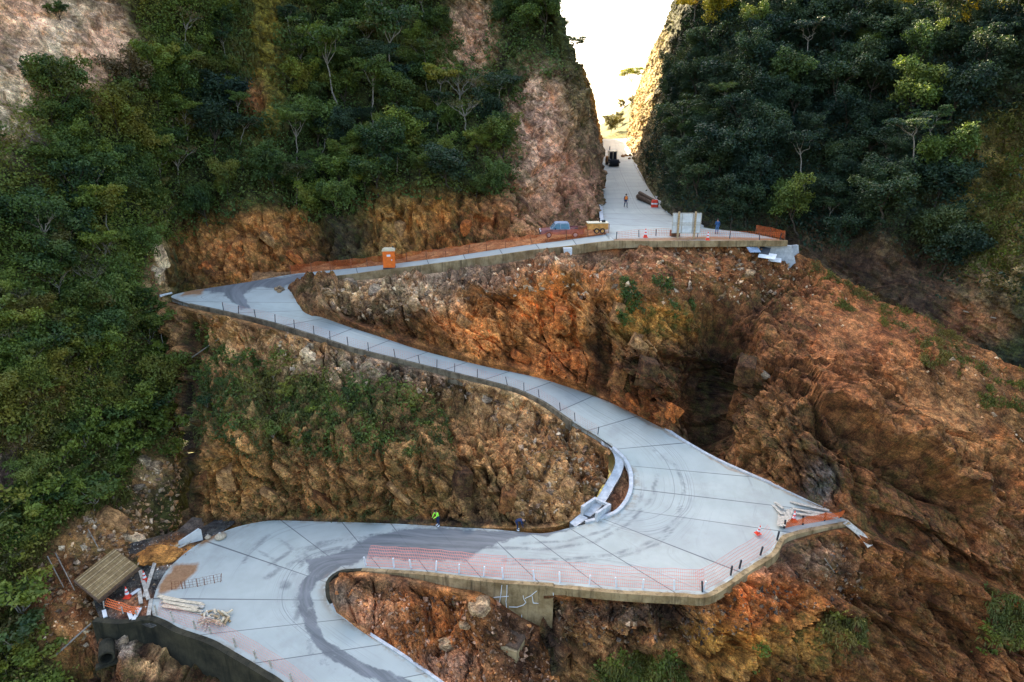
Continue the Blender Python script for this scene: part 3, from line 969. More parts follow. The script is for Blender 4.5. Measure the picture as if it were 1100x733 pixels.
# left mountain
rowsL = [
    [(-260, -100, 130), (-120, -100, 140), (40, -100, 150), (130, -90, 158), (200, -80, 165), (260, -80, 170), (260, -80, 175)],
    [(-250, -200, 75), (-110, -190, 84), (20, -180, 92), (115, -170, 100), (182, -160, 106), (230, -160, 111), (225, -160, 116)],
    [(-250, 50, 66), (-100, 30, 74), (15, 20, 82), (110, 30, 90), (175, 40, 96), (222, 40, 102), (222, 40, 106)],
    [(-250, 250, 56), (-100, 230, 62), (10, 200, 69), (105, 200, 77), (163, 195, 86), (186, 215, 90), (196, 215, 95)],
    [(-250, 420, 48), (-100, 400, 53), (10, 370, 58), (100, 350, 66), (158, 318, 75), (182, 320, 77.5), (200, 320, 82)],
    [(-250, 600, 41), (-100, 580, 45), (5, 540, 49), (92, 480, 57.5), (150, 440, 65), (186, 430, 67.5), (204, 430, 72)],
    [(-250, 700, 37), (-95, 680, 40.5), (8, 645, 43.8), (72, 590, 48.5), (132, 545, 54.5), (178, 560, 57), (204, 560, 62)],
    [(-250, 820, 34), (-90, 790, 36.5), (20, 765, 38.5), (85, 690, 42.2), (118, 632, 46.3), (160, 600, 49.5), (190, 600, 53)],
    [(-250, 1000, 31), (-90, 1000, 32), (30, 1000, 33), (100, 900, 36), (140, 760, 40), (170, 700, 43), (200, 690, 46)],
]
terrain('hillside', 'L', rowsL, 0.3, 31, LEAFG, [
    (60, 440, 150, 120, (0.115, 0.075, 0.028), 0.85), (25, 60, 70, 75, PINK, 1.0), (95, 60, 50, 50, PINK, 0.9), (12, 30, 22, 40, (0.22, 0.13, 0.10), 0.8), (110, 20, 16, 40, (0.24, 0.14, 0.11), 0.7), (70, 95, 30, 14, (0.22, 0.15, 0.10), 0.7), (70, 30, 50, 60, (0.46, 0.33, 0.22), 0.95), (15, 10, 40, 40, PINK, 1), (110, 55, 30, 40, PINK, 0.9), (8, 110, 30, 60, PALE, 0.8), (45, 160, 20, 26, (0.34, 0.25, 0.2), 0.9), (168, 288, 18, 40, TAN, 0.7), (170, 350, 18, 26, (0.33, 0.2, 0.09), 0.7),
    (162, 500, 26, 22, TAN, 0.6), (120, 575, 40, 26, (0.30, 0.15, 0.06), 0.9), (60, 640, 60, 60, SOIL, 0.85), (8, 500, 26, 36, (0.15, 0.10, 0.09), 0.9), (70, 560, 40, 40, (0.20, 0.11, 0.045), 0.6), (40, 323, 14, 6, PALE, 0.8), (125, 377, 14, 8, PALE, 0.7), (60, 420, 30, 16, (0.2, 0.11, 0.04), 0.7), (100, 700, 40, 30, SOIL, 0.8)],
    big=1.3, block=0.35, small=0.2, groove=0.2, soft=0.4, damp=0.3, moss=0.35, taper=(0, 0), bot_skirt=(0, 0, -4), top_skirt=(0, 10, 0), calm=[(50, 50, 110, 80, 0.25)])

# back wall above the upper lane, closing the left side of the cut
rowsW = [
    [(140, -80, 170), (200, -75, 180), (270, -70, 190), (340, -70, 195), (410, -70, 195), (480, -70, 195), (545, -70, 190), (570, -75, 185), (575, -80, 180), (578, -110, 172), (572, -80, 190), (500, -80, 202)],
    [(160, -170, 112), (215, -170, 118), (280, -170, 124), (340, -170, 127), (410, -170, 128), (480, -170, 128), (545, -170, 124), (584, -170, 118), (576, -170, 117), (570, -170, 142), (572, -90, 188), (480, -90, 200)],
    [(165, 20, 103), (215, 20, 107), (280, 10, 112), (340, 10, 116), (410, 10, 118), (480, 10, 119), (545, 10, 116), (590, 20, 112), (600, 10, 113), (594, 10, 142), (590, 20, 185), (480, 20, 200)],
    [(168, 110, 95), (215, 120, 98), (280, 110, 102), (340, 110, 104), (410, 110, 106), (480, 110, 107), (550, 105, 105), (592, 95, 105), (620, 78, 110), (614, 70, 142), (612, 66, 186), (500, 66, 198)],
    [(172, 200, 88), (205, 240, 87), (280, 215, 88.5), (340, 238, 88.5), (410, 212, 88.8), (480, 207, 89.5), (548, 208, 91.5), (590, 188, 97), (634, 150, 106), (631, 130, 142), (630, 110, 187), (520, 120, 196)],
    [(175, 270, 83), (203, 275, 84), (280, 258, 85), (340, 265, 85.8), (410, 250, 86.2), (480, 245, 87), (552, 240, 88.8), (590, 226, 93), (640, 198, 101), (639, 152, 142), (637, 138, 188), (540, 150, 194)],
    [(178, 313, 78), (203, 311.5, 80.6), (280, 298, 83.2), (340, 292, 84), (410, 284.5, 83.8), (480, 276.5, 84.4), (556, 265, 85.4), (600, 254, 87.5), (643, 236, 93), (643, 184, 142), (641, 160, 189), (560, 165, 193)],
]
terrain('mountain', 'W', rowsW, 0.26, 41, LEAFG, [
    (262, 275, 75, 40, (0.34, 0.14, 0.045), 1.0), (300, 258, 40, 30, (0.38, 0.16, 0.05), 0.9), (330, 290, 30, 20, SOIL, 0.7), (480, 250, 85, 40, (0.28, 0.115, 0.032), 1.0), (420, 245, 30, 36, (0.30, 0.16, 0.05), 0.8), (545, 240, 50, 34, (0.25, 0.10, 0.04), 0.95), (575, 225, 30, 30, (0.22, 0.10, 0.05), 0.8),
    (595, 165, 50, 62, PINK, 1.0), (575, 125, 30, 50, (0.45, 0.27, 0.19), 0.9), (622, 200, 30, 44, (0.33, 0.16, 0.10), 0.9), (506, 40, 26, 44, PINK, 1.0), (485, 72, 20, 12, PINK, 0.8), (440, 60, 40, 30, (0.16, 0.10, 0.035), 0.6), (285, 60, 22, 110, (0.16, 0.125, 0.022), 1.0), (273, 108, 12, 22, (0.3, 0.12, 0.05), 0.9), (200, 175, 30, 20, 'moss', 0.8),
    (370, 255, 26, 40, (0.04, 0.03, 0.02), 0.7), (625, 120, 20, 60, (0.2, 0.13, 0.05), 0.5), (480, 250, 90, 40, 'damp', 0.8)],
    big=0.8, block=0.75, small=0.45, groove=0.8, soft=0.2, damp=0.4, moss=0.35, taper=(0, 0.6), bot_skirt=(0, -0.3, -4), top_skirt=(0, 20, 0), calm=[(596, 165, 50, 75, 0.45), (505, 40, 30, 40, 0.4)],
    sculpt=[([(560, 120), (585, 160), (578, 215)], 3.5, 1.1), ([(590, 95), (612, 150), (606, 225)], 3.5, 1.1), ([(570, 190), (605, 165), (630, 130)], 3, 0.8), ([(345, 235), (352, 290)], 9, 1.6), ([(400, 230), (398, 285)], 5, 1.2), ([(478, 220), (476, 275)], 4, 1.0), ([(194, 280), (192, 330)], 6, 1.0)])

# low rock bank added left of the crest only to shade the road
rowsV = []
for f, xo in ((1.0, 1.6), (0.62, 0.9), (0.3, 0.35), (0.0, 0.0)):
    r = []
    for D in (176, 190, 205, 222, 240):
        e = np.array([np.interp(D, [p[1] for p in upL[2:8]], [p[0] for p in upL[2:8]])])[0] + (D - 220) * 0.12 * (D > 220)
        zz = CZ - 14.5 + 0.036 * (min(D, 222) - 80)
        r.append((e - 0.7 - xo - (3.0 if D in (240,) else 0), D, zz - 0.3 + f * 9.5))
    rowsV.append(r)
terrain('cliff', 'V', np.array(rowsV), 0.35, 47, (0.24, 0.14, 0.07), (), big=0.15, block=0.3, small=0.2, groove=0, soft=0.1, damp=0.3, moss=0.5, taper=(0, 0.6), top_skirt=(-8, 0, 0.3), bot_skirt=(0, 0, -2))

# right wall of the cut and the dark forested mountain
rowsR = [
    [(640, -60, 330), (735, -40, 300), (770, -40, 250), (800, -40, 215), (830, -20, 190), (870, 10, 180), (915, 24, 175), (980, 26, 170), (1050, 28, 165), (1130, 28, 160), (1210, 15, 155), (1310, 15, 150)],
    [(760, -100, 320), (752, -120, 240), (768, -140, 172), (786, -110, 138), (808, -70, 124), (838, -40, 121), (885, 4, 120), (955, 12, 117), (1032, 14, 113), (1106, 14, 109), (1184, 5, 105), (1300, -30, 100)],
    [(730, 0, 320), (727, 0, 226), (736, 12, 168), (745, 8, 132), (775, 5, 114), (812, 8, 109), (865, 28, 107), (940, 36, 103), (1015, 38, 99), (1085, 38, 94), (1160, 10, 90), (1280, 10, 86)],
    [(700, 60, 320), (704, 60, 226), (712, 85, 167), (722, 95, 128), (752, 95, 107), (788, 100, 99), (855, 100, 97.5), (933, 110, 93.5), (1010, 120, 89.5), (1075, 130, 83.5), (1150, 140, 78), (1260, 150, 73)],
    [(684, 106, 320), (688, 106, 226), (697, 130, 166), (706, 150, 124.5), (734, 165, 101.5), (772, 180, 92), (850, 190, 89), (932, 220, 83.5), (1012, 250, 77.5), (1062, 270, 71), (1140, 290, 66), (1250, 310, 61)],
    [(674, 149, 320), (674, 150.5, 224), (681, 172, 164), (695, 198, 122), (716.5, 229.5, 97), (752, 245, 87), (846, 264, 83), (925, 312, 76.5), (1000, 352, 70.5), (1062, 388, 65.5), (1140, 425, 61.5), (1250, 480, 57)],
]
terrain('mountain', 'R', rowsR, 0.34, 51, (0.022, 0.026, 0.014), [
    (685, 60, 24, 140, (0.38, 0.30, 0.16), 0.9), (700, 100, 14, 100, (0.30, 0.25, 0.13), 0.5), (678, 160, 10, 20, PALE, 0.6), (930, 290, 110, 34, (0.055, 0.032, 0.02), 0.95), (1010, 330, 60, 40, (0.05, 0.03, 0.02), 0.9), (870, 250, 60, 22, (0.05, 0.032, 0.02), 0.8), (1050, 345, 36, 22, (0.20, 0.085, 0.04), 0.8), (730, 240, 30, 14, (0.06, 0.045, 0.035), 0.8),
    (1065, 190, 50, 60, (0.17, 0.12, 0.03), 0.9), (1070, 290, 40, 40, (0.15, 0.11, 0.06), 0.8), (940, 290, 160, 60, 'nomoss', 0.7)],
    big=1.1, block=0.45, small=0.3, groove=0.3, soft=0.4, damp=0.5, moss=0.4, taper=(0, 0.6), bot_skirt=(0, -0.2, -4), top_skirt=(0, 20, 0),
    sculpt=[([(985, 30), (980, 160), (950, 260)], 22, 3.0), ([(1070, 150), (1065, 250)], 30, -2.5)])

# made ground beside the upper lane
gf = roadR[0:11] + np.array((0, 0.04, -0.05))
gb = np.array([at(656, 238, 95), at(612, 250, 90), at(575, 258, 88.5), at(530, 268, 87), at(490, 272, 86.5), at(452, 276, 86), at(412, 280, 85.5), at(378, 286, 85.5), at(345, 289, 85.4), at(312, 290, 85.2), at(272, 296, 84.5)])
gb[:, 2] = gf[:, 2] + 0.3
rowsG = np.array([gb, gf])
terrain('ground', 'G', rowsG, 0.3, 61, (0.26, 0.14, 0.065), (), big=0.0, block=0, small=0, groove=0, soft=0.12, damp=0.2, moss=0.15, taper=(0, 0.5), top_skirt=(0, 1, -1))

# gravel yard beside the last bend
H0 = [[atz(190, 570, -36.4), atz(222, 573, -36.3), atz(250, 563, -36.2)],
      [atz(128, 588, -36.5), atz(172, 593, -36.45), atz(206, 592, -36.42)],
      [atz(100, 622, -36.6), atz(140, 620, -36.62), atz(184, 613, -36.62)],
      [atz(102, 650, -36.9), atz(132, 652, -36.95), atz(171, 645, -36.85)],
      [atz(108, 664, -37.1), atz(136, 668, -37.15), atz(168, 671, -37.1)]]
H0 = np.array(H0)
H0[:, :, 2] -= 0.06
terrain('ground', 'H', H0, 0.14, 71, (0.055, 0.055, 0.055), [(150, 650, 30, 14, SOIL, 0.8), (190, 590, 30, 14, (0.34, 0.15, 0.04), 0.9), (120, 600, 14, 20, (0.12, 0.09, 0.04), 0.8)], big=0, block=0, small=0, groove=0, soft=0.10, damp=0.1, moss=0.1, taper=(0, 0))

# foot of the wall bottom left
rowsK = [
    [(88, 672, 42.6), (112, 684, 42.0), (135, 690, 41.7), (160, 706, 41.0), (195, 728, 39.7), (240, 760, 38.2), (320, 830, 36.0)],
    [(92, 700, 41.2), (112, 702, 41.0), (135, 712, 40.2), (160, 728, 39.4), (195, 750, 38.4), (235, 790, 36.8), (310, 860, 34.6)],
    [(95, 760, 38.4), (115, 755, 38.5), (140, 765, 37.8), (165, 780, 37), (195, 800, 36), (230, 840, 34.6), (300, 900, 33)],
    [(95, 850, 35.4), (115, 850, 35.4), (140, 860, 35), (165, 870, 34.6), (195, 890, 34), (230, 920, 33), (300, 960, 32)],
]
terrain('cliff', 'K', rowsK, 0.12, 81, DBROWN, [(130, 690, 20, 14, GREY, 0.6), (170, 715, 30, 12, TAN, 0.5), (90, 690, 20, 20, SOIL, 0.6)], big=0.4, block=0.8, small=0.5, groove=0.2, damp=0.7, moss=0.3, taper=(0, 0), top_skirt=(0, 2, 0.2))

# the hill beyond the crest and the valley floor far below
rowsX = [
    [(380, 110, 500), (560, 128, 480), (630, 137, 470), (646, 134, 460), (660, 124, 450), (676, 112, 440), (700, 92, 440), (820, 60, 480)],
    [(380, 130, 400), (560, 138, 390), (630, 141, 380), (646, 138, 375), (660, 131, 370), (676, 122, 370), (700, 106, 370), (820, 80, 400)],
    [(380, 160, 320), (560, 150, 300), (630, 147, 290), (646, 145, 285), (660, 141, 280), (676, 136, 280), (700, 128, 290), (820, 110, 310)],
    [(380, 220, 250), (560, 190, 245), (630, 156, 245), (646, 151, 244), (660, 150.5, 244), (676, 152, 243), (700, 160, 244), (820, 200, 250)],
]
terrain('hillside', 'X', rowsX, 3.0, 91, (0.06, 0.065, 0.018), (), big=1.0, block=0, small=0, groove=0, soft=0.8, damp=0, moss=0.4, taper=(0, 0))
rowsY = [
    [(100, 92, 2600), (560, 86, 2600), (620, 88, 2600), (650, 92, 2600), (690, 86, 2500), (720, 84, 2500), (900, 80, 2400)],
    [(100, 112, 1100), (560, 108, 1100), (620, 110, 1100), (650, 112, 1100), (690, 110, 1050), (720, 108, 1050), (900, 106, 1000)],
    [(300, 138, 520), (560, 138, 500), (620, 139, 500), (650, 140, 490), (690, 140, 480), (720, 140, 480), (900, 140, 480)],
]
terrain('hillside', 'Y', rowsY, 12.0, 92, (0.36, 0.35, 0.30), (), big=1.0, block=0, small=0, groove=0, soft=0.8, damp=0, moss=0.1, taper=(0, 0))  # ridge added to whiten the horizon, haze put into its pale tone
s = 2500.0
gv = [(-s, -s, CZ - 78), (s, -s, CZ - 78), (s, s, CZ - 78), (-s, s, CZ - 78)]
me = np_mesh('ground', gv, np.array([[0, 1, 2, 3]]), False)
set_col(me, 'tone', np.tile((0.05, 0.055, 0.02), (4, 1)))
structure(link('ground', me, M['rock']))
# ------------------------------------------------------------------ plants
def leaf_cloud(C, Nn, size, rng, aspect=0.55, jitter=0.7):
    """diamond leaves with random turn around leaf normal Nn"""
    n = len(C)
    nn = Nn + rng.normal(size=(n, 3)) * jitter
    nn /= np.maximum(np.linalg.norm(nn, axis=1, keepdims=True), 1e-6)
    a = np.cross(nn, rng.normal(size=(n, 3)))
    a /= np.maximum(np.linalg.norm(a, axis=1, keepdims=True), 1e-6)
    b = np.cross(nn, a)
    s = np.asarray(size)
    if s.ndim == 0:
        s = np.full(n, float(s))
    s = (s * (0.65 + 0.7 * rng.random(n)))[:, None]
    V = np.stack([C + a * s * 0.5, C + b * s * 0.5 * aspect, C - a * s * 0.5 - nn * s * 0.12, C - b * s * 0.5 * aspect], 1).reshape(-1, 3)
    F = np.arange(4 * n).reshape(-1, 4)
    return V, F


def tube(pts, radii, sides=5):
    pts = np.asarray(pts, float)
    d = np.gradient(pts, axis=0)
    d /= np.maximum(np.linalg.norm(d, axis=1, keepdims=True), 1e-9)
    ref = np.array((0.31, 0.92, 0.2))
    a = np.cross(d, ref)
    a /= np.maximum(np.linalg.norm(a, axis=1, keepdims=True), 1e-9)
    b = np.cross(d, a)
    ang = np.linspace(0, 2 * PI, sides, endpoint=False)
    V = pts[:, None] + (a[:, None] * np.cos(ang)[None, :, None] + b[:, None] * np.sin(ang)[None, :, None]) * np.asarray(radii)[:, None, None]
    n = len(pts)
    i = np.arange(n * sides).reshape(n, sides)
    F = np.stack([i[:-1], np.roll(i, -1, 1)[:-1], np.roll(i, -1, 1)[1:], i[1:]], -1).reshape(-1, 4)
    return V.reshape(-1, 3), F


def join(parts):
    Vs, Fs, n = [], [], 0
    for V, F in parts:
        Vs.append(V)
        Fs.append(F + n)
        n += len(V)
    return np.concatenate(Vs), np.concatenate(Fs)


def bend(p0, p1, k, rng, wob):
    t = np.linspace(0, 1, k)[:, None]
    p = np.asarray(p0) * (1 - t) + np.asarray(p1) * t
    w = rng.normal(size=(k, 3)) * wob * np.sin(t * PI)
    return p + w


def tree_proto(seed, height, crown_r, flat, trunk_r, n_lobe, leaves, leaf, kind):
    rng = np.random.default_rng(seed)
    parts = []
    fork = height * (0.20 if kind == 'round' else 0.55) * (0.8 + 0.5 * rng.random())
    lean = rng.normal(size=2) * height * 0.05
    top = np.array((lean[0], lean[1], fork))
    t = bend((0, 0, -0.8), top, 7, rng, 0.05 * height * 0.3)
    parts.append(tube(t, np.linspace(trunk_r * 1.25, trunk_r * 0.75, 7), 6))
    lobes = []
    nb = {'round': 6, 'umbrella': 5, 'dry': 7}[kind]
    for k in range(nb):
        a = 2 * PI * (k + rng.random() * 0.7) / nb
        rr = crown_r * (0.35 + 0.4 * rng.random())
        if kind == 'round':
            e = top + np.array((math.cos(a) * rr, math.sin(a) * rr, (height - fork) * (0.35 + 0.5 * rng.random())))
        else:
            e = top + np.array((math.cos(a) * rr, math.sin(a) * rr, (height - fork) * (0.62 + 0.3 * rng.random())))
        b = bend(t[-1] - (0, 0, 0.1), e, 5, rng, 0.09 * height * 0.3)
        parts.append(tube(b, np.linspace(trunk_r * 0.6, trunk_r * 0.22, 5), 5))
        lobes.append((e, crown_r * (0.36 + 0.18 * rng.random())))
        for j in range(2 if kind != 'dry' else 3):
            a2 = a + rng.normal() * 0.8
            e2 = e + np.array((math.cos(a2), math.sin(a2), 0.35 + 0.4 * rng.random())) * crown_r * (0.25 + 0.25 * rng.random())
            parts.append(tube(bend(b[-2], e2, 4, rng, 0.03 * height * 0.3), np.linspace(trunk_r * 0.28, trunk_r * 0.10, 4), 4))
            lobes.append((e2, crown_r * (0.24 + 0.2 * rng.random())))
    while len(lobes) < n_lobe:
        a, rr = rng.random() * 2 * PI, crown_r * math.sqrt(rng.random()) * 0.8
        zz = fork + (height - fork) * ((0.05 if kind == 'round' else 0.3) + (0.85 if kind == 'round' else 0.6) * rng.random()) * (1.0 - 0.4 * (rr / crown_r) ** 2)
        lobes.append((np.array((lean[0] + math.cos(a) * rr, lean[1] + math.sin(a) * rr, zz)), crown_r * (0.2 + 0.24 * rng.random())))
    tV, tF = join(parts)
    per = np.array([r * r for _, r in lobes])
    per = np.maximum(8, leaves * per / per.sum()).astype(int)
    Cs, Ns, Ts = [], [], []
    for (c, r), n in zip(lobes, per):
        d = rng.normal(size=(n, 3))
        d[:, 2] = (d[:, 2] * 0.95 + 0.3) if kind == 'round' else np.abs(d[:, 2]) * 1.15 - 0.35
        d /= np.linalg.norm(d, axis=1, keepdims=True)
        rad = r * (0.62 + 0.5 * rng.random((n, 1)) ** 0.6)
        # sprigs: pull the leaves together into little bunches
        k = max(3, n // 9)
        hub = d[rng.integers(0, n, k)]
        d = d * 0.55 + hub[rng.integers(0, k, n)] * 0.45
        p = c + d * rad * np.array((1.1, 1.1, flat))
        Cs.append(p)
        Ns.append(d + np.array((0, 0, 0.5)))
        Ts.append(np.clip(0.5 + 0.42 * rng.normal() + 0.14 * rng.normal(size=n), 0, 1))
    C, Nn, T = np.concatenate(Cs), np.concatenate(Ns), np.concatenate(Ts)
    cV, cF = leaf_cloud(C, Nn, leaf, rng)
    tm = np_mesh('trunk', tV, tF)
    cm = np_mesh('crown', cV, cF, False)
    set_val(cm, 'tint', np.repeat(T, 4))
    return tm, cm


def proto_set(kind, n, seed, **kw):
    return [tree_proto(seed + k, kind=kind, **kw) for k in range(n)]


PROTO = {
    'round': proto_set('round', 8, 100, height=6.4, crown_r=2.8, flat=0.95, trunk_r=0.13, n_lobe=34, leaves=4600, leaf=0.33),
    'umbrella': proto_set('umbrella', 6, 200, height=7.2, crown_r=2.7, flat=0.5, trunk_r=0.085, n_lobe=22, leaves=2500, leaf=0.31),
    'dry': proto_set('dry', 5, 300, height=5.0, crown_r=2.4, flat=0.55, trunk_r=0.10, n_lobe=30, leaves=420, leaf=0.24),
    'bush': proto_set('round', 4, 400, height=1.9, crown_r=1.1, flat=0.8, trunk_r=0.05, n_lobe=14, leaves=900, leaf=0.22),
}
_made = {}


def tree_mesh(kind, k, leafm, barkm):
    key = (kind, k, leafm, barkm)
    if key not in _made:
        tm, cm = PROTO[kind][k]
        tm, cm = tm.copy(), cm.copy()
        tm.name, cm.name = 'trunk', 'crown'
        tm.materials.append(M[barkm])
        cm.materials.append(M[leafm])
        _made[key] = (tm, cm)
    return _made[key]


N_TREE = {}


def plant_tree(P, kind, leafm, barkm, label, group, scale=1.0, rng=random, cat='tree', name=None, lean=(0, 0), k=None):
    kk = rng.randrange(len(PROTO[kind])) if k is None else k
    tm, cm = tree_mesh(kind, kk, leafm, barkm)
    o = bpy.data.objects.new(name or {'round': 'broadleaf_tree', 'umbrella': 'slender_tree', 'dry': 'sparse_tree', 'bush': 'bush'}[kind], None)
    COL.objects.link(o)
    o.empty_display_size = 0.5
    o.location = P
    o.rotation_euler = (lean[0], lean[1], rng.random() * 6.28)
    o.scale = (scale * rng.uniform(0.9, 1.15), scale * rng.uniform(0.9, 1.15), scale * rng.uniform(0.85, 1.2))
    link('trunk', tm, None, o)
    link('crown', cm, None, o)
    tag(o, label, cat, group)
    return o


def surf(key, px, py):
    p = PATCH[key]
    d = (p['x'] - px) ** 2 + (p['y'] - py) ** 2
    k = np.unravel_index(np.argmin(d), d.shape)
    return Vector(p['G'][k]), Vector(p['N'][k])


def sample(key, n, mask, rng):
    p = PATCH[key]
    G, N = p['G'], p['N']
    a = np.linalg.norm(np.cross(G[1:, :-1] - G[:-1, :-1], G[:-1, 1:] - G[:-1, :-1]), axis=2)
    x, y = p['x'][:-1, :-1], p['y'][:-1, :-1]
    w = a * mask(x, y, G[:-1, :-1], N[:-1, :-1])
    tot = w.sum()
    idx = rng.choice(w.size, size=n, p=(w / tot).ravel())
    r, c = np.unravel_index(idx, w.shape)
    u, v = rng.random(n)[:, None], rng.random(n)[:, None]
    P = G[r, c] * (1 - u) * (1 - v) + G[r + 1, c] * u * (1 - v) + G[r, c + 1] * (1 - u) * v + G[r + 1, c + 1] * u * v
    return P, N[r, c], tot, p['x'][r, c], p['y'][r, c]


def pmask(polys, holes=(), soft_noise=10, seed=5, frame=True, ymin=-120, patchy=None):
    def f(x, y, G, N):
        sh = x.shape
        g = G.reshape(-1, 3)
        nx = fbm(g * 0.28, 3, seed).reshape(sh)
        ny = fbm(g * 0.28 + 40, 3, seed + 1).reshape(sh)
        X, Y = x + nx * soft_noise, y + ny * soft_noise
        m = np.zeros(sh, bool)
        for q in polys:
            m |= in_poly(X, Y, q)
        for q in holes:
            m &= ~in_poly(X, Y, q)
        if frame:
            m &= (x > -70) & (x < 1170) & (y > ymin) & (y < 790)
        m = m.astype(float)
        if patchy is not None:
            m = m * sstep(patchy, patchy + 0.25, fbm(g * 0.45, 3, seed + 33).reshape(sh))
        return m
    return f


# where things grow (photo pixels)
W_FOREST = [(120, -140), (585, -140), (578, 0), (592, 45), (604, 90), (590, 85), (560, 92), (556, 212), (470, 214), (415, 208), (365, 240), (330, 240), (300, 222), (262, 226), (230, 250), (205, 258), (190, 262), (120, 240)]
W_HOLES = [[(268, -5), (300, -5), (298, 100), (290, 125), (266, 120)], [(478, 0), (525, -20), (522, 44), (500, 60), (475, 76), (470, 66), (498, 44)]]
L_FOREST = [(-90, -140), (240, -140), (240, 210), (200, 262), (186, 262), (164, 258), (150, 300), (154, 330), (178, 345), (196, 420), (196, 480), (172, 495), (140, 500), (130, 530), (98, 540), (60, 560), (30, 620), (50, 660), (60, 760), (-90, 790)]
L_HOLES = [[(-90, -140), (125, -140), (146, 50), (160, 96), (134, 104), (100, 88), (86, 100), (66, 70), (44, 70), (30, 104), (26, 116), (-90, 122)], [(0, 118), (12, 122), (14, 146), (-20, 150)], [(30, 140), (50, 136), (62, 168), (40, 172)],
           [(0, 478), (14, 484), (26, 518), (12, 534), (-20, 530)], [(30, 319), (52, 321), (46, 330)], [(100, 695), (60, 720), (45, 640), (90, 610), (112, 660)], [(45, 605), (70, 566), (108, 548), (138, 560), (140, 600), (88, 628), (112, 660), (108, 733), (66, 745), (34, 700), (24, 640)]]
R_FOREST = [(756, -140), (1180, -140), (1180, 330), (1100, 322), (1060, 318), (1032, 300), (1010, 318), (1000, 330), (960, 300), (935, 285), (900, 275), (850, 262), (800, 246), (756, 238), (722, 218), (690, 176), (684, 160), (710, 92), (728, 40), (745, -10)]
R_HOLES = [[(1036, 140), (1110, 120), (1110, 300), (1060, 310), (1036, 290)], [(880, 262), (935, 250), (1000, 280), (1005, 330), (940, 300)]]


def undergrowth(name, key, n, mask, mat, leaf, label, seed, spread=0.4, lift=0.25, per=9, grassy=0.0, cat='undergrowth'):
    rng = np.random.default_rng(seed)
    P, N, tot, x, y = sample(key, n // per, mask, rng)
    m = len(P)
    up = np.array((0, 0, 1.0))
    dirn = N * 0.6 + up * 0.7
    dirn /= np.linalg.norm(dirn, axis=1, keepdims=True)
    big = 0.5 + 1.1 * rng.random(m) ** 2
    C = np.repeat(P + dirn * lift * big[:, None], per, 0) + rng.normal(size=(m * per, 3)) * spread * np.repeat(big, per)[:, None] * np.array((1, 1, 0.7))
    V, F = leaf_cloud(C, np.repeat(dirn, per, 0), np.repeat(leaf * (0.7 + 0.6 * rng.random(m)), per), rng)
    T = np.clip(0.45 + 0.9 * fbm(P * 0.4, 3, seed) + 0.22 * rng.normal(size=m), 0, 1)
    T = np.repeat(np.clip(np.repeat(T, per) + 0.12 * rng.normal(size=m * per), 0, 1), 4)
    me = np_mesh(name, V, F, False)
    set_val(me, 'tint', T)
    o = link(name, me, M[mat])
    return tag(o, label, cat, None, 'stuff')


def grass_blades(name, key, n, mask, mat, length, label, seed, hang=0.0, per=7, cat='grass'):
    rng = np.random.default_rng(seed)
    P, N, tot, x, y = sample(key, n // per, mask, rng)
    m = len(P)
    L = np.repeat(length * (0.5 + rng.random(m)), per) * (0.7 + 0.6 * rng.random(m * per))
    C = np.repeat(P, per, 0) + rng.normal(size=(m * per, 3)) * 0.12
    Nn = np.repeat(N, per, 0)
    d = Nn * 0.7 + np.array((0, 0, 0.9 - 1.0 * hang)) + rng.normal(size=(m * per, 3)) * 0.35
    d /= np.linalg.norm(d, axis=1, keepdims=True)
    s = np.cross(d, rng.normal(size=(m * per, 3)))
    s /= np.linalg.norm(s, axis=1, keepdims=True)
    wd = 0.035 + 0.03 * rng.random(m * per)
    mid = C + d * L[:, None] * 0.55
    tip = mid + (d * 0.45 + np.array((0, 0, -0.35 - hang))) * L[:, None] * 0.5
    V = np.stack([C - s * wd[:, None] * 0.6, mid - s * wd[:, None], tip, mid + s * wd[:, None]], 1).reshape(-1, 3)
    F = np.arange(len(V)).reshape(-1, 4)
    me = np_mesh(name, V, F, False)
    T = np.repeat(np.clip(np.repeat(0.5 + 0.8 * fbm(P * 0.5, 3, seed), per) + 0.25 * rng.normal(size=m * per), 0, 1), 4)
    set_val(me, 'tint', T)
    o = link(name, me, M[mat])
    return tag(o, label, cat, None, 'stuff')


maskL = pmask([L_FOREST], L_HOLES, 16, 5)
maskW = pmask([W_FOREST], W_HOLES, 12, 6)
maskR = pmask([R_FOREST], R_HOLES, 14, 7)


def near(f, d=128.0):
    return lambda x, y, G, N: f(x, y, G, N) * (G[..., 1] < d)



UPL = [(-90, -140), (240, -140), (240, 330), (170, 345), (100, 350), (-90, 330)]
LOL = [(-90, 320), (60, 335), (200, 335), (205, 500), (140, 570), (110, 760), (-90, 790)]
clip = lambda f, poly: (lambda x, y, G, N: f(x, y, G, N) * in_poly(x, y, poly))
undergrowth('undergrowth', 'L', 140000, clip(maskL, UPL), 'leaf_left', 0.28, 'dense leafy scrub on the upper left mountainside', 1, 0.6, 0.7, 18)
undergrowth('undergrowth', 'L', 56000, clip(pmask([L_FOREST], L_HOLES, 16, 5, patchy=0.04), LOL), 'leaf_left', 0.27, 'broken green scrub on the lower left mountainside', 31, 0.5, 0.75, 22)
undergrowth('undergrowth', 'L', 28000, clip(pmask([L_FOREST], L_HOLES, 16, 25, patchy=0.03), LOL), 'leaf_olive', 0.24, 'olive and yellowish scrub among the green on the lower left mountainside', 32, 0.45, 0.5, 18)
undergrowth('undergrowth', 'L', 22000, clip(pmask([L_FOREST], L_HOLES, 16, 45, patchy=0.05), LOL), 'leaf_dry', 0.2, 'dry brown scrub among the green on the lower left mountainside', 33, 0.4, 0.35, 16)
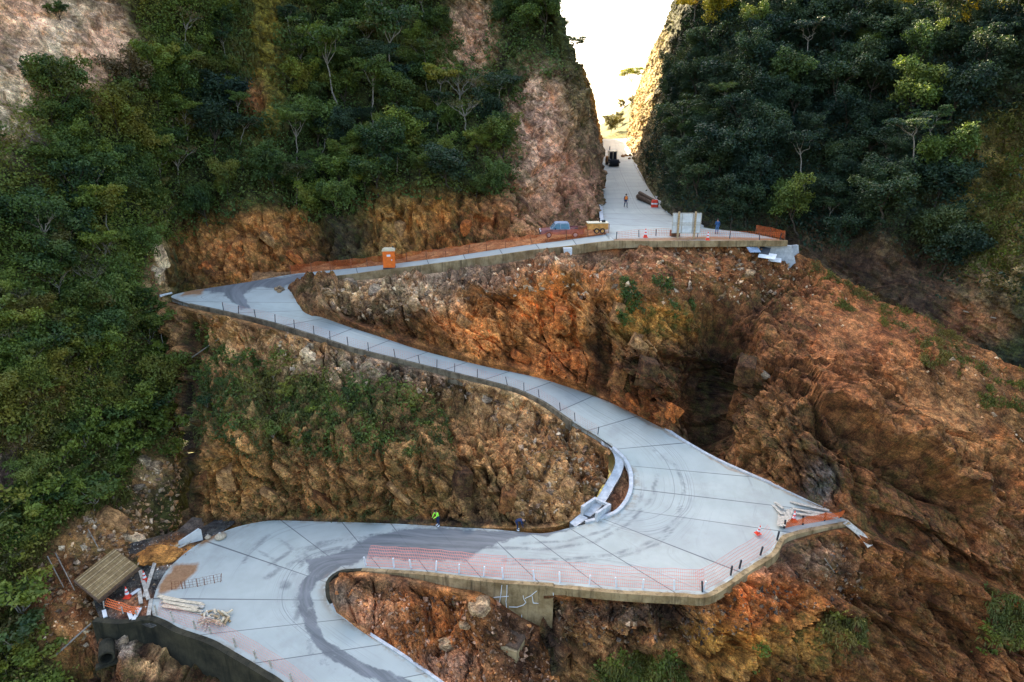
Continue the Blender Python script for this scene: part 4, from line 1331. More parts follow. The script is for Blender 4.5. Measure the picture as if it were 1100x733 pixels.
undergrowth('undergrowth', 'W', 26000, pmask([W_FOREST], W_HOLES, 12, 26, patchy=0.02), 'leaf_olive', 0.3, 'olive dry scrub patches on the slope above the orange rock wall', 34, 0.55, 0.5, 16)
undergrowth('undergrowth', 'W', 180000, maskW, 'leaf_back', 0.36, 'low leafy scrub covering the slope above the orange rock wall', 2, 0.65, 0.75, 18)
undergrowth('undergrowth', 'R', 250000, near(maskR), 'leaf_shaded', 0.38, 'dark low scrub covering the shaded right mountain wall', 3, 0.75, 0.9, 20)
# thin scrub clinging to the sunlit flank of the cut and the pink rocks
undergrowth('undergrowth', 'R', 16000, pmask([[(672, 60), (700, 0), (716, -100), (760, -100), (728, 20), (700, 96), (684, 150), (672, 160), (668, 130)]], (), 3, 9), 'leaf_olive', 0.42, 'sunlit scrub clinging to the bright rock flank of the cut', 4, 0.5, 0.2)
undergrowth('undergrowth', 'W', 7000, pmask([[(560, 90), (632, 80), (640, 160), (642, 235), (600, 252), (556, 262), (540, 215)]], [[(566, 110), (610, 96), (618, 190), (590, 215), (566, 190)]], 16, 12), 'leaf_olive', 0.24, 'dry scrub in the cracks of the pink rock face beside the cut', 5, 0.25, 0.12)
grass_blades('grass', 'A', 7000, pmask([[(860, 272), (1000, 330), (1110, 400), (1110, 480), (1060, 440), (980, 380), (900, 330)]], (), 12, 61, patchy=0.05), 'grass', 0.45, 'thin dry grass on the brown mound and along its crest', 35, 0.2)
undergrowth('undergrowth', 'A', 5000, pmask([[(858, 268), (935, 302), (1010, 340), (1110, 395), (1110, 425), (1000, 372), (900, 312)]], (), 8, 62, patchy=0.1), 'leaf_olive', 0.17, 'small scrubby tufts along the crest of the brown mound', 36, 0.2, 0.1)
undergrowth('undergrowth', 'B', 22000, pmask([[(206, 345), (240, 350), (300, 390), (350, 402), (400, 408), (440, 420), (478, 440), (480, 475), (430, 480), (370, 486), (300, 478), (240, 470), (208, 470)]], (), 26, 13, patchy=-0.02), 'leaf_left', 0.26, 'green scrub growing across the rock face below the middle arm of the road', 6, 0.25, 0.15)
undergrowth('undergrowth', 'B', 9000, pmask([[(215, 470), (480, 470), (470, 562), (300, 562), (215, 565)]], (), 30, 14), 'leaf_olive', 0.16, 'thin dry scrub on the lower part of the rock face behind the lower lane', 7, 0.16, 0.08)
undergrowth('undergrowth', 'A', 5000, pmask([[(666, 296), (716, 292), (748, 330), (740, 356), (690, 362), (664, 340)]], (), 18, 15, patchy=0.0), 'leaf_left', 0.2, 'sparse weeds on the earth below the signboard', 8, 0.16, 0.08)
undergrowth('undergrowth', 'F', 6500, pmask([[(880, 660), (930, 660), (925, 700), (880, 700)], [(1050, 620), (1110, 600), (1110, 690), (1060, 700)], [(640, 705), (720, 700), (740, 740), (640, 740)], [(815, 690), (840, 690), (835, 740), (805, 740)]], (), 22, 16, patchy=-0.05), 'leaf_left', 0.24, 'tufts of green weeds on the brown cliff below the bend', 9, 0.18, 0.1)
BLUFF = [(1040, 130), (1120, 100), (1120, 320), (1060, 318), (1034, 290)]
undergrowth('undergrowth', 'R', 20000, pmask([BLUFF], (), 16, 17, patchy=-0.3), 'leaf_olive', 0.24, 'olive and brown scrub on the rock bluff at the right edge', 20, 0.35, 0.2)
undergrowth('undergrowth', 'R', 7000, pmask([BLUFF], (), 16, 37, patchy=0.0), 'leaf_dry', 0.22, 'dry brown scrub on the rock bluff at the right edge', 21, 0.3, 0.2)
undergrowth('undergrowth', 'R', 9000, pmask([BLUFF], (), 16, 57, patchy=0.0), 'leaf_left', 0.28, 'green scrub on the rock bluff at the right edge', 22, 0.35, 0.3)
grass_blades('hanging_grass', 'R', 13000, pmask([[(1045, 190), (1090, 195), (1120, 190), (1120, 240), (1080, 245), (1040, 235)], [(1030, 240), (1100, 262), (1100, 285), (1034, 275)], [(1050, 130), (1100, 120), (1100, 140), (1056, 150)]], (), 14, 27), 'grass', 1.25, 'yellow green grass hanging from the rock bluff at the right edge', 10, 0.9)
grass_blades('grass', 'L', 26000, pmask([[(-40, 380), (80, 400), (150, 470), (130, 540), (80, 600), (70, 740), (-40, 760)]], [[(0, 478), (14, 484), (26, 518), (12, 534), (-20, 530)], [(45, 605), (70, 566), (108, 548), (138, 560), (140, 600), (88, 628), (112, 660), (108, 733), (66, 745), (34, 700), (24, 640)]], 16, 18), 'grass', 0.8, 'long olive grass on the lower left hillside', 11, 0.1)
grass_blades('grass', 'W', 12000, pmask([[(400, 20), (470, 20), (500, 80), (470, 110), (400, 110)], [(220, 10), (268, 5), (268, 80), (235, 70)], [(300, 10), (330, 5), (330, 40), (304, 40)]], (), 16, 19), 'grass', 1.3, 'dry yellowish grass hanging on the steep slope above the orange rock', 12, 0.7)
grass_blades('grass', 'B', 12000, pmask([[(206, 390), (300, 400), (480, 440), (480, 490), (350, 500), (210, 480)], [(330, 535), (420, 540), (420, 562), (330, 560)]], (), 22, 20, patchy=-0.2), 'grass', 0.7, 'yellow green grass on the rock face below the middle arm', 13, 0.3)
grass_blades('grass', 'F', 9000, pmask([[(1060, 640), (1110, 600), (1110, 690), (1060, 690)], [(880, 665), (930, 660), (925, 690), (880, 690)], [(640, 712), (720, 705), (740, 740), (640, 740)]], (), 12, 24), 'grass', 0.6, 'grass tufts on the cliff below the right bend', 14, 0.5)


# ---- trees one by one
ALT = {'leaf_back': (['leaf_back', 'leaf_left', 'leaf_shaded', 'leaf_olive'], [6, 3, 2, 0.7]), 'leaf_left': (['leaf_left', 'leaf_back', 'leaf_olive'], [6, 4, 1]), 'leaf_shaded': (['leaf_shaded', 'leaf_back'], [6, 1.3])}
def forest(key, mask, n, spacing, kinds, leafm, groupname, seed, labels, smin, smax, bark=('bark', 'pale_bark')):
    rng = np.random.default_rng(seed)
    rr = random.Random(seed)
    P, N, tot, x, y = sample(key, 9000, mask, rng)
    kept = []
    for p, nn in zip(P, N):
        if len(kept) >= n:
            break
        if kept:
            q = np.array([k[0] for k in kept])
            if ((q - p) ** 2).sum(1).min() < spacing ** 2:
                continue
        kept.append((p, nn))
    for p, nn in kept:
        kd = rr.choices([k for k, _ in kinds], [w for _, w in kinds])[0]
        alt = ALT.get(leafm)
        lf = (rr.choices(*alt)[0] if alt and kd != 'dry' else leafm) if kd != 'dry' else 'leaf_olive'
        lf = 'leaf_dry' if kd == 'dry' and rr.random() < 0.35 else lf
        bk = bark[1] if kd != 'round' else bark[0]
        lab, grp = labels[kd]
        plant_tree(p - nn * 0.15, kd, lf, bk, lab, grp, rr.uniform(smin, smax), rr, lean=(nn[1] * -0.18, nn[0] * 0.18))
    return kept


forest('W', pmask([W_FOREST], W_HOLES + [[(262, -40), (312, -40), (310, 60), (304, 165), (258, 165)], [(466, -40), (540, -40), (535, 105), (505, 118), (466, 118)], [(545, 60), (640, 60), (640, 260), (545, 245)]], 8, 6, ymin=-30), 150, 2.0, [('round', 10), ('umbrella', 1.6), ('dry', 1)], 'leaf_back', '', 71,
       {'round': ('dense green broadleaf tree in the forest above the orange rock wall', 'broadleaf trees above the orange rock wall'),
        'umbrella': ('slender flat-crowned tree in the forest above the orange rock wall', 'slender trees above the orange rock wall'),
        'dry': ('thin brownish tree with bare pale branches in the forest above the orange rock wall', 'sparse trees above the orange rock wall')}, 0.5, 1.0)
forest('L', pmask([[(-60, 165), (60, 150), (130, 130), (180, 60), (240, 40), (235, 215), (200, 255), (160, 258), (150, 320), (180, 380), (192, 460), (150, 490), (80, 440), (20, 430), (-60, 440)]], L_HOLES, 10, 5, ymin=-30), 90, 2.0, [('round', 7), ('umbrella', 1.6), ('dry', 1.2)], 'leaf_left', '', 72,
       {'round': ('bushy green tree on the left mountainside', 'bushy trees on the left mountainside'),
        'umbrella': ('slender light-crowned tree with pale stem on the left mountainside', 'slender trees on the left mountainside'),
        'dry': ('thin half-bare tree with pale twigs on the left mountainside', 'half-bare trees on the left mountainside')}, 0.42, 0.85)
forest('R', near(pmask([R_FOREST], R_HOLES + [[(690, 250), (684, 150), (735, 20), (700, -50), (752, 60), (722, 120), (728, 190), (760, 240)], [(730, -60), (800, -60), (800, 66), (730, 60)], [(905, -60), (1000, -60), (990, 45), (915, 45)], [(1010, -60), (1090, -60), (1085, 42), (1015, 42)], [(1022, 118), (1180, 95), (1180, 345), (1020, 335)]], 8, 7, ymin=2), 122.0), 165, 2.1, [('round', 12), ('umbrella', 1)], 'leaf_shaded', '', 73,
       {'round': ('dark shaded broadleaf tree on the right mountain wall', 'dark trees on the right mountain wall'),
        'umbrella': ('dark slender tree with thin stem on the right mountain wall', 'slender dark trees on the right mountain wall')}, 0.5, 1.0)
forest('X', pmask([[(655, 100), (720, 80), (720, 156), (640, 152), (636, 140), (650, 132)]], (), 1, 8), 9, 9.0, [('round', 1)], 'leaf_olive', '', 74,
       {'round': ('distant sunlit tree on the far hill beyond the crest of the road', 'trees on the far hill')}, 0.7, 1.1)
forest('L', pmask([[(-30, 340), (190, 350), (196, 470), (150, 490), (110, 540), (40, 570), (20, 640), (60, 730), (-30, 740)]], L_HOLES, 14, 5), 95, 1.35, [('bush', 1)], 'leaf_left', '', 75,
       {'bush': ('small green bush on the lower left hillside', 'bushes on the lower left hillside')}, 0.6, 1.9)
forest('L', pmask([[(-30, 330), (185, 345), (192, 470), (150, 480), (110, 520), (40, 560), (-30, 600)]], L_HOLES, 14, 15), 26, 3.2, [('umbrella', 2), ('dry', 2), ('round', 2)], 'leaf_left', '', 78,
       {'round': ('small leafy tree among the scrub on the lower left hillside', 'small leafy trees on the lower left hillside'),
        'umbrella': ('small slender tree among the scrub on the lower left hillside', 'small slender trees on the lower left hillside'),
        'dry': ('small half-dead tree among the scrub on the lower left hillside', 'small half-dead trees on the lower left hillside')}, 0.35, 0.65)
forest('B', pmask([[(206, 360), (300, 400), (480, 435), (478, 480), (300, 480), (208, 470)]], (), 14, 5), 26, 1.1, [('bush', 1)], 'leaf_left', '', 76,
       {'bush': ('small green bush on the rock face below the middle arm of the road', 'bushes on the rock face below the middle arm')}, 0.35, 0.75)

NOTABLE = [
    ('W', 363, 120, 'umbrella', 'leaf_back', 1.35, 'pale tree with forked white stems left of the tallest pale-stemmed tree'),
    ('W', 418, 118, 'umbrella', 'leaf_back', 1.55, 'tallest pale-stemmed tree mid slope above the orange rock wall'),
    ('W', 399, 142, 'umbrella', 'leaf_left', 1.1, 'shorter flat-topped tree just below the tallest pale-stemmed tree'),
    ('W', 493, 126, 'dry', 'leaf_back', 1.3, 'pale crooked tree below the pink rock stripe'),
    ('W', 318, 178, 'umbrella', 'leaf_left', 0.9, 'yellowish flat-topped tree right above the cracked orange rock'),
    ('L', 196, 176, 'dry', 'leaf_dry', 1.25, 'rusty brown tree with spreading white branches above the pale bluff on the left'),
    ('L', 218, 168, 'dry', 'leaf_olive', 1.2, 'bare twisting white-branched tree below the mossy rock slab on the left'),
    ('L', 140, 112, 'round', 'leaf_dry', 0.85, 'dry straw-coloured rounded tree beside the bare pink rocks upper left'),
    ('L', 62, 124, 'round', 'leaf_left', 0.9, 'rounded green tree standing in front of the bare pink rocks upper left'),
    ('L', 65, 22, 'bush', 'leaf_left', 1.1, 'small green bush growing in the bare pink rock at the upper left corner'),
    ('L', 50, 283, 'dry', 'leaf_left', 0.85, 'white V-shaped bare tree in the middle of the left mountainside'),
    ('L', 118, 302, 'umbrella', 'leaf_left', 0.7, 'thin straight pale tree just left of the pale bluff beside the top bend'),
    ('L', 100, 236, 'dry', 'leaf_left', 0.9, 'pale tree with an elbow-bent stem upper middle of the left mountainside'),
    ('R', 766, 44, 'round', 'leaf_sunlit', 1.0, 'golden sunlit rounded tree at the top of the right wall near the cut'),
    ('R', 748, 40, 'umbrella', 'leaf_sunlit', 1.0, 'sunlit yellow slim tree at the edge of the sunlit rock flank'),
    ('R', 948, 34, 'round', 'leaf_sunlit', 1.05, 'golden sunlit tree cut by the top edge above the dark right forest'),
    ('R', 1046, 36, 'round', 'leaf_sunlit', 1.05, 'golden sunlit tree at the top right corner of the forest'),
    ('R', 676, 108, 'umbrella', 'leaf_left', 1.6, 'lone flat-crowned tree leaning out over the cut from the bright rock flank'),
    ('W', 617, 70, 'umbrella', 'leaf_back', 0.55, 'small tree leaning out from the edge of the left wall against the sky'),
    ('W', 606, 36, 'round', 'leaf_back', 0.45, 'dark bush-like tree on the upper edge of the left wall against the sky'),
]
rr_ = random.Random(5)
for key, px, py, kd, lf, s, lab in NOTABLE:
    p, nn = surf(key, px, py)
    plant_tree(p - nn * 0.1, kd, lf, 'bark' if kd in ('round', 'bush') else 'pale_bark', lab, None, s, rr_, lean=(nn.y * -0.12, nn.x * 0.12), cat='bush' if kd == 'bush' else 'tree')
# ------------------------------------------------------------------ walls, kerbs, gutters
def edge(which, a, b):
    src = roadL if which == 'L' else roadR
    return src[a:b + 1]


IDX = {k: i for i, k in enumerate([s[0] for s in ST])}
IDR = {k: i for i, k in enumerate([s[1] for s in ST])}
M['kerb_wall'] = M['kerb']
# tan wall carrying the upper lane
l0 = edge('L', 0, 10)
apr = np.array([upL[0] + (upR[0] - upL[0]) * f for f in (1.0, 0.8, 0.6, 0.4, 0.2, 0.0)])
apr[:, 2] += 0.02
wl = np.concatenate([apr, l0[1:]])
tag(sweep_box('retaining_wall', wl, 0.04, np.interp(range(len(wl)), [0, 4, 7, len(wl) - 1], [-0.6, -0.7, -1.25, -1.0]), 0.32, M['tan_wall'], 1, 0.05, 3), 'long low tan retaining wall holding up the upper lane and the apron below the signboard', 'wall')
tag(sweep_box('retaining_wall', edge('R', 14, 23), 0.12, np.interp(range(10), [0, 3, 9], [-1.5, -1.3, -0.9]), 0.3, M['brown_wall'], -1, 0.05, 4), 'low weathered wall along the outer edge of the middle arm of the road', 'wall')
i0, i1 = IDX[(910, 560)], IDX[(595, 628)]
wl = edge('L', i0, i1)
tag(sweep_box('retaining_wall', wl, 0.05, np.interp(range(len(wl)), [0, 3, len(wl) - 1], [-0.75, -0.68, -0.62]), 0.4, M['tan_wall'], 1, 0.16, 5), 'tan earthy retaining wall around the outer edge of the right hairpin bend', 'wall')
i2 = IDX[(390, 611.5)]
wl = edge('L', i1, i2)
gw = sweep_box('retaining_wall', wl + np.array((0, 0, 0.0)), 0.14, np.interp(range(len(wl)), [0, 2, 4, len(wl) - 1], [-5.5, -5.0, -3.4, -1.2]), 0.4, M['tan_wall'], 1, 0.04, 6)
tag(gw, 'tall stained concrete wall under the lower lane with white scrawled writing', 'wall')
i3 = IDX[(355, 650)]
wl = edge('L', i2, i3)
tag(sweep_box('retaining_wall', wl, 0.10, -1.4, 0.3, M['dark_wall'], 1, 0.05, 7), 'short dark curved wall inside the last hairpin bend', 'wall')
j0 = IDR[(165, 662)]
wl = np.concatenate([[atz(104, 663.5, -37.0), atz(132, 666, -37.0)], edge('R', j0, len(ST) - 1)])
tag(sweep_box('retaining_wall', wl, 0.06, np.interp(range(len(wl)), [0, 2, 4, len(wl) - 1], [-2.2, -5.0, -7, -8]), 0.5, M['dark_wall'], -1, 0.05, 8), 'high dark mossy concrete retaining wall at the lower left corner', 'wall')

# raised kerbs
def kerb(line, h=0.14, w=0.28, side=1):
    structure(sweep_box('kerb', line, h, -0.3, w, M['kerb'], side, 0, 0, None, 0.5))


kerb(edge('L', 12, IDX[(904, 560)] if (904, 560) in IDX else IDX[(890, 549)]), 0.12, 0.3, 1)
kerb(edge('L', i3, len(ST) - 1), 0.10, 0.25, 1)
kerb(upR[2:9], 0.16, 0.35, -1)
kerb(upL[2:9], 0.14, 0.5, 1)

# inner side of the right hairpin: gutter channel, kerb and the rubble pit between
gz = lambda pts, z: np.array([atz(x, y, z) for x, y in pts])
g_out = np.array([atz(646, 472, -29.55), atz(657, 483, -30.1), atz(661, 494, -30.7), atz(658, 505, -31.4), atz(651, 517, -31.9), atz(643, 531, -32.4), atz(630, 545, -32.9), atz(612, 560, -33.5)])
g_in = np.array([atz(650, 475, -29.6), atz(664, 486, -30.3), atz(670, 497, -30.9), atz(667, 509, -31.6), atz(660, 521, -32.1), atz(652, 535, -32.5), atz(640, 549, -32.95), atz(618, 565, -33.5)])
g_out[:, 2] -= 0.12
g_in[:, 2] -= 0.12
gutter, _ = ribbon('gutter', g_in, g_out, 0.3, 8, M['kerb'], None, 2.2)
pit_in = np.array([atz(666, 487, -30.4), atz(674, 497, -30.95), atz(680, 511, -31.6), atz(680, 524, -32.0), atz(676, 537, -32.3), atz(668, 548, -32.6), atz(655, 557, -33.0), atz(630, 566, -33.45)])
pit_in[:, 2] -= 0.35
pit_o = g_in.copy()
pit_o[:, 2] -= 0.3
mid = (pit_in + pit_o) / 2
mid[:, 2] -= 0.5
terrain('ground', 'pit', np.array([pit_in, mid, pit_o]), 0.1, 95, (0.16, 0.075, 0.04), (), big=0, block=0, small=0.6, groove=0, soft=0.3, damp=0.3, moss=0.2, taper=(0, 0), top_skirt=(0.1, 0, -0.5), bot_skirt=(-0.1, 0, -0.5))
kerb(edge('R', IDR[(659, 481)], IDR[(629, 563)]), 0.16, 0.35, -1)
# stone-lined culvert mouth at the foot of the gutter
class MB:
    """collects simple solids into one mesh"""
    def __init__(self):
        self.v, self.f, self.mi = [], [], []

    def add(self, V, F, m=0, X=None):
        n = len(self.v)
        for p in V:
            p = Vector(p)
            self.v.append(X @ p if X is not None else p)
        for f in F:
            self.f.append([i + n for i in f])
            self.mi.append(m)
        return self

    def box(self, c, s, m=0, X=None, rz=0.0, rx=0.0, ry=0.0, taper=1.0):
        x, y, z = s[0] / 2, s[1] / 2, s[2] / 2
        t = taper
        V = [(-x, -y, -z), (x, -y, -z), (x, y, -z), (-x, y, -z), (-x * t, -y * t, z), (x * t, -y * t, z), (x * t, y * t, z), (-x * t, y * t, z)]
        F = [(3, 2, 1, 0), (4, 5, 6, 7), (0, 1, 5, 4), (1, 2, 6, 5), (2, 3, 7, 6), (3, 0, 4, 7)]
        L = Matrix.Translation(c) @ Matrix.Rotation(rz, 4, 'Z') @ Matrix.Rotation(ry, 4, 'Y') @ Matrix.Rotation(rx, 4, 'X')
        return self.add(V, F, m, (X @ L) if X is not None else L)

    def cyl(self, a, b, r0, r1=None, n=10, m=0):
        r1 = r0 if r1 is None else r1
        a, b = Vector(a), Vector(b)
        q = (b - a).to_track_quat('Z', 'Y').to_matrix()
        V = []
        for p, r in ((a, r0), (b, r1)):
            for k in range(n):
                w = 2 * PI * k / n
                V.append(p + q @ Vector((math.cos(w) * r, math.sin(w) * r, 0)))
        F = [(k, (k + 1) % n, n + (k + 1) % n, n + k) for k in range(n)] + [tuple(range(n - 1, -1, -1)), tuple(range(n, 2 * n))]
        return self.add(V, F, m)

    def lathe(self, prof, n=14, m=0, c=(0, 0, 0)):
        V, F = [], []
        for r, z in prof:
            for k in range(n):
                w = 2 * PI * k / n
                V.append((c[0] + r * math.cos(w), c[1] + r * math.sin(w), c[2] + z))
        for j in range(len(prof) - 1):
            for k in range(n):
                F.append((j * n + k, j * n + (k + 1) % n, (j + 1) * n + (k + 1) % n, (j + 1) * n + k))
        F.append(tuple(range(n - 1, -1, -1)))
        F.append(tuple(range((len(prof) - 1) * n, len(prof) * n)))
        return self.add(V, F, m)

    def prism(self, outline, y0, y1, m=0, X=None):
        """outline in (x, z), extruded along y"""
        n = len(outline)
        V = [(x, y0, z) for x, z in outline] + [(x, y1, z) for x, z in outline]
        F = [tuple(range(n)), tuple(range(2 * n - 1, n - 1, -1))] + [(k, n + k, n + (k + 1) % n, (k + 1) % n) for k in range(n)]
        return self.add(V, F, m, X)

    def build(self, name, mats, parent=None, bevel=0.0, smooth=False):
        me = bpy.data.meshes.new(name)
        me.from_pydata([tuple(p) for p in self.v], [], self.f)
        import bmesh
        bm = bmesh.new()
        bm.from_mesh(me)
        bmesh.ops.recalc_face_normals(bm, faces=bm.faces)
        if bevel:
            bmesh.ops.bevel(bm, geom=[e for e in bm.edges], offset=bevel, segments=1, affect='EDGES', profile=0.5)
        bm.to_mesh(me)
        bm.free()
        mats = mats if isinstance(mats, (list, tuple)) else [mats]
        for m in mats:
            me.materials.append(m)
        if not bevel:
            me.polygons.foreach_set('material_index', self.mi)
        if smooth:
            me.polygons.foreach_set('use_smooth', [True] * len(me.polygons))
        return link(name, me, None, parent)


def empty(name, loc, rz=0.0, label=None, cat=None, group=None):
    o = bpy.data.objects.new(name, None)
    COL.objects.link(o)
    o.empty_display_size = 0.4
    o.location = loc
    o.rotation_euler = (0, 0, rz)
    return tag(o, label, cat, group)


def copy_tree(o, parent=None):
    c = o.copy()
    COL.objects.link(c)
    if parent is not None:
        c.parent = parent
    for ch in list(o.children):
        copy_tree(ch, c)
    return c


_rx, _ry = proj(roadG)
_ux, _uy = proj(upG)


def on_road(px, py, up=False):
    g, x, y = (upG, _ux, _uy) if up else (roadG, _rx, _ry)
    k = np.unravel_index(np.argmin((x - px) ** 2 + (y - py) ** 2), x.shape)
    return Vector(g[k])


def on_patch(key, px, py):
    return surf(key, px, py)[0]


# paints and plastics
def paint(name, col, rough=0.45, var=0.12):
    return simple_mat(name, col, rough, var, 3.0)


M['orange'] = paint('orange_plastic', (0.80, 0.16, 0.02), 0.45)
M['net'] = paint('orange_net', (0.75, 0.15, 0.035), 0.6)
M['net_faded'] = paint('faded_net', (0.72, 0.24, 0.17), 0.6)
M['white'] = paint('white_paint', (0.72, 0.72, 0.70), 0.5)
M['red'] = simple_mat('dusty_red_paint', (0.24, 0.085, 0.07), 0.5, 0.35, 2.0)
M['conered'] = paint('cone_red', (0.78, 0.06, 0.025), 0.5)
M['yellow'] = simple_mat('dusty_yellow_paint', (0.50, 0.22, 0.05), 0.55, 0.3, 2.5)
M['black'] = paint('black_rubber', (0.018, 0.018, 0.019), 0.8)
M['darkmetal'] = paint('dark_metal', (0.035, 0.037, 0.04), 0.5)
M['steel'] = simple_mat('steel', (0.35, 0.36, 0.37), 0.4, 0.15, 4, metallic=0.6)
M['rust'] = simple_mat('rusty_steel', (0.20, 0.075, 0.035), 0.85, 0.35, 6)
M['glass'] = paint('tinted_glass', (0.10, 0.20, 0.26), 0.08)
M['wood'] = simple_mat('raw_wood', (0.42, 0.29, 0.15), 0.85, 0.4, 5)
M['greywood'] = simple_mat('weathered_wood', (0.42, 0.37, 0.29), 0.9, 0.35, 5)
M['palewood'] = simple_mat('pale_wood', (0.58, 0.47, 0.31), 0.85, 0.3, 5)
M['darkwood'] = simple_mat('dark_wood', (0.10, 0.06, 0.035), 0.9, 0.4, 5)
M['cream'] = paint('cream_paint', (0.62, 0.53, 0.34), 0.5)
M['panel'] = simple_mat('sign_back', (0.62, 0.62, 0.58), 0.55, 0.15, 1.2)
M['tarp'] = simple_mat('blue_grey_sheet', (0.25, 0.30, 0.36), 0.5, 0.3, 2)
M['boulder'] = None
M['skin'] = paint('skin', (0.36, 0.20, 0.13), 0.6)
M['hair'] = paint('hair', (0.02, 0.015, 0.012), 0.8)
M['navy'] = simple_mat('navy_cloth', (0.018, 0.030, 0.075), 0.9, 0.25, 9)
M['blue'] = simple_mat('blue_cloth', (0.03, 0.085, 0.20), 0.9, 0.25, 9)
M['jeans'] = simple_mat('jeans', (0.06, 0.13, 0.25), 0.9, 0.25, 9)
M['orangecloth'] = simple_mat('orange_cloth', (0.85, 0.22, 0.03), 0.8, 0.15, 9)
M['neon'] = simple_mat('neon_cloth', (0.35, 0.85, 0.06), 0.8, 0.15, 9)
M['sack'] = simple_mat('sackcloth', (0.48, 0.37, 0.24), 0.9, 0.3, 6, bump=0.03)


def mat_woven():
    t = NT('woven_slats')
    c = t.coord('Object')
    w = t.n('ShaderNodeTexWave', wave_type='BANDS', bands_direction='X')
    w.inputs['Scale'].default_value = 1.1
    w.inputs['Distortion'].default_value = 0.6
    w.inputs['Detail'].default_value = 3
    t.l(c, w.inputs['Vector'])
    w2 = t.n('ShaderNodeTexWave', wave_type='BANDS', bands_direction='Y')
    w2.inputs['Scale'].default_value = 1.1
    w2.inputs['Distortion'].default_value = 0.8
    t.l(c, w2.inputs['Vector'])
    n = t.noise(c, 1.2, 6, 0.7)
    col = t.mix(t.rampf(n, 0.3, 0.7), (0.17, 0.105, 0.042), (0.30, 0.20, 0.085))
    col = t.mix(t.math('MULTIPLY', t.rampf(w.outputs['Fac'], 0.0, 0.35, 1, 0), 0.5), col, (0.07, 0.04, 0.02))
    col = t.mix(t.math('MULTIPLY', t.rampf(w2.outputs['Fac'], 0.0, 0.3, 1, 0), 0.3), col, (0.07, 0.04, 0.02))
    t.bsdf(col, 0.9, t.bump(w.outputs['Fac'], 0.5, 0.04), 0, 0.2)
    return t.m


M['woven'] = mat_woven()


# ---- plastic mesh safety fences: posts and a real net of strands
def fence(name, line, height, spacing, netm, postm, label, lean=None, post_h=None, post_w=0.07, net=True, cat='fence', pitch=0.14, sw=0.028, sag=0.06, seed=1):
    rng = np.random.default_rng(seed)
    P = np.asarray(line, float)
    t, L = even_t(P, pitch)
    Q = crom(P, t)
    s = np.linspace(0, L, len(Q))
    root = empty(name, Q[0], 0, label, cat)
    org = Q[0]
    nposts = max(2, int(round(L / spacing)) + 1)
    sp = np.linspace(0, L, nposts)
    sp[1:-1] += rng.normal(size=max(0, nposts - 2)) * spacing * 0.13
    pt = np.interp(sp, s, t)
    pp = crom(P, pt)
    ph = post_h or height
    lv = np.zeros(3) if lean is None else None
    d = np.gradient(Q, axis=0)
    d[:, 2] = 0
    d /= np.maximum(np.linalg.norm(d, axis=1, keepdims=True), 1e-9)
    left = np.stack([-d[:, 1], d[:, 0], 0 * d[:, 0]], -1)
    off = left * (lean or 0.0)
    for p in pp:
        m = MB()
        m.box((p[0] - org[0], p[1] - org[1], p[2] - org[2] + ph / 2 - 0.1), (post_w, post_w, ph + 0.2), rx=rng.normal() * 0.10, ry=rng.normal() * 0.10)
        m.build('post', postm, root)
    if net:
        nh = int(height / pitch) + 1
        wob = 0.05 * fbm(Q * 0.8, 2, seed)
        droop = sag * np.sin(PI * ((s / spacing) % 1.0)) + sag * fbm(Q * 0.5 + 7, 2, seed + 3)
        Vs, Fs, n = [], [], 0
        lv = [Q + np.array((0, 0, 1.0)) * (0.04 + f * (height - droop))[:, None] + off * f + left * wob[:, None] for f in np.linspace(0, 1, nh)]
        for k in range(nh):
            a = lv[k]
            b = a + np.array((0, 0, sw)) + off * (sw / max(height, .1))
            i = np.arange(len(Q))
            Vs += [a, b]
            Fs.append(np.stack([n + i[:-1], n + i[1:], n + len(Q) + i[1:], n + len(Q) + i[:-1]], -1))
            n += 2 * len(Q)
        lo, hi = lv[0], lv[-1]
        for k in range(0, len(Q)):
            w = d[k] * sw
            Vs.append(np.array([lo[k], lo[k] + w, hi[k] + w, hi[k]]))
            Fs.append(np.array([[n, n + 1, n + 2, n + 3]]))
            n += 4
        me = np_mesh('net', np.concatenate(Vs) - org, np.concatenate(Fs), False)
        link('net', me, netm, root)
    return root


ln = edge('R', 0, 9).copy()
ln[:, 1] += 0.12
fence('safety_fence', ln, 1.15, 2.4, M['net'], M['rust'], 'orange plastic mesh fence along the back of the upper lane in front of the pickup', sw=0.023, sag=0.16)
ln = np.array([on_grade(812, 250.5), on_grade(826, 253), on_grade(843, 257.5)])
fence('safety_fence', ln + np.array((0, 0.1, 0)), 0.9, 2.0, M['net'], M['rust'], 'dark orange mesh fence at the right end of the apron against the dark forest', sw=0.024, seed=4)
ln = edge('R', 15, 24) + np.array((0.15, 0.2, 0.05))
fence('safety_fence', ln, 0.85, 2.3, M['net_faded'], M['darkmetal'], 'faint mesh fence with dark posts along the outer edge of the middle arm', sw=0.010, pitch=0.2, post_w=0.065, seed=5)
ln = edge('L', IDX[(840, 526)] + 4, i1)
ln = np.array([atz(838, 583, -32.75), atz(828, 594, -32.85), atz(800, 612, -33.1), atz(780, 626, -33.25), atz(757, 638, -33.45)]) + np.array((-0.15, 0.25, 0.02))
fence('safety_fence', ln, 1.0, 2.1, M['net_faded'], M['darkmetal'], 'pink mesh fence with short black posts on the front right edge of the hairpin', lean=0.0 - 0.9, sw=0.018, pitch=0.15, post_w=0.11, post_h=0.85, seed=6)
ln = np.array([atz(757, 637.5, -33.45), atz(728, 636.5, -33.65), atz(668, 633.5, -33.9), atz(595, 627, -34.3), atz(540, 623.5, -34.6)]) + np.array((0, 0.25, 0.02))
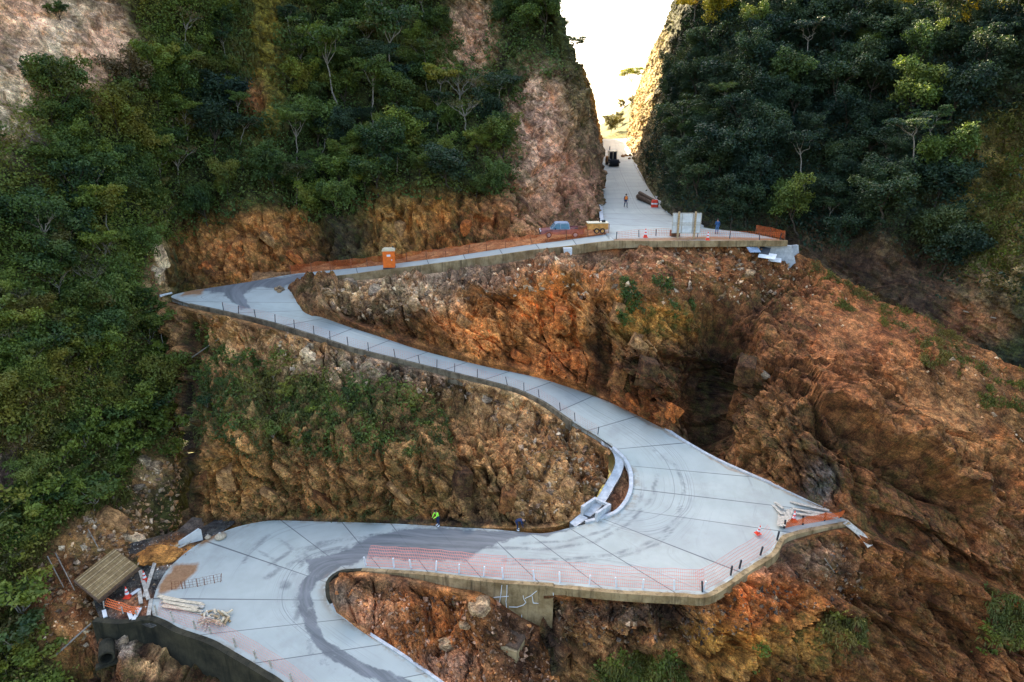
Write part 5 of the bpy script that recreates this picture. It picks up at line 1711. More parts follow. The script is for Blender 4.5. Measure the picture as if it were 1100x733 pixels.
fence('safety_fence', ln, 1.0, 2.3, M['net_faded'], M['white'], 'pale pink mesh fence along the straight front edge of the right hairpin', lean=-1.1, sw=0.018, pitch=0.15, post_w=0.10, post_h=0.85, seed=7)
ln = np.array([atz(540, 623.5, -34.6), atz(500, 619.5, -34.85), atz(461, 615, -35.1), atz(425, 612.5, -35.4), atz(392, 610.5, -35.7)]) + np.array((0, 0.25, 0.02))
fence('safety_fence', ln, 1.1, 1.9, M['net_faded'], M['white'], 'stronger red pink mesh fence with white posts on the lower lane above the scrawled wall', lean=-1.2, sw=0.025, pitch=0.15, post_w=0.11, post_h=0.95, seed=8)
ln = np.array([atz(166, 663, -36.95), atz(196, 675, -37.15), atz(228, 686, -37.4), atz(255, 701, -37.8), atz(298, 727, -38.5), atz(330, 752, -39.1)]) + np.array((0.1, 0.2, 0.02))
fence('safety_fence', ln, 0.95, 1.8, M['net_faded'], M['greywood'], 'thin red mesh fence with short wooden posts above the dark wall at lower left', lean=0.5, sw=0.016, pitch=0.15, post_w=0.10, seed=9)
ln = np.array([atz(147, 661, -36.95), atz(128, 656, -36.9), atz(112, 651, -36.8)])
fence('safety_fence', ln, 0.45, 1.6, M['net'], M['greywood'], 'low crumpled orange mesh fence in front of the gravel yard', lean=-0.4, sw=0.04, pitch=0.15, sag=0.2, seed=10)
ln = np.array([atz(845, 570.5, -32.55), atz(865, 566.5, -32.5), atz(888, 562.5, -32.4), atz(905, 559.5, -32.3)]) + np.array((-0.1, 0.3, 0.03))
fence('safety_fence', ln, 1.0, 1.7, M['net'], M['darkmetal'], 'bright orange mesh fence at the pointed tip of the right hairpin', lean=-0.35, sw=0.075, pitch=0.15, post_w=0.12, post_h=0.85, sag=0.15, seed=11)
ln = np.array([atz(884, 547.5, -32.05), atz(892, 542, -32.0), atz(898, 550, -32.15)])
fence('safety_fence', ln, 0.6, 1.3, M['net'], M['rust'], 'small loop of orange mesh fence hanging behind the pile of grey planks', sw=0.07, pitch=0.15, sag=0.2, seed=12)
ln = np.array([on_road(184, 634), on_road(200, 632), on_road(220, 629), on_road(239, 625.5)])
fence('wire_fence', ln, 0.75, 0.6, M['rust'], M['rust'], 'low rusty wire fence panel standing on the concrete beside the sand', sw=0.02, pitch=0.25, post_w=0.04, seed=13)
ln = np.array([on_grade(662, 257.5), on_grade(690, 255), on_grade(716, 254), on_grade(752, 255.5), on_grade(790, 257), on_grade(838, 258.6)])
fence('safety_fence', ln, 0.9, 2.6, M['net'], M['darkmetal'], 'thin orange mesh fence along the front edge of the apron beside the signboard', sw=0.018, pitch=0.2, post_w=0.08, seed=14)

# white scrawl on the tall wall: strokes lying on its face
def on_wall(px, py):
    x, ry, rz = ray(px, py)
    L = edge('L', i1, i2)
    best = None
    for a, b in zip(L[:-1], L[1:]):
        dx, dy = b[0] - a[0], b[1] - a[1]
        n = np.array((-dy, dx)) / math.hypot(dx, dy)
        p0 = np.array((a[0], a[1])) + n * 0.43
        den = x * n[0] + ry * n[1]
        t = (p0 @ n) / den
        X = x * t
        if min(a[0], b[0]) - 0.1 <= X <= max(a[0], b[0]) + 0.1:
            best = (X, ry * t, CZ + rz * t)
    return best


sc = MB()
o8 = lambda x, y: (480 + x / 5.956, 610 + y / 5.956)
for st in [[(352, 112), (346, 170), (338, 215), (322, 252)], [(385, 112), (384, 160), (378, 215), (383, 262)], [(300, 190), (345, 186), (396, 182)],
           [(398, 250), (450, 252), (490, 238), (506, 222), (492, 200), (488, 178)], [(575, 148), (535, 180), (500, 196)], [(545, 180), (552, 225), (585, 228)], [(680, 160), (682, 190)], [(478, 300), (484, 360)]]:
    pts = [on_wall(*o8(*p)) for p in st]
    for a, b in zip(pts[:-1], pts[1:]):
        if a and b:
            sc.cyl(a, b, 0.026, 0.026, 5)
sc.build('graffiti', M['white'], gw)
# ------------------------------------------------------------------ people
def person(loc, rz, pose, mats, label, helmet=None, vest=None, h=1.75):
    """one skinned body; pose gives joint positions for a figure 1.75 m tall facing -Y"""
    J = dict(pelvis=(0, 0, 0.93), belly=(0, 0, 1.10), chest=(0, 0, 1.33), neck=(0, 0, 1.48), chin=(0, -0.02, 1.55), head=(0, -0.02, 1.64), crown=(0, 0, 1.73),
             shl=(0.19, 0, 1.41), ell=(0.25, 0.02, 1.13), wrl=(0.27, -0.06, 0.90), hal=(0.27, -0.09, 0.80),
             shr=(-0.19, 0, 1.41), elr=(-0.25, 0.02, 1.13), wrr=(-0.27, -0.06, 0.90), har=(-0.27, -0.09, 0.80),
             hil=(0.10, 0, 0.90), knl=(0.11, -0.02, 0.50), anl=(0.12, 0.02, 0.09), tol=(0.13, -0.17, 0.04),
             hir=(-0.10, 0, 0.90), knr=(-0.11, -0.02, 0.50), anr=(-0.12, 0.02, 0.09), tor=(-0.13, -0.17, 0.04))
    J.update(pose)
    rad = dict(pelvis=(0.155, 0.115), belly=(0.15, 0.11), chest=(0.17, 0.12), neck=(0.058, 0.058), chin=(0.075, 0.085), head=(0.085, 0.10), crown=(0.05, 0.06),
               shl=(0.07, 0.07), ell=(0.05, 0.05), wrl=(0.035, 0.035), hal=(0.045, 0.025), shr=(0.07, 0.07), elr=(0.05, 0.05), wrr=(0.035, 0.035), har=(0.045, 0.025),
               hil=(0.10, 0.10), knl=(0.07, 0.07), anl=(0.05, 0.05), tol=(0.05, 0.035), hir=(0.10, 0.10), knr=(0.07, 0.07), anr=(0.05, 0.05), tor=(0.05, 0.035))
    names = list(J)
    ix = {n: i for i, n in enumerate(names)}
    E = [('pelvis', 'belly'), ('belly', 'chest'), ('chest', 'neck'), ('neck', 'chin'), ('chin', 'head'), ('head', 'crown'), ('chest', 'shl'), ('shl', 'ell'), ('ell', 'wrl'), ('wrl', 'hal'),
         ('chest', 'shr'), ('shr', 'elr'), ('elr', 'wrr'), ('wrr', 'har'), ('pelvis', 'hil'), ('hil', 'knl'), ('knl', 'anl'), ('anl', 'tol'), ('pelvis', 'hir'), ('hir', 'knr'), ('knr', 'anr'), ('anr', 'tor')]
    me = bpy.data.meshes.new('body')
    me.from_pydata([J[n] for n in names], [(ix[a], ix[b]) for a, b in E], [])
    tmp = bpy.data.objects.new('body', me)
    COL.objects.link(tmp)
    md = tmp.modifiers.new('skin', 'SKIN')
    for i, n in enumerate(names):
        me.skin_vertices[0].data[i].radius = rad[n]
        me.skin_vertices[0].data[i].use_root = n == 'pelvis'
    ss = tmp.modifiers.new('sub', 'SUBSURF')
    ss.levels = ss.render_levels = 2
    dg = bpy.context.evaluated_depsgraph_get()
    out = bpy.data.meshes.new_from_object(tmp.evaluated_get(dg))
    bpy.data.objects.remove(tmp)
    out.name = 'body'
    out.materials.clear()
    for m in mats:            # skin, shirt, trousers, boots
        out.materials.append(M[m])
    jp = {n: Vector(p) for n, p in J.items()}
    segs = [(jp[a], jp[b], a, b) for a, b in E]
    zone = {'chin': 0, 'head': 0, 'crown': 0, 'neck': 0, 'hal': 0, 'har': 0, 'wrl': 1, 'wrr': 1, 'knl': 2, 'knr': 2, 'hil': 2, 'hir': 2, 'pelvis': 2, 'anl': 3, 'anr': 3, 'tol': 3, 'tor': 3}
    for p in out.polygons:
        c = p.center
        n = min(jp, key=lambda k: (jp[k] - c).length)
        z = zone.get(n, 1)
        if n in ('anl', 'anr') and c.z > jp[n].z + 0.10:
            z = 2
        p.material_index = z
        p.use_smooth = True
    root = empty('person', loc, rz, label, 'person')
    root.scale = (h / 1.75,) * 3
    link('body', out, None, root)
    hd, up = jp['head'], (jp['crown'] - jp['chin']).normalized()
    q = up.to_track_quat('Z', 'Y').to_matrix().to_4x4()
    m = MB()
    prof = [(0.115, 0.0), (0.118, 0.05), (0.10, 0.11), (0.05, 0.145), (0.01, 0.15)]
    m.lathe(prof, 14)
    if helmet:
        m.lathe([(0.15, -0.005), (0.15, 0.01), (0.11, 0.015)], 14)
    m.v = [Matrix.Translation(hd + up * 0.005) @ q @ p for p in m.v]
    m.build('helmet' if helmet else 'hair', M[helmet or 'hair'], root, smooth=True)
    # face: nose and eyes, small as they are
    m = MB()
    f = Vector((0, -1, 0))
    m.box(hd + f * 0.105 - up * 0.015, (0.022, 0.035, 0.035), rx=0.3)
    m.build('nose', M['skin'], root)
    if vest:
        m = MB()
        a, b = jp['belly'], jp['neck']
        ax = (b - a).normalized()
        q = ax.to_track_quat('Z', 'Y').to_matrix().to_4x4()
        m.lathe([(0.185, -0.06), (0.195, 0.10), (0.20, 0.24), (0.17, 0.33), (0.09, 0.37)], 16)
        for p in m.v:
            p.y *= 0.78
        m.v = [Matrix.Translation(a) @ q @ p for p in m.v]
        m.build('vest', M[vest], root, smooth=True)
    return root


person(on_road(672, 223, True), 0.25, dict(knl=(0.11, -0.16, 0.52), anl=(0.12, -0.16, 0.10), tol=(0.12, -0.34, 0.05), knr=(-0.11, 0.06, 0.50), anr=(-0.11, 0.24, 0.14), tor=(-0.11, 0.10, 0.04)),
       ['skin', 'navy', 'navy', 'black'], 'worker in orange vest and dark trousers walking on the straight road', None, 'orangecloth', 1.95)
person(on_road(768.5, 251.0, True), PI, dict(hal=(0.2, -0.25, 1.0), wrl=(0.22, -0.2, 1.03)), ['skin', 'blue', 'jeans', 'black'], 'person in blue jacket and jeans standing on the apron right of the signboard', None, None, 1.85)
person(on_road(471, 566) + Vector((0, 0.15, 0)), -0.9, dict(chest=(0, -0.10, 1.29), neck=(0, -0.17, 1.42), chin=(0, -0.22, 1.47), head=(0, -0.25, 1.56), crown=(0, -0.25, 1.66), belly=(0, -0.03, 1.09),
       shl=(0.19, -0.12, 1.36), ell=(0.24, -0.30, 1.15), wrl=(0.18, -0.50, 1.05), hal=(0.16, -0.58, 1.02), shr=(-0.19, -0.12, 1.36), elr=(-0.24, -0.28, 1.13), wrr=(-0.14, -0.46, 0.98), har=(-0.12, -0.54, 0.95)),
       ['skin', 'neon', 'navy', 'white'], 'worker in neon green shirt standing at the back edge of the lower lane', None, None, 1.8)
person(on_road(556, 571.5) + Vector((0, 0.2, 0)), -PI / 2 + PI, dict(pelvis=(0, 0.12, 0.92), belly=(0, -0.02, 1.0), chest=(0, -0.26, 1.02), neck=(0, -0.42, 0.98), chin=(0, -0.48, 0.95), head=(0, -0.56, 0.92), crown=(0, -0.64, 0.88),
       hil=(0.10, 0.10, 0.88), hir=(-0.10, 0.10, 0.88), shl=(0.18, -0.32, 0.98), ell=(0.22, -0.38, 0.70), wrl=(0.18, -0.5, 0.48), hal=(0.17, -0.54, 0.40), shr=(-0.18, -0.32, 0.98), elr=(-0.22, -0.36, 0.70), wrr=(-0.18, -0.46, 0.48), har=(-0.17, -0.5, 0.40)),
       ['skin', 'navy', 'navy', 'white'], 'worker in dark blue bending down at the foot of the rock behind the lower lane', None, None, 1.8)


# ------------------------------------------------------------------ objects
def cone(loc, label, h=0.9, tip=0.0, rz=0.0, group=None):
    o = empty('traffic_cone', loc, rz, label, 'traffic cone', group)
    if tip:
        o.rotation_euler = (tip, 0, rz)
        o.location.z += 0.18
    k = h / 0.9
    MB().box((0, 0, 0.03), (0.46 * k, 0.46 * k, 0.06)).build('base', M['conered'], o)
    rr = lambda z: (0.19 - 0.16 * z / 0.9) * k
    MB().lathe([(rr(0.05), 0.05 * k), (rr(0.9), 0.9 * k), (0.02 * k, 0.91 * k)], 16).build('body', M['conered'], o, smooth=False)
    for z in (0.30, 0.58):
        MB().lathe([(rr(z) + 0.006, z * k), (rr(z + 0.16) + 0.006, (z + 0.16) * k)], 16).build('stripe', M['white'], o)
    return o


cone(on_road(693.5, 255, True), 'orange traffic cone on the front edge of the apron left of the signboard', 1.05)
cone(on_grade(760.5, 259.8) + np.array((0, -0.1, -0.1)) if False else Vector(on_grade(760, 258.2)), 'traffic cone at the apron edge just right of the signboard', 0.95)
cone(on_road(813, 575), 'traffic cone standing alone on the wide right hairpin slab', 0.85, 0.18, 0.5)
cone(on_road(853, 560), 'traffic cone among the grey planks at the tip of the right hairpin', 1.0)
cone(on_patch('H', 137, 642), 'front traffic cone on the dark gravel yard at lower left', 1.0)
cone(on_patch('H', 156, 623.5), 'rear traffic cone beside the scrap wood in the gravel yard', 0.95)

# portable toilet
t = empty('portable_toilet', on_road(418, 290) + Vector((0, 0.55, 0)), 0.12, 'orange portable toilet with pale roof standing on the upper lane', 'portable toilet')
MB().box((0, 0, 0.08), (1.15, 1.15, 0.16)).build('base', M['darkmetal'], t, 0.02)
m = MB()
m.box((0, 0, 1.10), (1.08, 1.06, 1.88))
for s in (-1, 1):
    for k in range(4):
        m.box((s * 0.545, -0.36 + 0.24 * k, 1.1), (0.03, 0.07, 1.6))
m.build('cabin', M['orange'], t)
d = MB().box((0, -0.545, 1.08), (0.74, 0.04, 1.70)).build('door', M['orange'], t, 0.012)
MB().box((0.27, -0.575, 1.05), (0.10, 0.04, 0.14)).build('handle', M['white'], d)
MB().box((0, -0.57, 1.55), (0.34, 0.02, 0.22)).build('vent_panel', M['white'], d)
MB().prism([(-0.6, 0), (0.6, 0), (0.6, 0.08), (0.42, 0.22), (-0.42, 0.22), (-0.6, 0.08)], -0.6, 0.6, 0, Matrix.Translation((0, 0, 2.04))).build('roof', M['cream'], t)
MB().cyl((0.4, 0.4, 2.0), (0.4, 0.4, 2.45), 0.05).build('vent_pipe', M['darkmetal'], t)
t.scale = (1.25, 1.1, 1.05)

# pickup parked behind the mesh fence
def wheel(root, x, y, r=0.37, w=0.24, hub='steel'):
    wq = MB().cyl((x, y - w / 2, r), (x, y + w / 2, r), r, r, 18).build('wheel', M['black'], root)
    MB().cyl((x, y - w / 2 - 0.012, r), (x, y + w / 2 + 0.012, r), r * 0.6, r * 0.6, 14).build('rim', M[hub], wq)


P = on_patch('G', 603, 262.0)
dl = roadR[1] - roadR[3]
car = empty('pickup_truck', Vector((6.05, 83.4, CZ - 15.02)), math.atan2(dl[1], dl[0]), 'red double-cab pickup parked behind the orange mesh fence on the upper lane', 'pickup truck')
m = MB()      # x forward is -X
m.prism([(-2.62, 0.42), (2.62, 0.42), (2.66, 0.95), (1.0, 1.02), (-1.35, 1.02), (-2.45, 0.93), (-2.66, 0.70)], -0.88, 0.88)
m.box((1.80, 0.84, 1.08), (1.62, 0.07, 0.22)); m.box((1.80, -0.84, 1.08), (1.62, 0.07, 0.22)); m.box((2.60, 0, 1.08), (0.07, 1.7, 0.22))
m.build('body', M['red'], car, 0.03)
cb = MB().prism([(-1.40, 1.0), (0.98, 1.0), (0.84, 1.72), (0.6, 1.78), (-0.62, 1.78), (-0.8, 1.72)], -0.78, 0.78).build('cab', M['tarp'], car)
for s in (-1, 1):
    MB().prism([(-1.12, 1.08), (-0.25, 1.08), (-0.25, 1.66), (-0.74, 1.66)], s * 0.785, s * 0.80).build('side_window', M['glass'], cb)
    MB().prism([(-0.16, 1.08), (0.84, 1.08), (0.74, 1.66), (-0.16, 1.66)], s * 0.785, s * 0.80).build('side_window', M['glass'], cb)
MB().box((-1.09, 0, 1.37), (0.03, 1.4, 0.70), ry=0.70).build('windscreen', M['glass'], cb)
MB().box((-2.64, 0, 0.55), (0.14, 1.74, 0.24)).build('bumper', M['darkmetal'], car, 0.02)
for s in (-1, 1):
    MB().box((-2.60, s * 0.66, 0.82), (0.12, 0.3, 0.15)).build('headlight', M['white'], car)
    MB().box((2.655, s * 0.74, 0.86), (0.05, 0.14, 0.26)).build('tail_light', M['conered'], car)
    MB().box((-0.85, s * 0.92, 1.12), (0.14, 0.16, 0.14)).build('mirror', M['black'], car)
    for x in (-1.62, 1.62):
        wheel(car, x, s * 0.80)
# yellow trailer
P = Vector(on_grade(643, 258.2))
tr = empty('trailer', Vector((10.1, 82.6, CZ - 14.38)), math.atan2(dl[1], dl[0]), 'small orange yellow box trailer with two axles beside the foot of the straight road', 'trailer')
MB().box((0.2, 0, 0.82), (2.5, 1.3, 0.72)).build('box', M['yellow'], tr, 0.04)
MB().box((0.2, 0, 1.24), (2.56, 1.36, 0.08)).build('lid', M['cream'], tr)
MB().box((-1.55, 0, 0.62), (1.1, 0.5, 0.36)).build('tool_chest', M['rust'], tr, 0.02)
MB().cyl((-1.0, 0, 0.5), (-2.5, 0, 0.5), 0.05).build('drawbar', M['darkmetal'], tr)
MB().cyl((0.5, 0.2, 1.26), (0.5, 0.2, 1.75), 0.06).build('exhaust_pipe', M['black'], tr)
MB().box((0.95, -0.1, 1.40), (0.4, 0.4, 0.25)).build('filter_box', M['black'], tr, 0.03)
for s in (-1, 1):
    for x in (0.05, 0.75):
        wheel(tr, x, s * 0.70, 0.32, 0.2, 'yellow')

# road roller in the cut, seen from the front
P = on_road(658, 178, True)
v = empty('road_roller', P, 0.05, 'dark road roller with cream roof facing down the straight road in the cut', 'road roller')
dr = MB().cyl((-1.0, -1.9, 0.72), (1.0, -1.9, 0.72), 0.72, 0.72, 20).build('drum', M['black'], v)
MB().cyl((-1.03, -1.9, 0.72), (1.03, -1.9, 0.72), 0.3, 0.3, 12).build('drum_hub', M['steel'], dr)
m = MB()
for s in (-1, 1):
    m.box((s * 1.12, -1.6, 0.85), (0.12, 2.0, 0.35))
m.box((0, -0.7, 0.95), (2.3, 0.5, 0.6))
m.build('frame', M['darkmetal'], v)
MB().prism([(-1.0, 0.7), (1.0, 0.7), (1.0, 1.7), (0.85, 1.85), (-0.85, 1.85), (-1.0, 1.7)], 0.9, 2.8).build('engine_hood', M['yellow'], v)
MB().box((0, 0.25, 1.15), (1.7, 1.4, 0.6)).build('floor', M['darkmetal'], v, 0.03)
cb = MB()
for x in (-0.8, 0, 0.8):
    for y in (-0.4, 0.9):
        if x or y > 0:
            cb.box((x, y, 2.2), (0.14, 0.10, 1.6))
cb.box((0, -0.42, 2.2), (0.16, 0.08, 1.6))
cb = cb.build('cab_frame', M['cream'], v)
for s in (-1, 1):
    MB().box((s * 0.41, -0.40, 2.15), (0.66, 0.03, 1.4)).build('window', M['black'], cb)
MB().box((0, 0.25, 3.05), (1.9, 1.7, 0.14)).build('roof', M['cream'], v, 0.04)
MB().cyl((-0.4, 1.6, 1.8), (-0.4, 1.6, 3.9), 0.09).build('exhaust_pipe', M['darkmetal'], v)
for s in (-1, 1):
    w_ = MB().cyl((s * 0.62, 1.9, 0.75), (s * 1.08, 1.9, 0.75), 0.75, 0.75, 18).build('wheel', M['black'], v)
    MB().cyl((s * 0.6, 1.9, 0.75), (s * 1.10, 1.9, 0.75), 0.36, 0.36, 14).build('rim', M['yellow'], w_)
    MB().box((s * 0.75, -1.02, 1.35), (0.2, 0.1, 0.16)).build('headlight', M['white'], v)

# back of the signboard
b = empty('signboard', Vector(on_grade(735.5, 255.5)), 0.0, 'large white signboard seen from behind on two wooden posts at the apron edge', 'signboard')
b.location.y -= 0.35
MB().box((0, 0.06, 1.75), (3.35, 0.05, 2.35)).build('panel', M['panel'], b)
m = MB()
for z in (0.62, 1.55, 1.78, 2.88):
    m.box((0, 0.01, z), (3.35, 0.05, 0.06))
for x in (-1.65, -0.55, 0.70, 1.65):
    m.box((x, 0.008, 1.75), (0.06, 0.045, 2.3))
m.build('frame', M['greywood'], b)
for x in (-0.98, 0.95):
    MB().box((x, -0.12, 0.75), (0.20, 0.18, 4.7), rz=0.1).build('post', M['wood'], b, 0.02)
c = empty('wooden_crate', Vector(on_grade(724.5, 254.0)), 0.1, 'brown wooden crate on the apron under the left half of the signboard', 'crate')
MB().box((0, 0, 0.36), (1.0, 0.8, 0.72)).build('box', M['rust'], c, 0.02)
m = MB()
for z in (0.12, 0.36, 0.60):
    m.box((0, -0.415, z), (1.02, 0.03, 0.12))
m.build('slats', M['darkwood'], c)

# rolled dark matting beside the road and drums
a, e = on_road(685.5, 214.5, True), on_road(702, 221.5, True)
rl = MB()
ax = (e - a)
for k, (dx, dz, r) in enumerate([(0, 0.42, 0.42), (0.55, 0.36, 0.34), (0.2, 0.95, 0.3)]):
    n = Vector((-ax.y, ax.x, 0)).normalized()
    rl.cyl(a + n * dx + Vector((0, 0, dz)), e + n * dx + Vector((0, 0, dz * 0.75)), r, r * 0.7, 14)
tag(rl.build('tree_log', M['darkwood'], None), 'dark heap of long logs lying across the right side of the straight road', 'logs')
for (x, y), lab in (((700.8, 223), 'red drum barrier left of the pair at the end of the dark logs'), ((705, 223), 'red and white drum barrier right of the pair at the end of the dark logs')):
    o = empty('drum_barrier', on_road(x, y, True), 0, lab, 'barrier')
    MB().lathe([(0.30, 0), (0.30, 0.3), (0.27, 0.32), (0.27, 0.75), (0.22, 1.05), (0.05, 1.1)], 14).build('drum', M['conered'], o)
    MB().lathe([(0.276, 0.42), (0.276, 0.62)], 14).build('stripe', M['white'], o)


# small stones left on the road in the cut
rr_ = random.Random(9)


def stone_mesh(seed, sub=2, flat=0.75):
    import bmesh
    bm = bmesh.new()
    bmesh.ops.create_icosphere(bm, subdivisions=sub, radius=1.0)
    V = np.array([v.co[:] for v in bm.verts])
    h, _ = facets(V * 0.9 + seed * 7.3, seed, 0.8, 0.5)
    V = V * (1 + 0.42 * h + 0.10 * fbm(V * 2.5 + seed, 3, seed))[:, None] * np.array((1.0, 0.8, flat))
    for v, p in zip(bm.verts, V):
        v.co = p
    me = bpy.data.meshes.new('stone')
    bm.to_mesh(me)
    bm.free()
    set_col(me, 'tone', np.tile((0.27, 0.18, 0.11) if seed % 3 else (0.22, 0.165, 0.12), (len(V), 1)))
    set_val(me, 'damp', np.full(len(V), 0.35))
    set_val(me, 'moss', np.full(len(V), 0.15))
    me.materials.append(M['rock'])
    return me


BOULD = [stone_mesh(k, 4) for k in range(6)]


def boulder(P, s, label, group=None, rz=None, flat=1.0, name='boulder', k=None):
    o = bpy.data.objects.new(name, BOULD[rr_.randrange(6) if k is None else k])
    COL.objects.link(o)
    o.location = P
    o.rotation_euler = (rr_.uniform(-.3, .3), rr_.uniform(-.3, .3), rr_.uniform(0, 6.3) if rz is None else rz)
    o.scale = (s, s, s * flat)
    return tag(o, label, 'rock', group)


for px, py, s, lab in [(375, 303, 2.0, 'pale weathered boulder below the upper lane nearest the top bend'), (352, 312, 1.3, 'tan boulder on the ledge beside the inside of the top bend'), (404, 309, 1.7, 'big grey boulder on the ledge below the orange toilet'),
                       (418, 303, 1.3, 'cracked grey boulder directly under the orange toilet'), (386, 318, 1.1, 'rounded tan boulder low on the ledge inside the top bend'), (440, 313, 1.5, 'pale slab-like boulder right of the one below the toilet'),
                       (402, 326, 1.5, 'flat grey boulder at the lower rim of the ledge'), (470, 310, 1.9, 'long sloping pale boulder in the middle of the ledge below the upper lane'), (420, 333, 1.3, 'pale boulder overlooking the middle arm near its start'),
                       (805, 292, 1.2, 'rounded brown boulder near the top of the mound right of the signboard'), (797, 287, 0.7, 'smaller brown boulder above the rounded one near the mound top'), (820, 400, 1.1, 'dark boulder in the gully right of centre'),
                       (545, 460, 1.0, 'pale boulder near the right end of the face below the middle arm'), (536, 447, 1.4, 'large tan block just under the wall of the middle arm'), (520, 428, 1.3, 'tan boulder half buried under the middle arm'), (168, 500, 1.3, 'pale boulder beside the dry stream at left'),
                       (150, 520, 1.1, 'pale boulder lower beside the dry stream at left'), (480, 690, 1.2, 'rust-coloured boulder in the wedge above the last arm'), (515, 648, 1.6, 'big rounded orange-brown boulder under the scrawled wall'), (500, 668, 1.0, 'brown boulder below the big rounded one under the scrawled wall')]:
    key = 'A' if (py < 420 and px > 340 and px < 900 and not (500 < px < 560 and py > 420)) else 'B'
    if px < 200:
        key = 'L'
    if py > 640:
        key = 'C'
    boulder(on_patch(key, px, py) - Vector((0, 0, 0.25)), s * 0.6, lab, None, None, 0.7)
for px, py in [(669, 169), (672.5, 168), (676, 171), (677, 168)]:
    boulder(on_road(px, py, True) + Vector((0, 0, .1)), rr_.uniform(0.3, 0.55), 'small dark stone on the right side of the road beyond the roller', 'stones on the road in the cut', name='stone')
for px, py in [(297, 312), (300, 314), (303, 312), (300, 310)]:
    boulder(on_road(px, py) + Vector((0, 0, .1)), rr_.uniform(0.2, 0.4), 'small brown stone in the little heap on the top bend', 'stones heaped on the top bend', name='stone')

# broken headwall and sheets at the right end of the apron
hw = empty('concrete_headwall', Vector(at(836, 276, 78.6)), -0.25, 'broken pale concrete headwall at the right end of the apron', 'concrete headwall')
m = MB()
m.prism([(-2.2, -1.6), (1.0, -1.9), (2.3, -1.6), (1.3, 1.35), (-1.6, 1.45)], -0.2, 0.3)
m.build('front_slab', M['kerb'], hw)
MB().prism([(-0.2, -1.6), (1.4, -1.6), (0.6, 1.2), (-0.2, 1.2)], 0.3, 0.6, 0, Matrix.Translation((1.9, 0.4, 0.1)) @ Matrix.Rotation(0.7, 4, 'Z')).build('wing_slab', M['kerb'], hw)
MB().prism([(-1.6, -1.2), (0, -1.2), (0, 1.0), (-0.7, 1.0)], 0, 0.3, 0, Matrix.Translation((-2.0, 0.5, 0.1)) @ Matrix.Rotation(-0.6, 4, 'Z')).build('wing_slab', M['kerb'], hw)
for px, py, w_, h_, rz, lab, mm in [(808, 271.5, 1.5, 0.9, 0.3, 'pale blue sheet lying left of the pair below the broken headwall', 'tarp'), (817, 272, 1.6, 1.2, -0.5, 'dark blue-grey sheet lying below the broken headwall', 'darkmetal'),
                                    (823, 278, 1.9, 0.9, -0.5, 'pale grey sheet lying lowest of those below the broken headwall', 'panel'), (831, 283, 1.5, 0.7, -0.3, 'narrow white board on the earth at the edge of the mound top', 'panel')]:
    P = on_patch('A', px, py)
    m = MB().box((0, 0, 0), (w_, h_, 0.05)).build('sheet', M[mm], None)
    m.location = P + Vector((0, -0.2, 0.35))
    m.rotation_euler = (0.55, 0.05, rz)
    tag(m, lab, 'sheet')
o = empty('concrete_block', Vector(at(609.5, 271, 77.6)), 0.1, 'small white concrete block hanging on the tan wall below the pickup', 'concrete block')
MB().prism([(-0.5, 0.5), (0.5, 0.5), (0.5, -0.25), (0.1, -0.75), (-0.35, -0.3)], -0.25, 0.25).build('body', M['panel'], o)
MB().box((0, -0.26, 0.15), (0.7, 0.03, 0.08)).build('lip', M['kerb'], o)


# ------------------------------------------------------------------ planks, sand, scrap
def plank(P, L, rz, lab, grp, mat, w=0.22, th=0.045, tilt=0.0, name='plank', roll=0.0):
    o = MB().box((0, 0, th / 2), (L, w, th)).build(name, M[mat], None)
    o.location = P
    o.rotation_euler = (roll, tilt, rz)
    return tag(o, lab, 'plank', grp)


def dirpx(a, b, z):
    p, q = Vector(atz(*a, z)), Vector(atz(*b, z))
    return math.atan2(q.y - p.y, q.x - p.x), (q - p).length


zs = -37.05
rr = random.Random(3)
for k in range(16):
    f = k / 15
    a = (172 + 4 * rr.random(), 642 + 13 * f)
    b = (212 + 8 * rr.random(), 650 + 11 * f)
    rz, L = dirpx(a, b, zs)
    P = Vector(atz((a[0] + b[0]) / 2, (a[1] + b[1]) / 2, zs))
    P.z = CZ - 37.0 + 0.05 + 0.05 * (k % 5) + 0.02 * rr.random()
    plank(P, L * rr.uniform(0.85, 1.1), rz + rr.uniform(-.06, .06), 'long sawn plank in the pale timber stack near the dark wall', 'sawn planks in the timber stack', rr.choice(['palewood', 'palewood', 'greywood']), rr.uniform(0.18, 0.34))
for k in range(46):
    P = Vector(atz(231 + rr.gauss(0, 9.5), 668 + rr.gauss(0, 4.2), -37.2))
    P.z = CZ - 37.2 + 0.05 + 0.5 * rr.random() * math.exp(-((P.x - atz(231, 668, -37.2)[0]) / 1.2) ** 2)
    plank(P, rr.uniform(0.35, 0.9), rr.uniform(0, 3.1), 'short wood offcut in the jumbled heap beside the timber stack', 'wood offcuts heaped by the timber stack', rr.choice(['palewood', 'palewood', 'wood', 'greywood']), 0.14, 0.1, rr.uniform(-.5, .5), 'offcut')
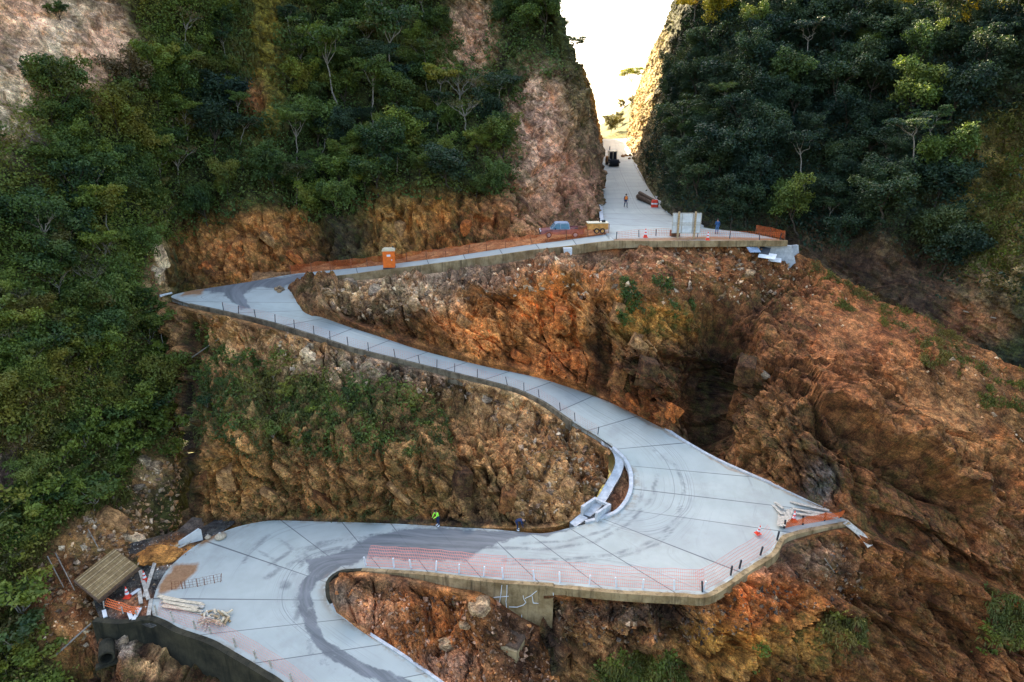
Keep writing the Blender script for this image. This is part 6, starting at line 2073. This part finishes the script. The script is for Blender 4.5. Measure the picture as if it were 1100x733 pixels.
# grey planks fanned out at the tip of the hairpin
for k, (a, b) in enumerate([((836, 565), (839, 541)), ((839, 566), (843, 540)), ((842, 566), (848, 541)), ((846, 563), (852, 543)), ((829, 541), (840, 552)), ((832, 540), (841, 547)),
                            ((848, 541), (884, 549)), ((852, 543), (890, 551)), ((850, 546), (880, 553)), ((855, 548), (895, 554)), ((852, 551), (884, 556)), ((858, 553), (900, 557))]):
    z0 = -32.0 - 0.25 * (a[1] - 541) / 25
    rz, L = dirpx(a, b, z0)
    P = Vector(atz((a[0] + b[0]) / 2, (a[1] + b[1]) / 2, z0))
    g = on_road((a[0] + b[0]) / 2, (a[1] + b[1]) / 2)
    P.z = g.z + 0.05 + 0.045 * (k % 4)
    plank(P, L, rz, 'weathered grey plank in the fan of boards at the tip of the right hairpin' if k < 6 else 'weathered grey board lying along the back edge of the hairpin tip',
          'grey planks fanned at the hairpin tip' if k < 6 else 'grey boards along the hairpin tip', 'greywood', 0.26)
# pale strip trailing down from the tip
ch = np.array([tuple(on_road(908, 560)), tuple(on_patch('F', 917, 567)), tuple(on_patch('F', 925, 577)), tuple(on_patch('F', 933, 588))]) + np.array((0, -0.1, 0.12))
w_ = np.array([(0.30, 0.2, 0)] * 4)
o, _ = ribbon('fabric_strip', ch + w_, ch - w_, 0.1, 6, M['greywood'], None, 0.04)
del o['kind']
o.name = 'fabric_strip'
tag(o, 'pale grey fabric strip hanging down the slope from the tip of the right hairpin', 'fabric')

# woven slatted roof beside the gravel yard
cs = [Vector(at(89, 628, 44.9)), Vector(at(117, 651, 43.4)), Vector(at(139, 607, 46.6)), Vector(at(116, 590, 48.2))]
cen = sum(cs, Vector()) / 4
ux = ((cs[1] - cs[0]) + (cs[2] - cs[3])).normalized()
uy = ((cs[3] - cs[0]) + (cs[2] - cs[1]))
uy = (uy - ux * uy.dot(ux)).normalized()
uz = ux.cross(uy)
X = Matrix((ux, uy, uz)).transposed().to_4x4()
X.translation = cen + Vector((0, 0, 0.2))
lx = ((cs[1] - cs[0]).length + (cs[2] - cs[3]).length) / 2
ly = ((cs[3] - cs[0]).length + (cs[2] - cs[1]).length) / 2
o = empty('shelter_roof', (0, 0, 0), 0, 'tan woven slatted roof panel lying beside the gravel yard at lower left', 'roof panel')
o.matrix_world = X
MB().box((0, 0, 0), (lx, ly, 0.14)).build('slat_mat', M['woven'], o)
m = MB()
m.box((0, -ly / 2 - 0.05, -0.15), (lx + 0.1, 0.10, 0.40))
m.box((lx / 2 + 0.05, 0, -0.15), (0.10, ly, 0.32))
m.build('edge_beam', M['darkwood'], o)
for k in range(5):
    MB().box((-lx / 2 + lx * (k + 0.5) / 5, 0, 0.095), (0.05, ly * 0.98, 0.05)).build('batten', M['wood'], o)
# scrap timber between the yard and the slab
sc_ = [((148, 603), (160, 646), 'greywood', 'long grey beam lying beside the orange sand at the edge of the slab'), ((155, 640), (170, 600), 'greywood', 'grey board leaning between the yard and the slab edge'),
       ((150, 634), (152, 650), 'greywood', 'short upright grey board near the mesh fence in the yard'), ((144, 668), (151, 655), 'panel', 'white board leaning on the dark wall left of the timber stack'),
       ((139, 659), (142, 667), 'panel', 'small white stake on top of the dark wall'), ((160, 662), (163, 646), 'greywood', 'slim grey post leaning left of the timber stack'),
       ((165, 602), (185, 588), 'greywood', 'grey plank beside the brown earth heap'), ((172, 600), (205, 578), 'wood', 'long brown plank along the back edge of the yard'), ((180, 596), (212, 580), 'greywood', 'grey plank next to the standing white board'),
       ((138, 612), (146, 605), 'palewood', 'short pale batten next to the woven roof panel'), ((142, 640), (150, 635), 'panel', 'thin white batten beside the front cone'), ((157, 597), (176, 590), 'wood', 'short brown plank on the brown earth heap'),
       ((112, 657), (114, 665), 'panel', 'white stake at the left end of the dark wall')]
for a, b, mm, lab in sc_:
    P0, P1 = on_patch('H', *a), on_patch('H', *b)
    zz = -(CZ - (P0.z + P1.z) / 2)
    rz, L = dirpx(a, b, zz)
    P = Vector(atz((a[0] + b[0]) / 2, (a[1] + b[1]) / 2, zz))
    plank(P + Vector((0, 0, 0.12)), max(L, 0.7), rz, lab, None, mm, 0.28, 0.08, rr.uniform(-.1, .05))
# standing white board
o = MB().prism([(-1.0, 0), (1.0, 0), (1.0, 1.25), (0.8, 1.5), (-0.9, 0.5)], -0.04, 0.04).build('board', M['panel'], None)
o.location = Vector(atz(205, 583, -36.4))
o.rotation_euler = (0.25, 0, 0.45)
tag(o, 'white board standing upright at the back corner of the gravel yard', 'board')
# heap of brown earth
hp = MB()
hv = []
me_ = stone_mesh(17, 4, 0.4)
C = np.tile((0.34, 0.15, 0.04), (len(me_.vertices), 1))
me_.attributes['tone'].data.foreach_set('color', np.c_[C, np.ones(len(C))].astype(np.float32).ravel())
o = link('earth_heap', me_)
o.location = Vector(atz(170, 597, -36.45))
o.scale = (1.9, 1.6, 1.0)
tag(o, 'heap of orange brown earth at the back of the gravel yard', 'earth heap')
# sacks
for (x, y), lab in (((238, 578), 'bulging pale sack on the slab near the standing white board'), ((224.5, 577), 'small grey sack at the very edge of the slab')):
    s = empty('sack', on_road(x, y), rr.random(), lab, 'sack')
    MB().lathe([(0.1, 0.0), (0.62, 0.05), (0.72, 0.25), (0.5, 0.5), (0.22, 0.62), (0.16, 0.7)], 12).build('bag', M['sack'], s, smooth=True)
    MB().lathe([(0.12, 0.68), (0.22, 0.78), (0.10, 0.88), (0.02, 0.9)], 9).build('tied_neck', M['greywood'], s)
    s.scale = (0.38, 0.38, 0.45) if x < 230 else (0.7, 0.7, 0.65)
# big concrete footing under the scrawled wall
o = empty('concrete_footing', Vector(at(536, 690, 41.9)), -0.42, 'large stained concrete footing block in the shade below the scrawled wall', 'concrete block')
MB().prism([(-1.9, -1.2), (1.9, -1.2), (1.9, 0.62), (-1.9, 0.85)], -1.0, 1.2).build('block', M['tan_wall'], o)
MB().prism([(-1.95, 0), (1.95, 0), (1.8, 0.14), (-1.8, 0.2)], -0.8, 1.3, 0, Matrix.Translation((0, 0, 0.72)) @ Matrix.Rotation(0.03, 4, 'Y')).build('earth_cover', M['darkwood'], o)
# drain pipe below the dark wall
o = empty('drain_pipe', Vector(at(115, 692, 41.6)), 0.5, 'round concrete drain pipe mouth below the left end of the dark wall', 'pipe')
m = MB()
m.lathe([(0.55, 0), (0.55, 1.6), (0.42, 1.6), (0.42, 0.0)], 18)
m.v = [Matrix.Rotation(PI / 2, 4, 'X') @ p for p in m.v]
m.build('pipe', M['dark_wall'], o)
MB().box((0, -1.45, -0.62), (1.6, 0.5, 0.2)).build('apron', M['dark_wall'], o)
# culvert mouth by the right hairpin
o = empty('culvert', Vector(atz(640, 549, -33.0)), -0.75, 'pale concrete culvert mouth at the foot of the gutter inside the right hairpin', 'culvert')
m = MB()
m.box((-0.75, 0.0, 0.1), (0.25, 2.0, 1.0)); m.box((0.75, 0.0, 0.1), (0.25, 2.0, 1.0)); m.box((0, 0.85, 0.48), (1.24, 0.25, 0.24))
m.build('side_walls', M['kerb'], o)
MB().box((0, 0, -0.28), (1.24, 1.9, 0.1)).build('floor_slab', M['darkmetal'], o)
# wooden handcart-like ladder frame on the mid lane corner
# fallen poles and dead stems on slopes
for key, a, b, r, lab in [('L', (52, 600), (70, 632), 0.05, 'pale dead stem leaning on the bare earth at lower left, left one'), ('L', (62, 596), (82, 636), 0.05, 'longest pale dead stem on the bare earth at lower left'), ('L', (95, 570), (106, 590), 0.05, 'pale dead stem above the woven roof panel'),
                          ('L', (60, 705), (98, 672), 0.09, 'pale fallen log on the bare earth left of the dark wall'), ('L', (128, 396), (150, 398), 0.05, 'pale fallen branch on the left mountainside near the gully'), ('F', (884, 601), (896, 616), 0.05, 'thin white pole lying on the earth below the hairpin tip'),
                          ('B', (205, 388), (236, 366), 0.07, 'long dead branch hanging across the dark gully below the top bend'), ('R', (1035, 337), (1068, 343), 0.08, 'pale fallen pole at the foot of the right bluff'), ('L', (172, 320), (186, 316), 0.16, 'pale concrete pole sticking out beside the tip of the top bend')]:
    pa, pb = on_patch(key, *a), on_patch(key, *b)
    m = MB().cyl(pa + Vector((0, -0.1, 0.18)), pb + Vector((0, -0.1, 0.2)), r, r * 0.7, 7).build('fallen_pole', M['pale_bark'] if r < 0.15 else M['panel'], None)
    tag(m, lab, 'pole')


# ------------------------------------------------------------------ angular outcrops standing out of the faces
def hull_mesh(seed, dims, tone):
    import bmesh
    rng = np.random.default_rng(seed)
    bm = bmesh.new()
    n = 13
    P = (rng.random((n, 3)) - 0.5) * np.array(dims)
    P[:8] = np.array([(a, b, c) for a in (-1, 1) for b in (-1, 1) for c in (-1, 1)]) * np.array(dims) * 0.5 * (0.62 + 0.38 * rng.random((8, 3)))
    vs = [bm.verts.new(p) for p in P]
    r = bmesh.ops.convex_hull(bm, input=vs)
    bmesh.ops.delete(bm, geom=[g for g in set(r['geom_interior']) | set(r['geom_unused']) if isinstance(g, bmesh.types.BMVert)], context='VERTS')
    bmesh.ops.bevel(bm, geom=list(bm.edges), offset=0.06, segments=1, affect='EDGES')
    bmesh.ops.triangulate(bm, faces=bm.faces)
    for _ in range(3):
        bmesh.ops.subdivide_edges(bm, edges=[e for e in bm.edges if e.calc_length() > 0.35], cuts=1, use_grid_fill=True)
        bmesh.ops.triangulate(bm, faces=bm.faces)
    V = np.array([v.co[:] for v in bm.verts])
    f, _ = facets(V * 1.1 + seed * 3.1, seed, 0.6, 0.5)
    d = V / np.maximum(np.linalg.norm(V, axis=1, keepdims=True), 1e-6)
    V = V + d * (0.16 * f + 0.05 * fbm(V * 2.2, 3, seed))[:, None]
    for v, p in zip(bm.verts, V):
        v.co = p
    me = bpy.data.meshes.new('rock_outcrop')
    bm.to_mesh(me)
    bm.free()
    set_col(me, 'tone', np.tile(tone, (len(V), 1)))
    set_val(me, 'damp', np.full(len(V), 0.45))
    set_val(me, 'moss', np.full(len(V), 0.2))
    me.materials.append(M['rock'])
    return me


OUT = {}
for tn, tone in dict(brown=BROWN, orange=RUST, tan=(0.30, 0.16, 0.07), pale=PALE, dark=DBROWN).items():
    OUT[tn] = [hull_mesh(k + 10, dm, tone) for k, dm in enumerate([(2.6, 1.8, 1.1), (3.2, 1.6, 0.9), (2.0, 1.6, 1.5), (1.5, 1.5, 2.6)])]
ORR = random.Random(21)


def outcrops(key, items, label, group, rzs=0.5):
    for px, py, s, tn, up in items:
        p, nn = surf(key, px, py)
        o = bpy.data.objects.new('rock_outcrop', OUT[tn][3 if up else ORR.randrange(3)])
        COL.objects.link(o)
        o.location = p - nn * 0.28 * s * 0.5
        o.scale = (s * 0.42, s * 0.42, s * 0.42)
        o.rotation_euler = (ORR.uniform(-.25, .25), (0.15 if up else 0.55) + ORR.uniform(-.2, .2), ORR.uniform(-rzs, rzs))
        tag(o, label, 'rock', group)


outcrops('A', [(700, 400, 3.0, 'dark', 1), (684, 432, 2.6, 'orange', 0), (722, 440, 2.8, 'orange', 0), (662, 405, 2.6, 'brown', 1), (690, 372, 3.0, 'tan', 0), (662, 335, 2.6, 'tan', 1), (740, 420, 2.6, 'dark', 1), (790, 440, 3.0, 'brown', 1), (800, 400, 3.0, 'dark', 1),
               (540, 330, 2.2, 'orange', 0), (600, 345, 2.4, 'orange', 1), (560, 380, 2.2, 'orange', 0), (620, 385, 2.2, 'orange', 1), (500, 345, 2.0, 'tan', 0)],
         'angular rock outcrop in the orange and brown face above the middle arm', 'rock outcrops in the face above the middle arm')
outcrops('B', [(250, 512, 2.8, 'tan', 1), (292, 530, 2.4, 'tan', 0), (350, 535, 2.6, 'brown', 0), (430, 530, 2.6, 'tan', 0), (500, 520, 2.8, 'dark', 1), (545, 535, 2.4, 'brown', 1), (585, 536, 2.6, 'tan', 1), (610, 530, 2.2, 'tan', 1), (522, 432, 2.8, 'tan', 0), (545, 448, 2.6, 'tan', 0), (600, 480, 2.0, 'brown', 0), (330, 385, 2.4, 'pale', 0), (300, 372, 2.2, 'tan', 0), (225, 520, 2.4, 'brown', 1)],
         'angular rock outcrop in the face below the middle arm', 'rock outcrops below the middle arm')
outcrops('L', [(168, 276, 3.4, 'pale', 1), (170, 300, 3.0, 'pale', 1), (162, 498, 2.6, 'pale', 0), (150, 516, 2.4, 'tan', 0), (120, 560, 3.4, 'tan', 0), (138, 578, 2.6, 'pale', 0)],
         'pale angular rock standing out of the left slope near the gully', 'pale rocks on the left slope')
outcrops('W', [(250, 270, 2.6, 'orange', 0), (290, 260, 2.8, 'tan', 0), (320, 278, 2.2, 'orange', 0), (430, 245, 2.4, 'tan', 1), (500, 245, 2.2, 'orange', 1), (545, 240, 2.4, 'brown', 1), (225, 285, 2.2, 'orange', 0)],
         'angular outcrop in the orange rock wall behind the upper lane', 'outcrops in the orange rock wall')


# ------------------------------------------------------------------ loose stones on ledges and aprons (uncountable)
def rubble(key, n, mask, smin, smax, label, seed, tones):
    rng = np.random.default_rng(seed)
    P, N, tot, x, y = sample(key, n, mask, rng)
    base = np.array([(1, 0, 0), (-1, 0, 0), (0, 1, 0), (0, -1, 0), (0, 0, 1), (0, 0, -1.0)])
    tri = np.array([(0, 2, 4), (2, 1, 4), (1, 3, 4), (3, 0, 4), (2, 0, 5), (1, 2, 5), (3, 1, 5), (0, 3, 5)])
    s = smin + (smax - smin) * rng.random(n) ** 3.5
    B = base[None] * (0.6 + 0.7 * rng.random((n, 6, 1))) + rng.normal(size=(n, 6, 3)) * 0.22
    q = rng.normal(size=(n, 3, 3))
    Q, _ = np.linalg.qr(q)
    B = np.einsum('nij,nkj->nki', Q, B * np.array((1.2, 0.9, 0.7)))
    V = P[:, None] + N[:, None] * (s * 0.25)[:, None, None] + B * s[:, None, None]
    F = (np.arange(n)[:, None, None] * 6 + tri[None]).reshape(-1, 3)
    me = np_mesh('rubble', V.reshape(-1, 3), F, False)
    tn = np.asarray(tones)[rng.integers(0, len(tones), n)] * (0.6 + 0.8 * rng.random((n, 1)))
    set_col(me, 'tone', np.repeat(tn, 6, 0))
    set_val(me, 'damp', np.full(n * 6, 0.2))
    set_val(me, 'moss', np.zeros(n * 6))
    o = link('rubble', me, M['rock'])
    return tag(o, label, 'rubble', None, 'stuff')


T1 = [(0.30, 0.20, 0.115), (0.25, 0.14, 0.065), (0.34, 0.26, 0.18), (0.16, 0.105, 0.07)]
rubble('A', 2000, pmask([[(340, 302), (640, 275), (835, 262), (870, 280), (830, 320), (700, 330), (560, 310), (420, 345), (345, 335)]], (), 14, 31), 0.05, 0.42, 'loose stones and earth clods scattered below the upper lane', 41, T1)
rubble('A', 450, pmask([[(850, 280), (1100, 400), (1110, 480), (1000, 420), (900, 370), (830, 330)]], (), 14, 32), 0.04, 0.26, 'small stones strewn over the brown earth mound on the right', 42, [(0.30, 0.16, 0.08), (0.38, 0.28, 0.18), (0.2, 0.1, 0.05)])
rubble('F', 1300, pmask([[(590, 645), (760, 655), (860, 605), (915, 575), (930, 640), (850, 660), (760, 690), (600, 690)]], (), 12, 33), 0.04, 0.24, 'dark stones and debris heaped below the wall of the right hairpin', 43, [(0.10, 0.075, 0.06), (0.24, 0.16, 0.10), (0.2, 0.09, 0.04)])
rubble('B', 1700, pmask([[(290, 355), (620, 450), (655, 500), (640, 535), (560, 560), (560, 470), (480, 425), (300, 400)]], (), 12, 34), 0.05, 0.36, 'loose stones on the ledge and slope under the middle arm', 44, T1)
rubble('C', 1500, pmask([[(355, 630), (560, 650), (600, 740), (470, 740)]], (), 12, 35), 0.04, 0.25, 'broken red brown stones in the wedge above the last arm', 45, [(0.24, 0.1, 0.04), (0.3, 0.18, 0.12), (0.14, 0.08, 0.05)])
rubble('H', 700, pmask([[(100, 580), (230, 570), (230, 670), (100, 680)]], (), 2, 36), 0.03, 0.14, 'gravel and chips on the dark yard at lower left', 46, [(0.4, 0.38, 0.35), (0.1, 0.1, 0.1), (0.2, 0.15, 0.1)])
rubble('L', 1800, pmask([[(90, 560), (190, 480), (200, 600), (110, 690), (40, 700), (30, 620)]], (), 12, 37), 0.05, 0.35, 'stones along the dry stream and the bare earth at lower left', 47, T1)
# ------------------------------------------------------------------ camera, sky, sun
cd = bpy.data.cameras.new('camera')
cd.lens = 24.0
cd.sensor_width = 36.0
cd.clip_start = 0.5
cd.clip_end = 6000
cam = bpy.data.objects.new('camera', cd)
COL.objects.link(cam)
cam.location = (0, 0, CZ)
cam.rotation_euler = (PI / 2 - PITCH, 0, 0)
SC.camera = cam

SUN_EL, SUN_AZ = R(31), R(-30)        # azimuth from +Y, negative is towards -X
sd = Vector((math.sin(SUN_AZ) * math.cos(SUN_EL), math.cos(SUN_AZ) * math.cos(SUN_EL), math.sin(SUN_EL)))
w = bpy.data.worlds.new('World')
SC.world = w
w.use_nodes = True
nt = w.node_tree
bg = nt.nodes['Background']
sky = nt.nodes.new('ShaderNodeTexSky')
sky.sky_type = 'NISHITA'
sky.sun_disc = False
sky.sun_elevation = SUN_EL
sky.sun_rotation = SUN_AZ
sky.altitude = 0
sky.air_density = 1.0
sky.dust_density = 5.0
sky.ozone_density = 1.5
nt.links.new(sky.outputs[0], bg.inputs[0])
bg.inputs[1].default_value = 0.12
ld = bpy.data.lights.new('sun', 'SUN')
ld.energy = 5.0
ld.angle = R(0.53)
ld.color = (1.0, 0.80, 0.48)
so_ = bpy.data.objects.new('sun', ld)
COL.objects.link(so_)
so_.rotation_euler = sd.to_track_quat('Z', 'Y').to_euler()
so_.location = (0, 0, 200)
vs = SC.view_settings
vs.view_transform = 'Standard'
vs.look = 'None'
vs.gamma = 1.0
vs.exposure = 2.75
cy = SC.cycles
cy.use_denoising = True
cy.denoiser = 'OPENIMAGEDENOISE'
cy.denoising_prefilter = 'NONE'
cy.denoising_input_passes = 'RGB_ALBEDO_NORMAL'
cy.max_bounces = 6
cy.diffuse_bounces = 4
cy.glossy_bounces = 2
cy.transmission_bounces = 4
cy.transparent_max_bounces = 8
cy.use_adaptive_sampling = True
cy.adaptive_threshold = 0.009
cy.caustics_reflective = False
cy.caustics_refractive = False
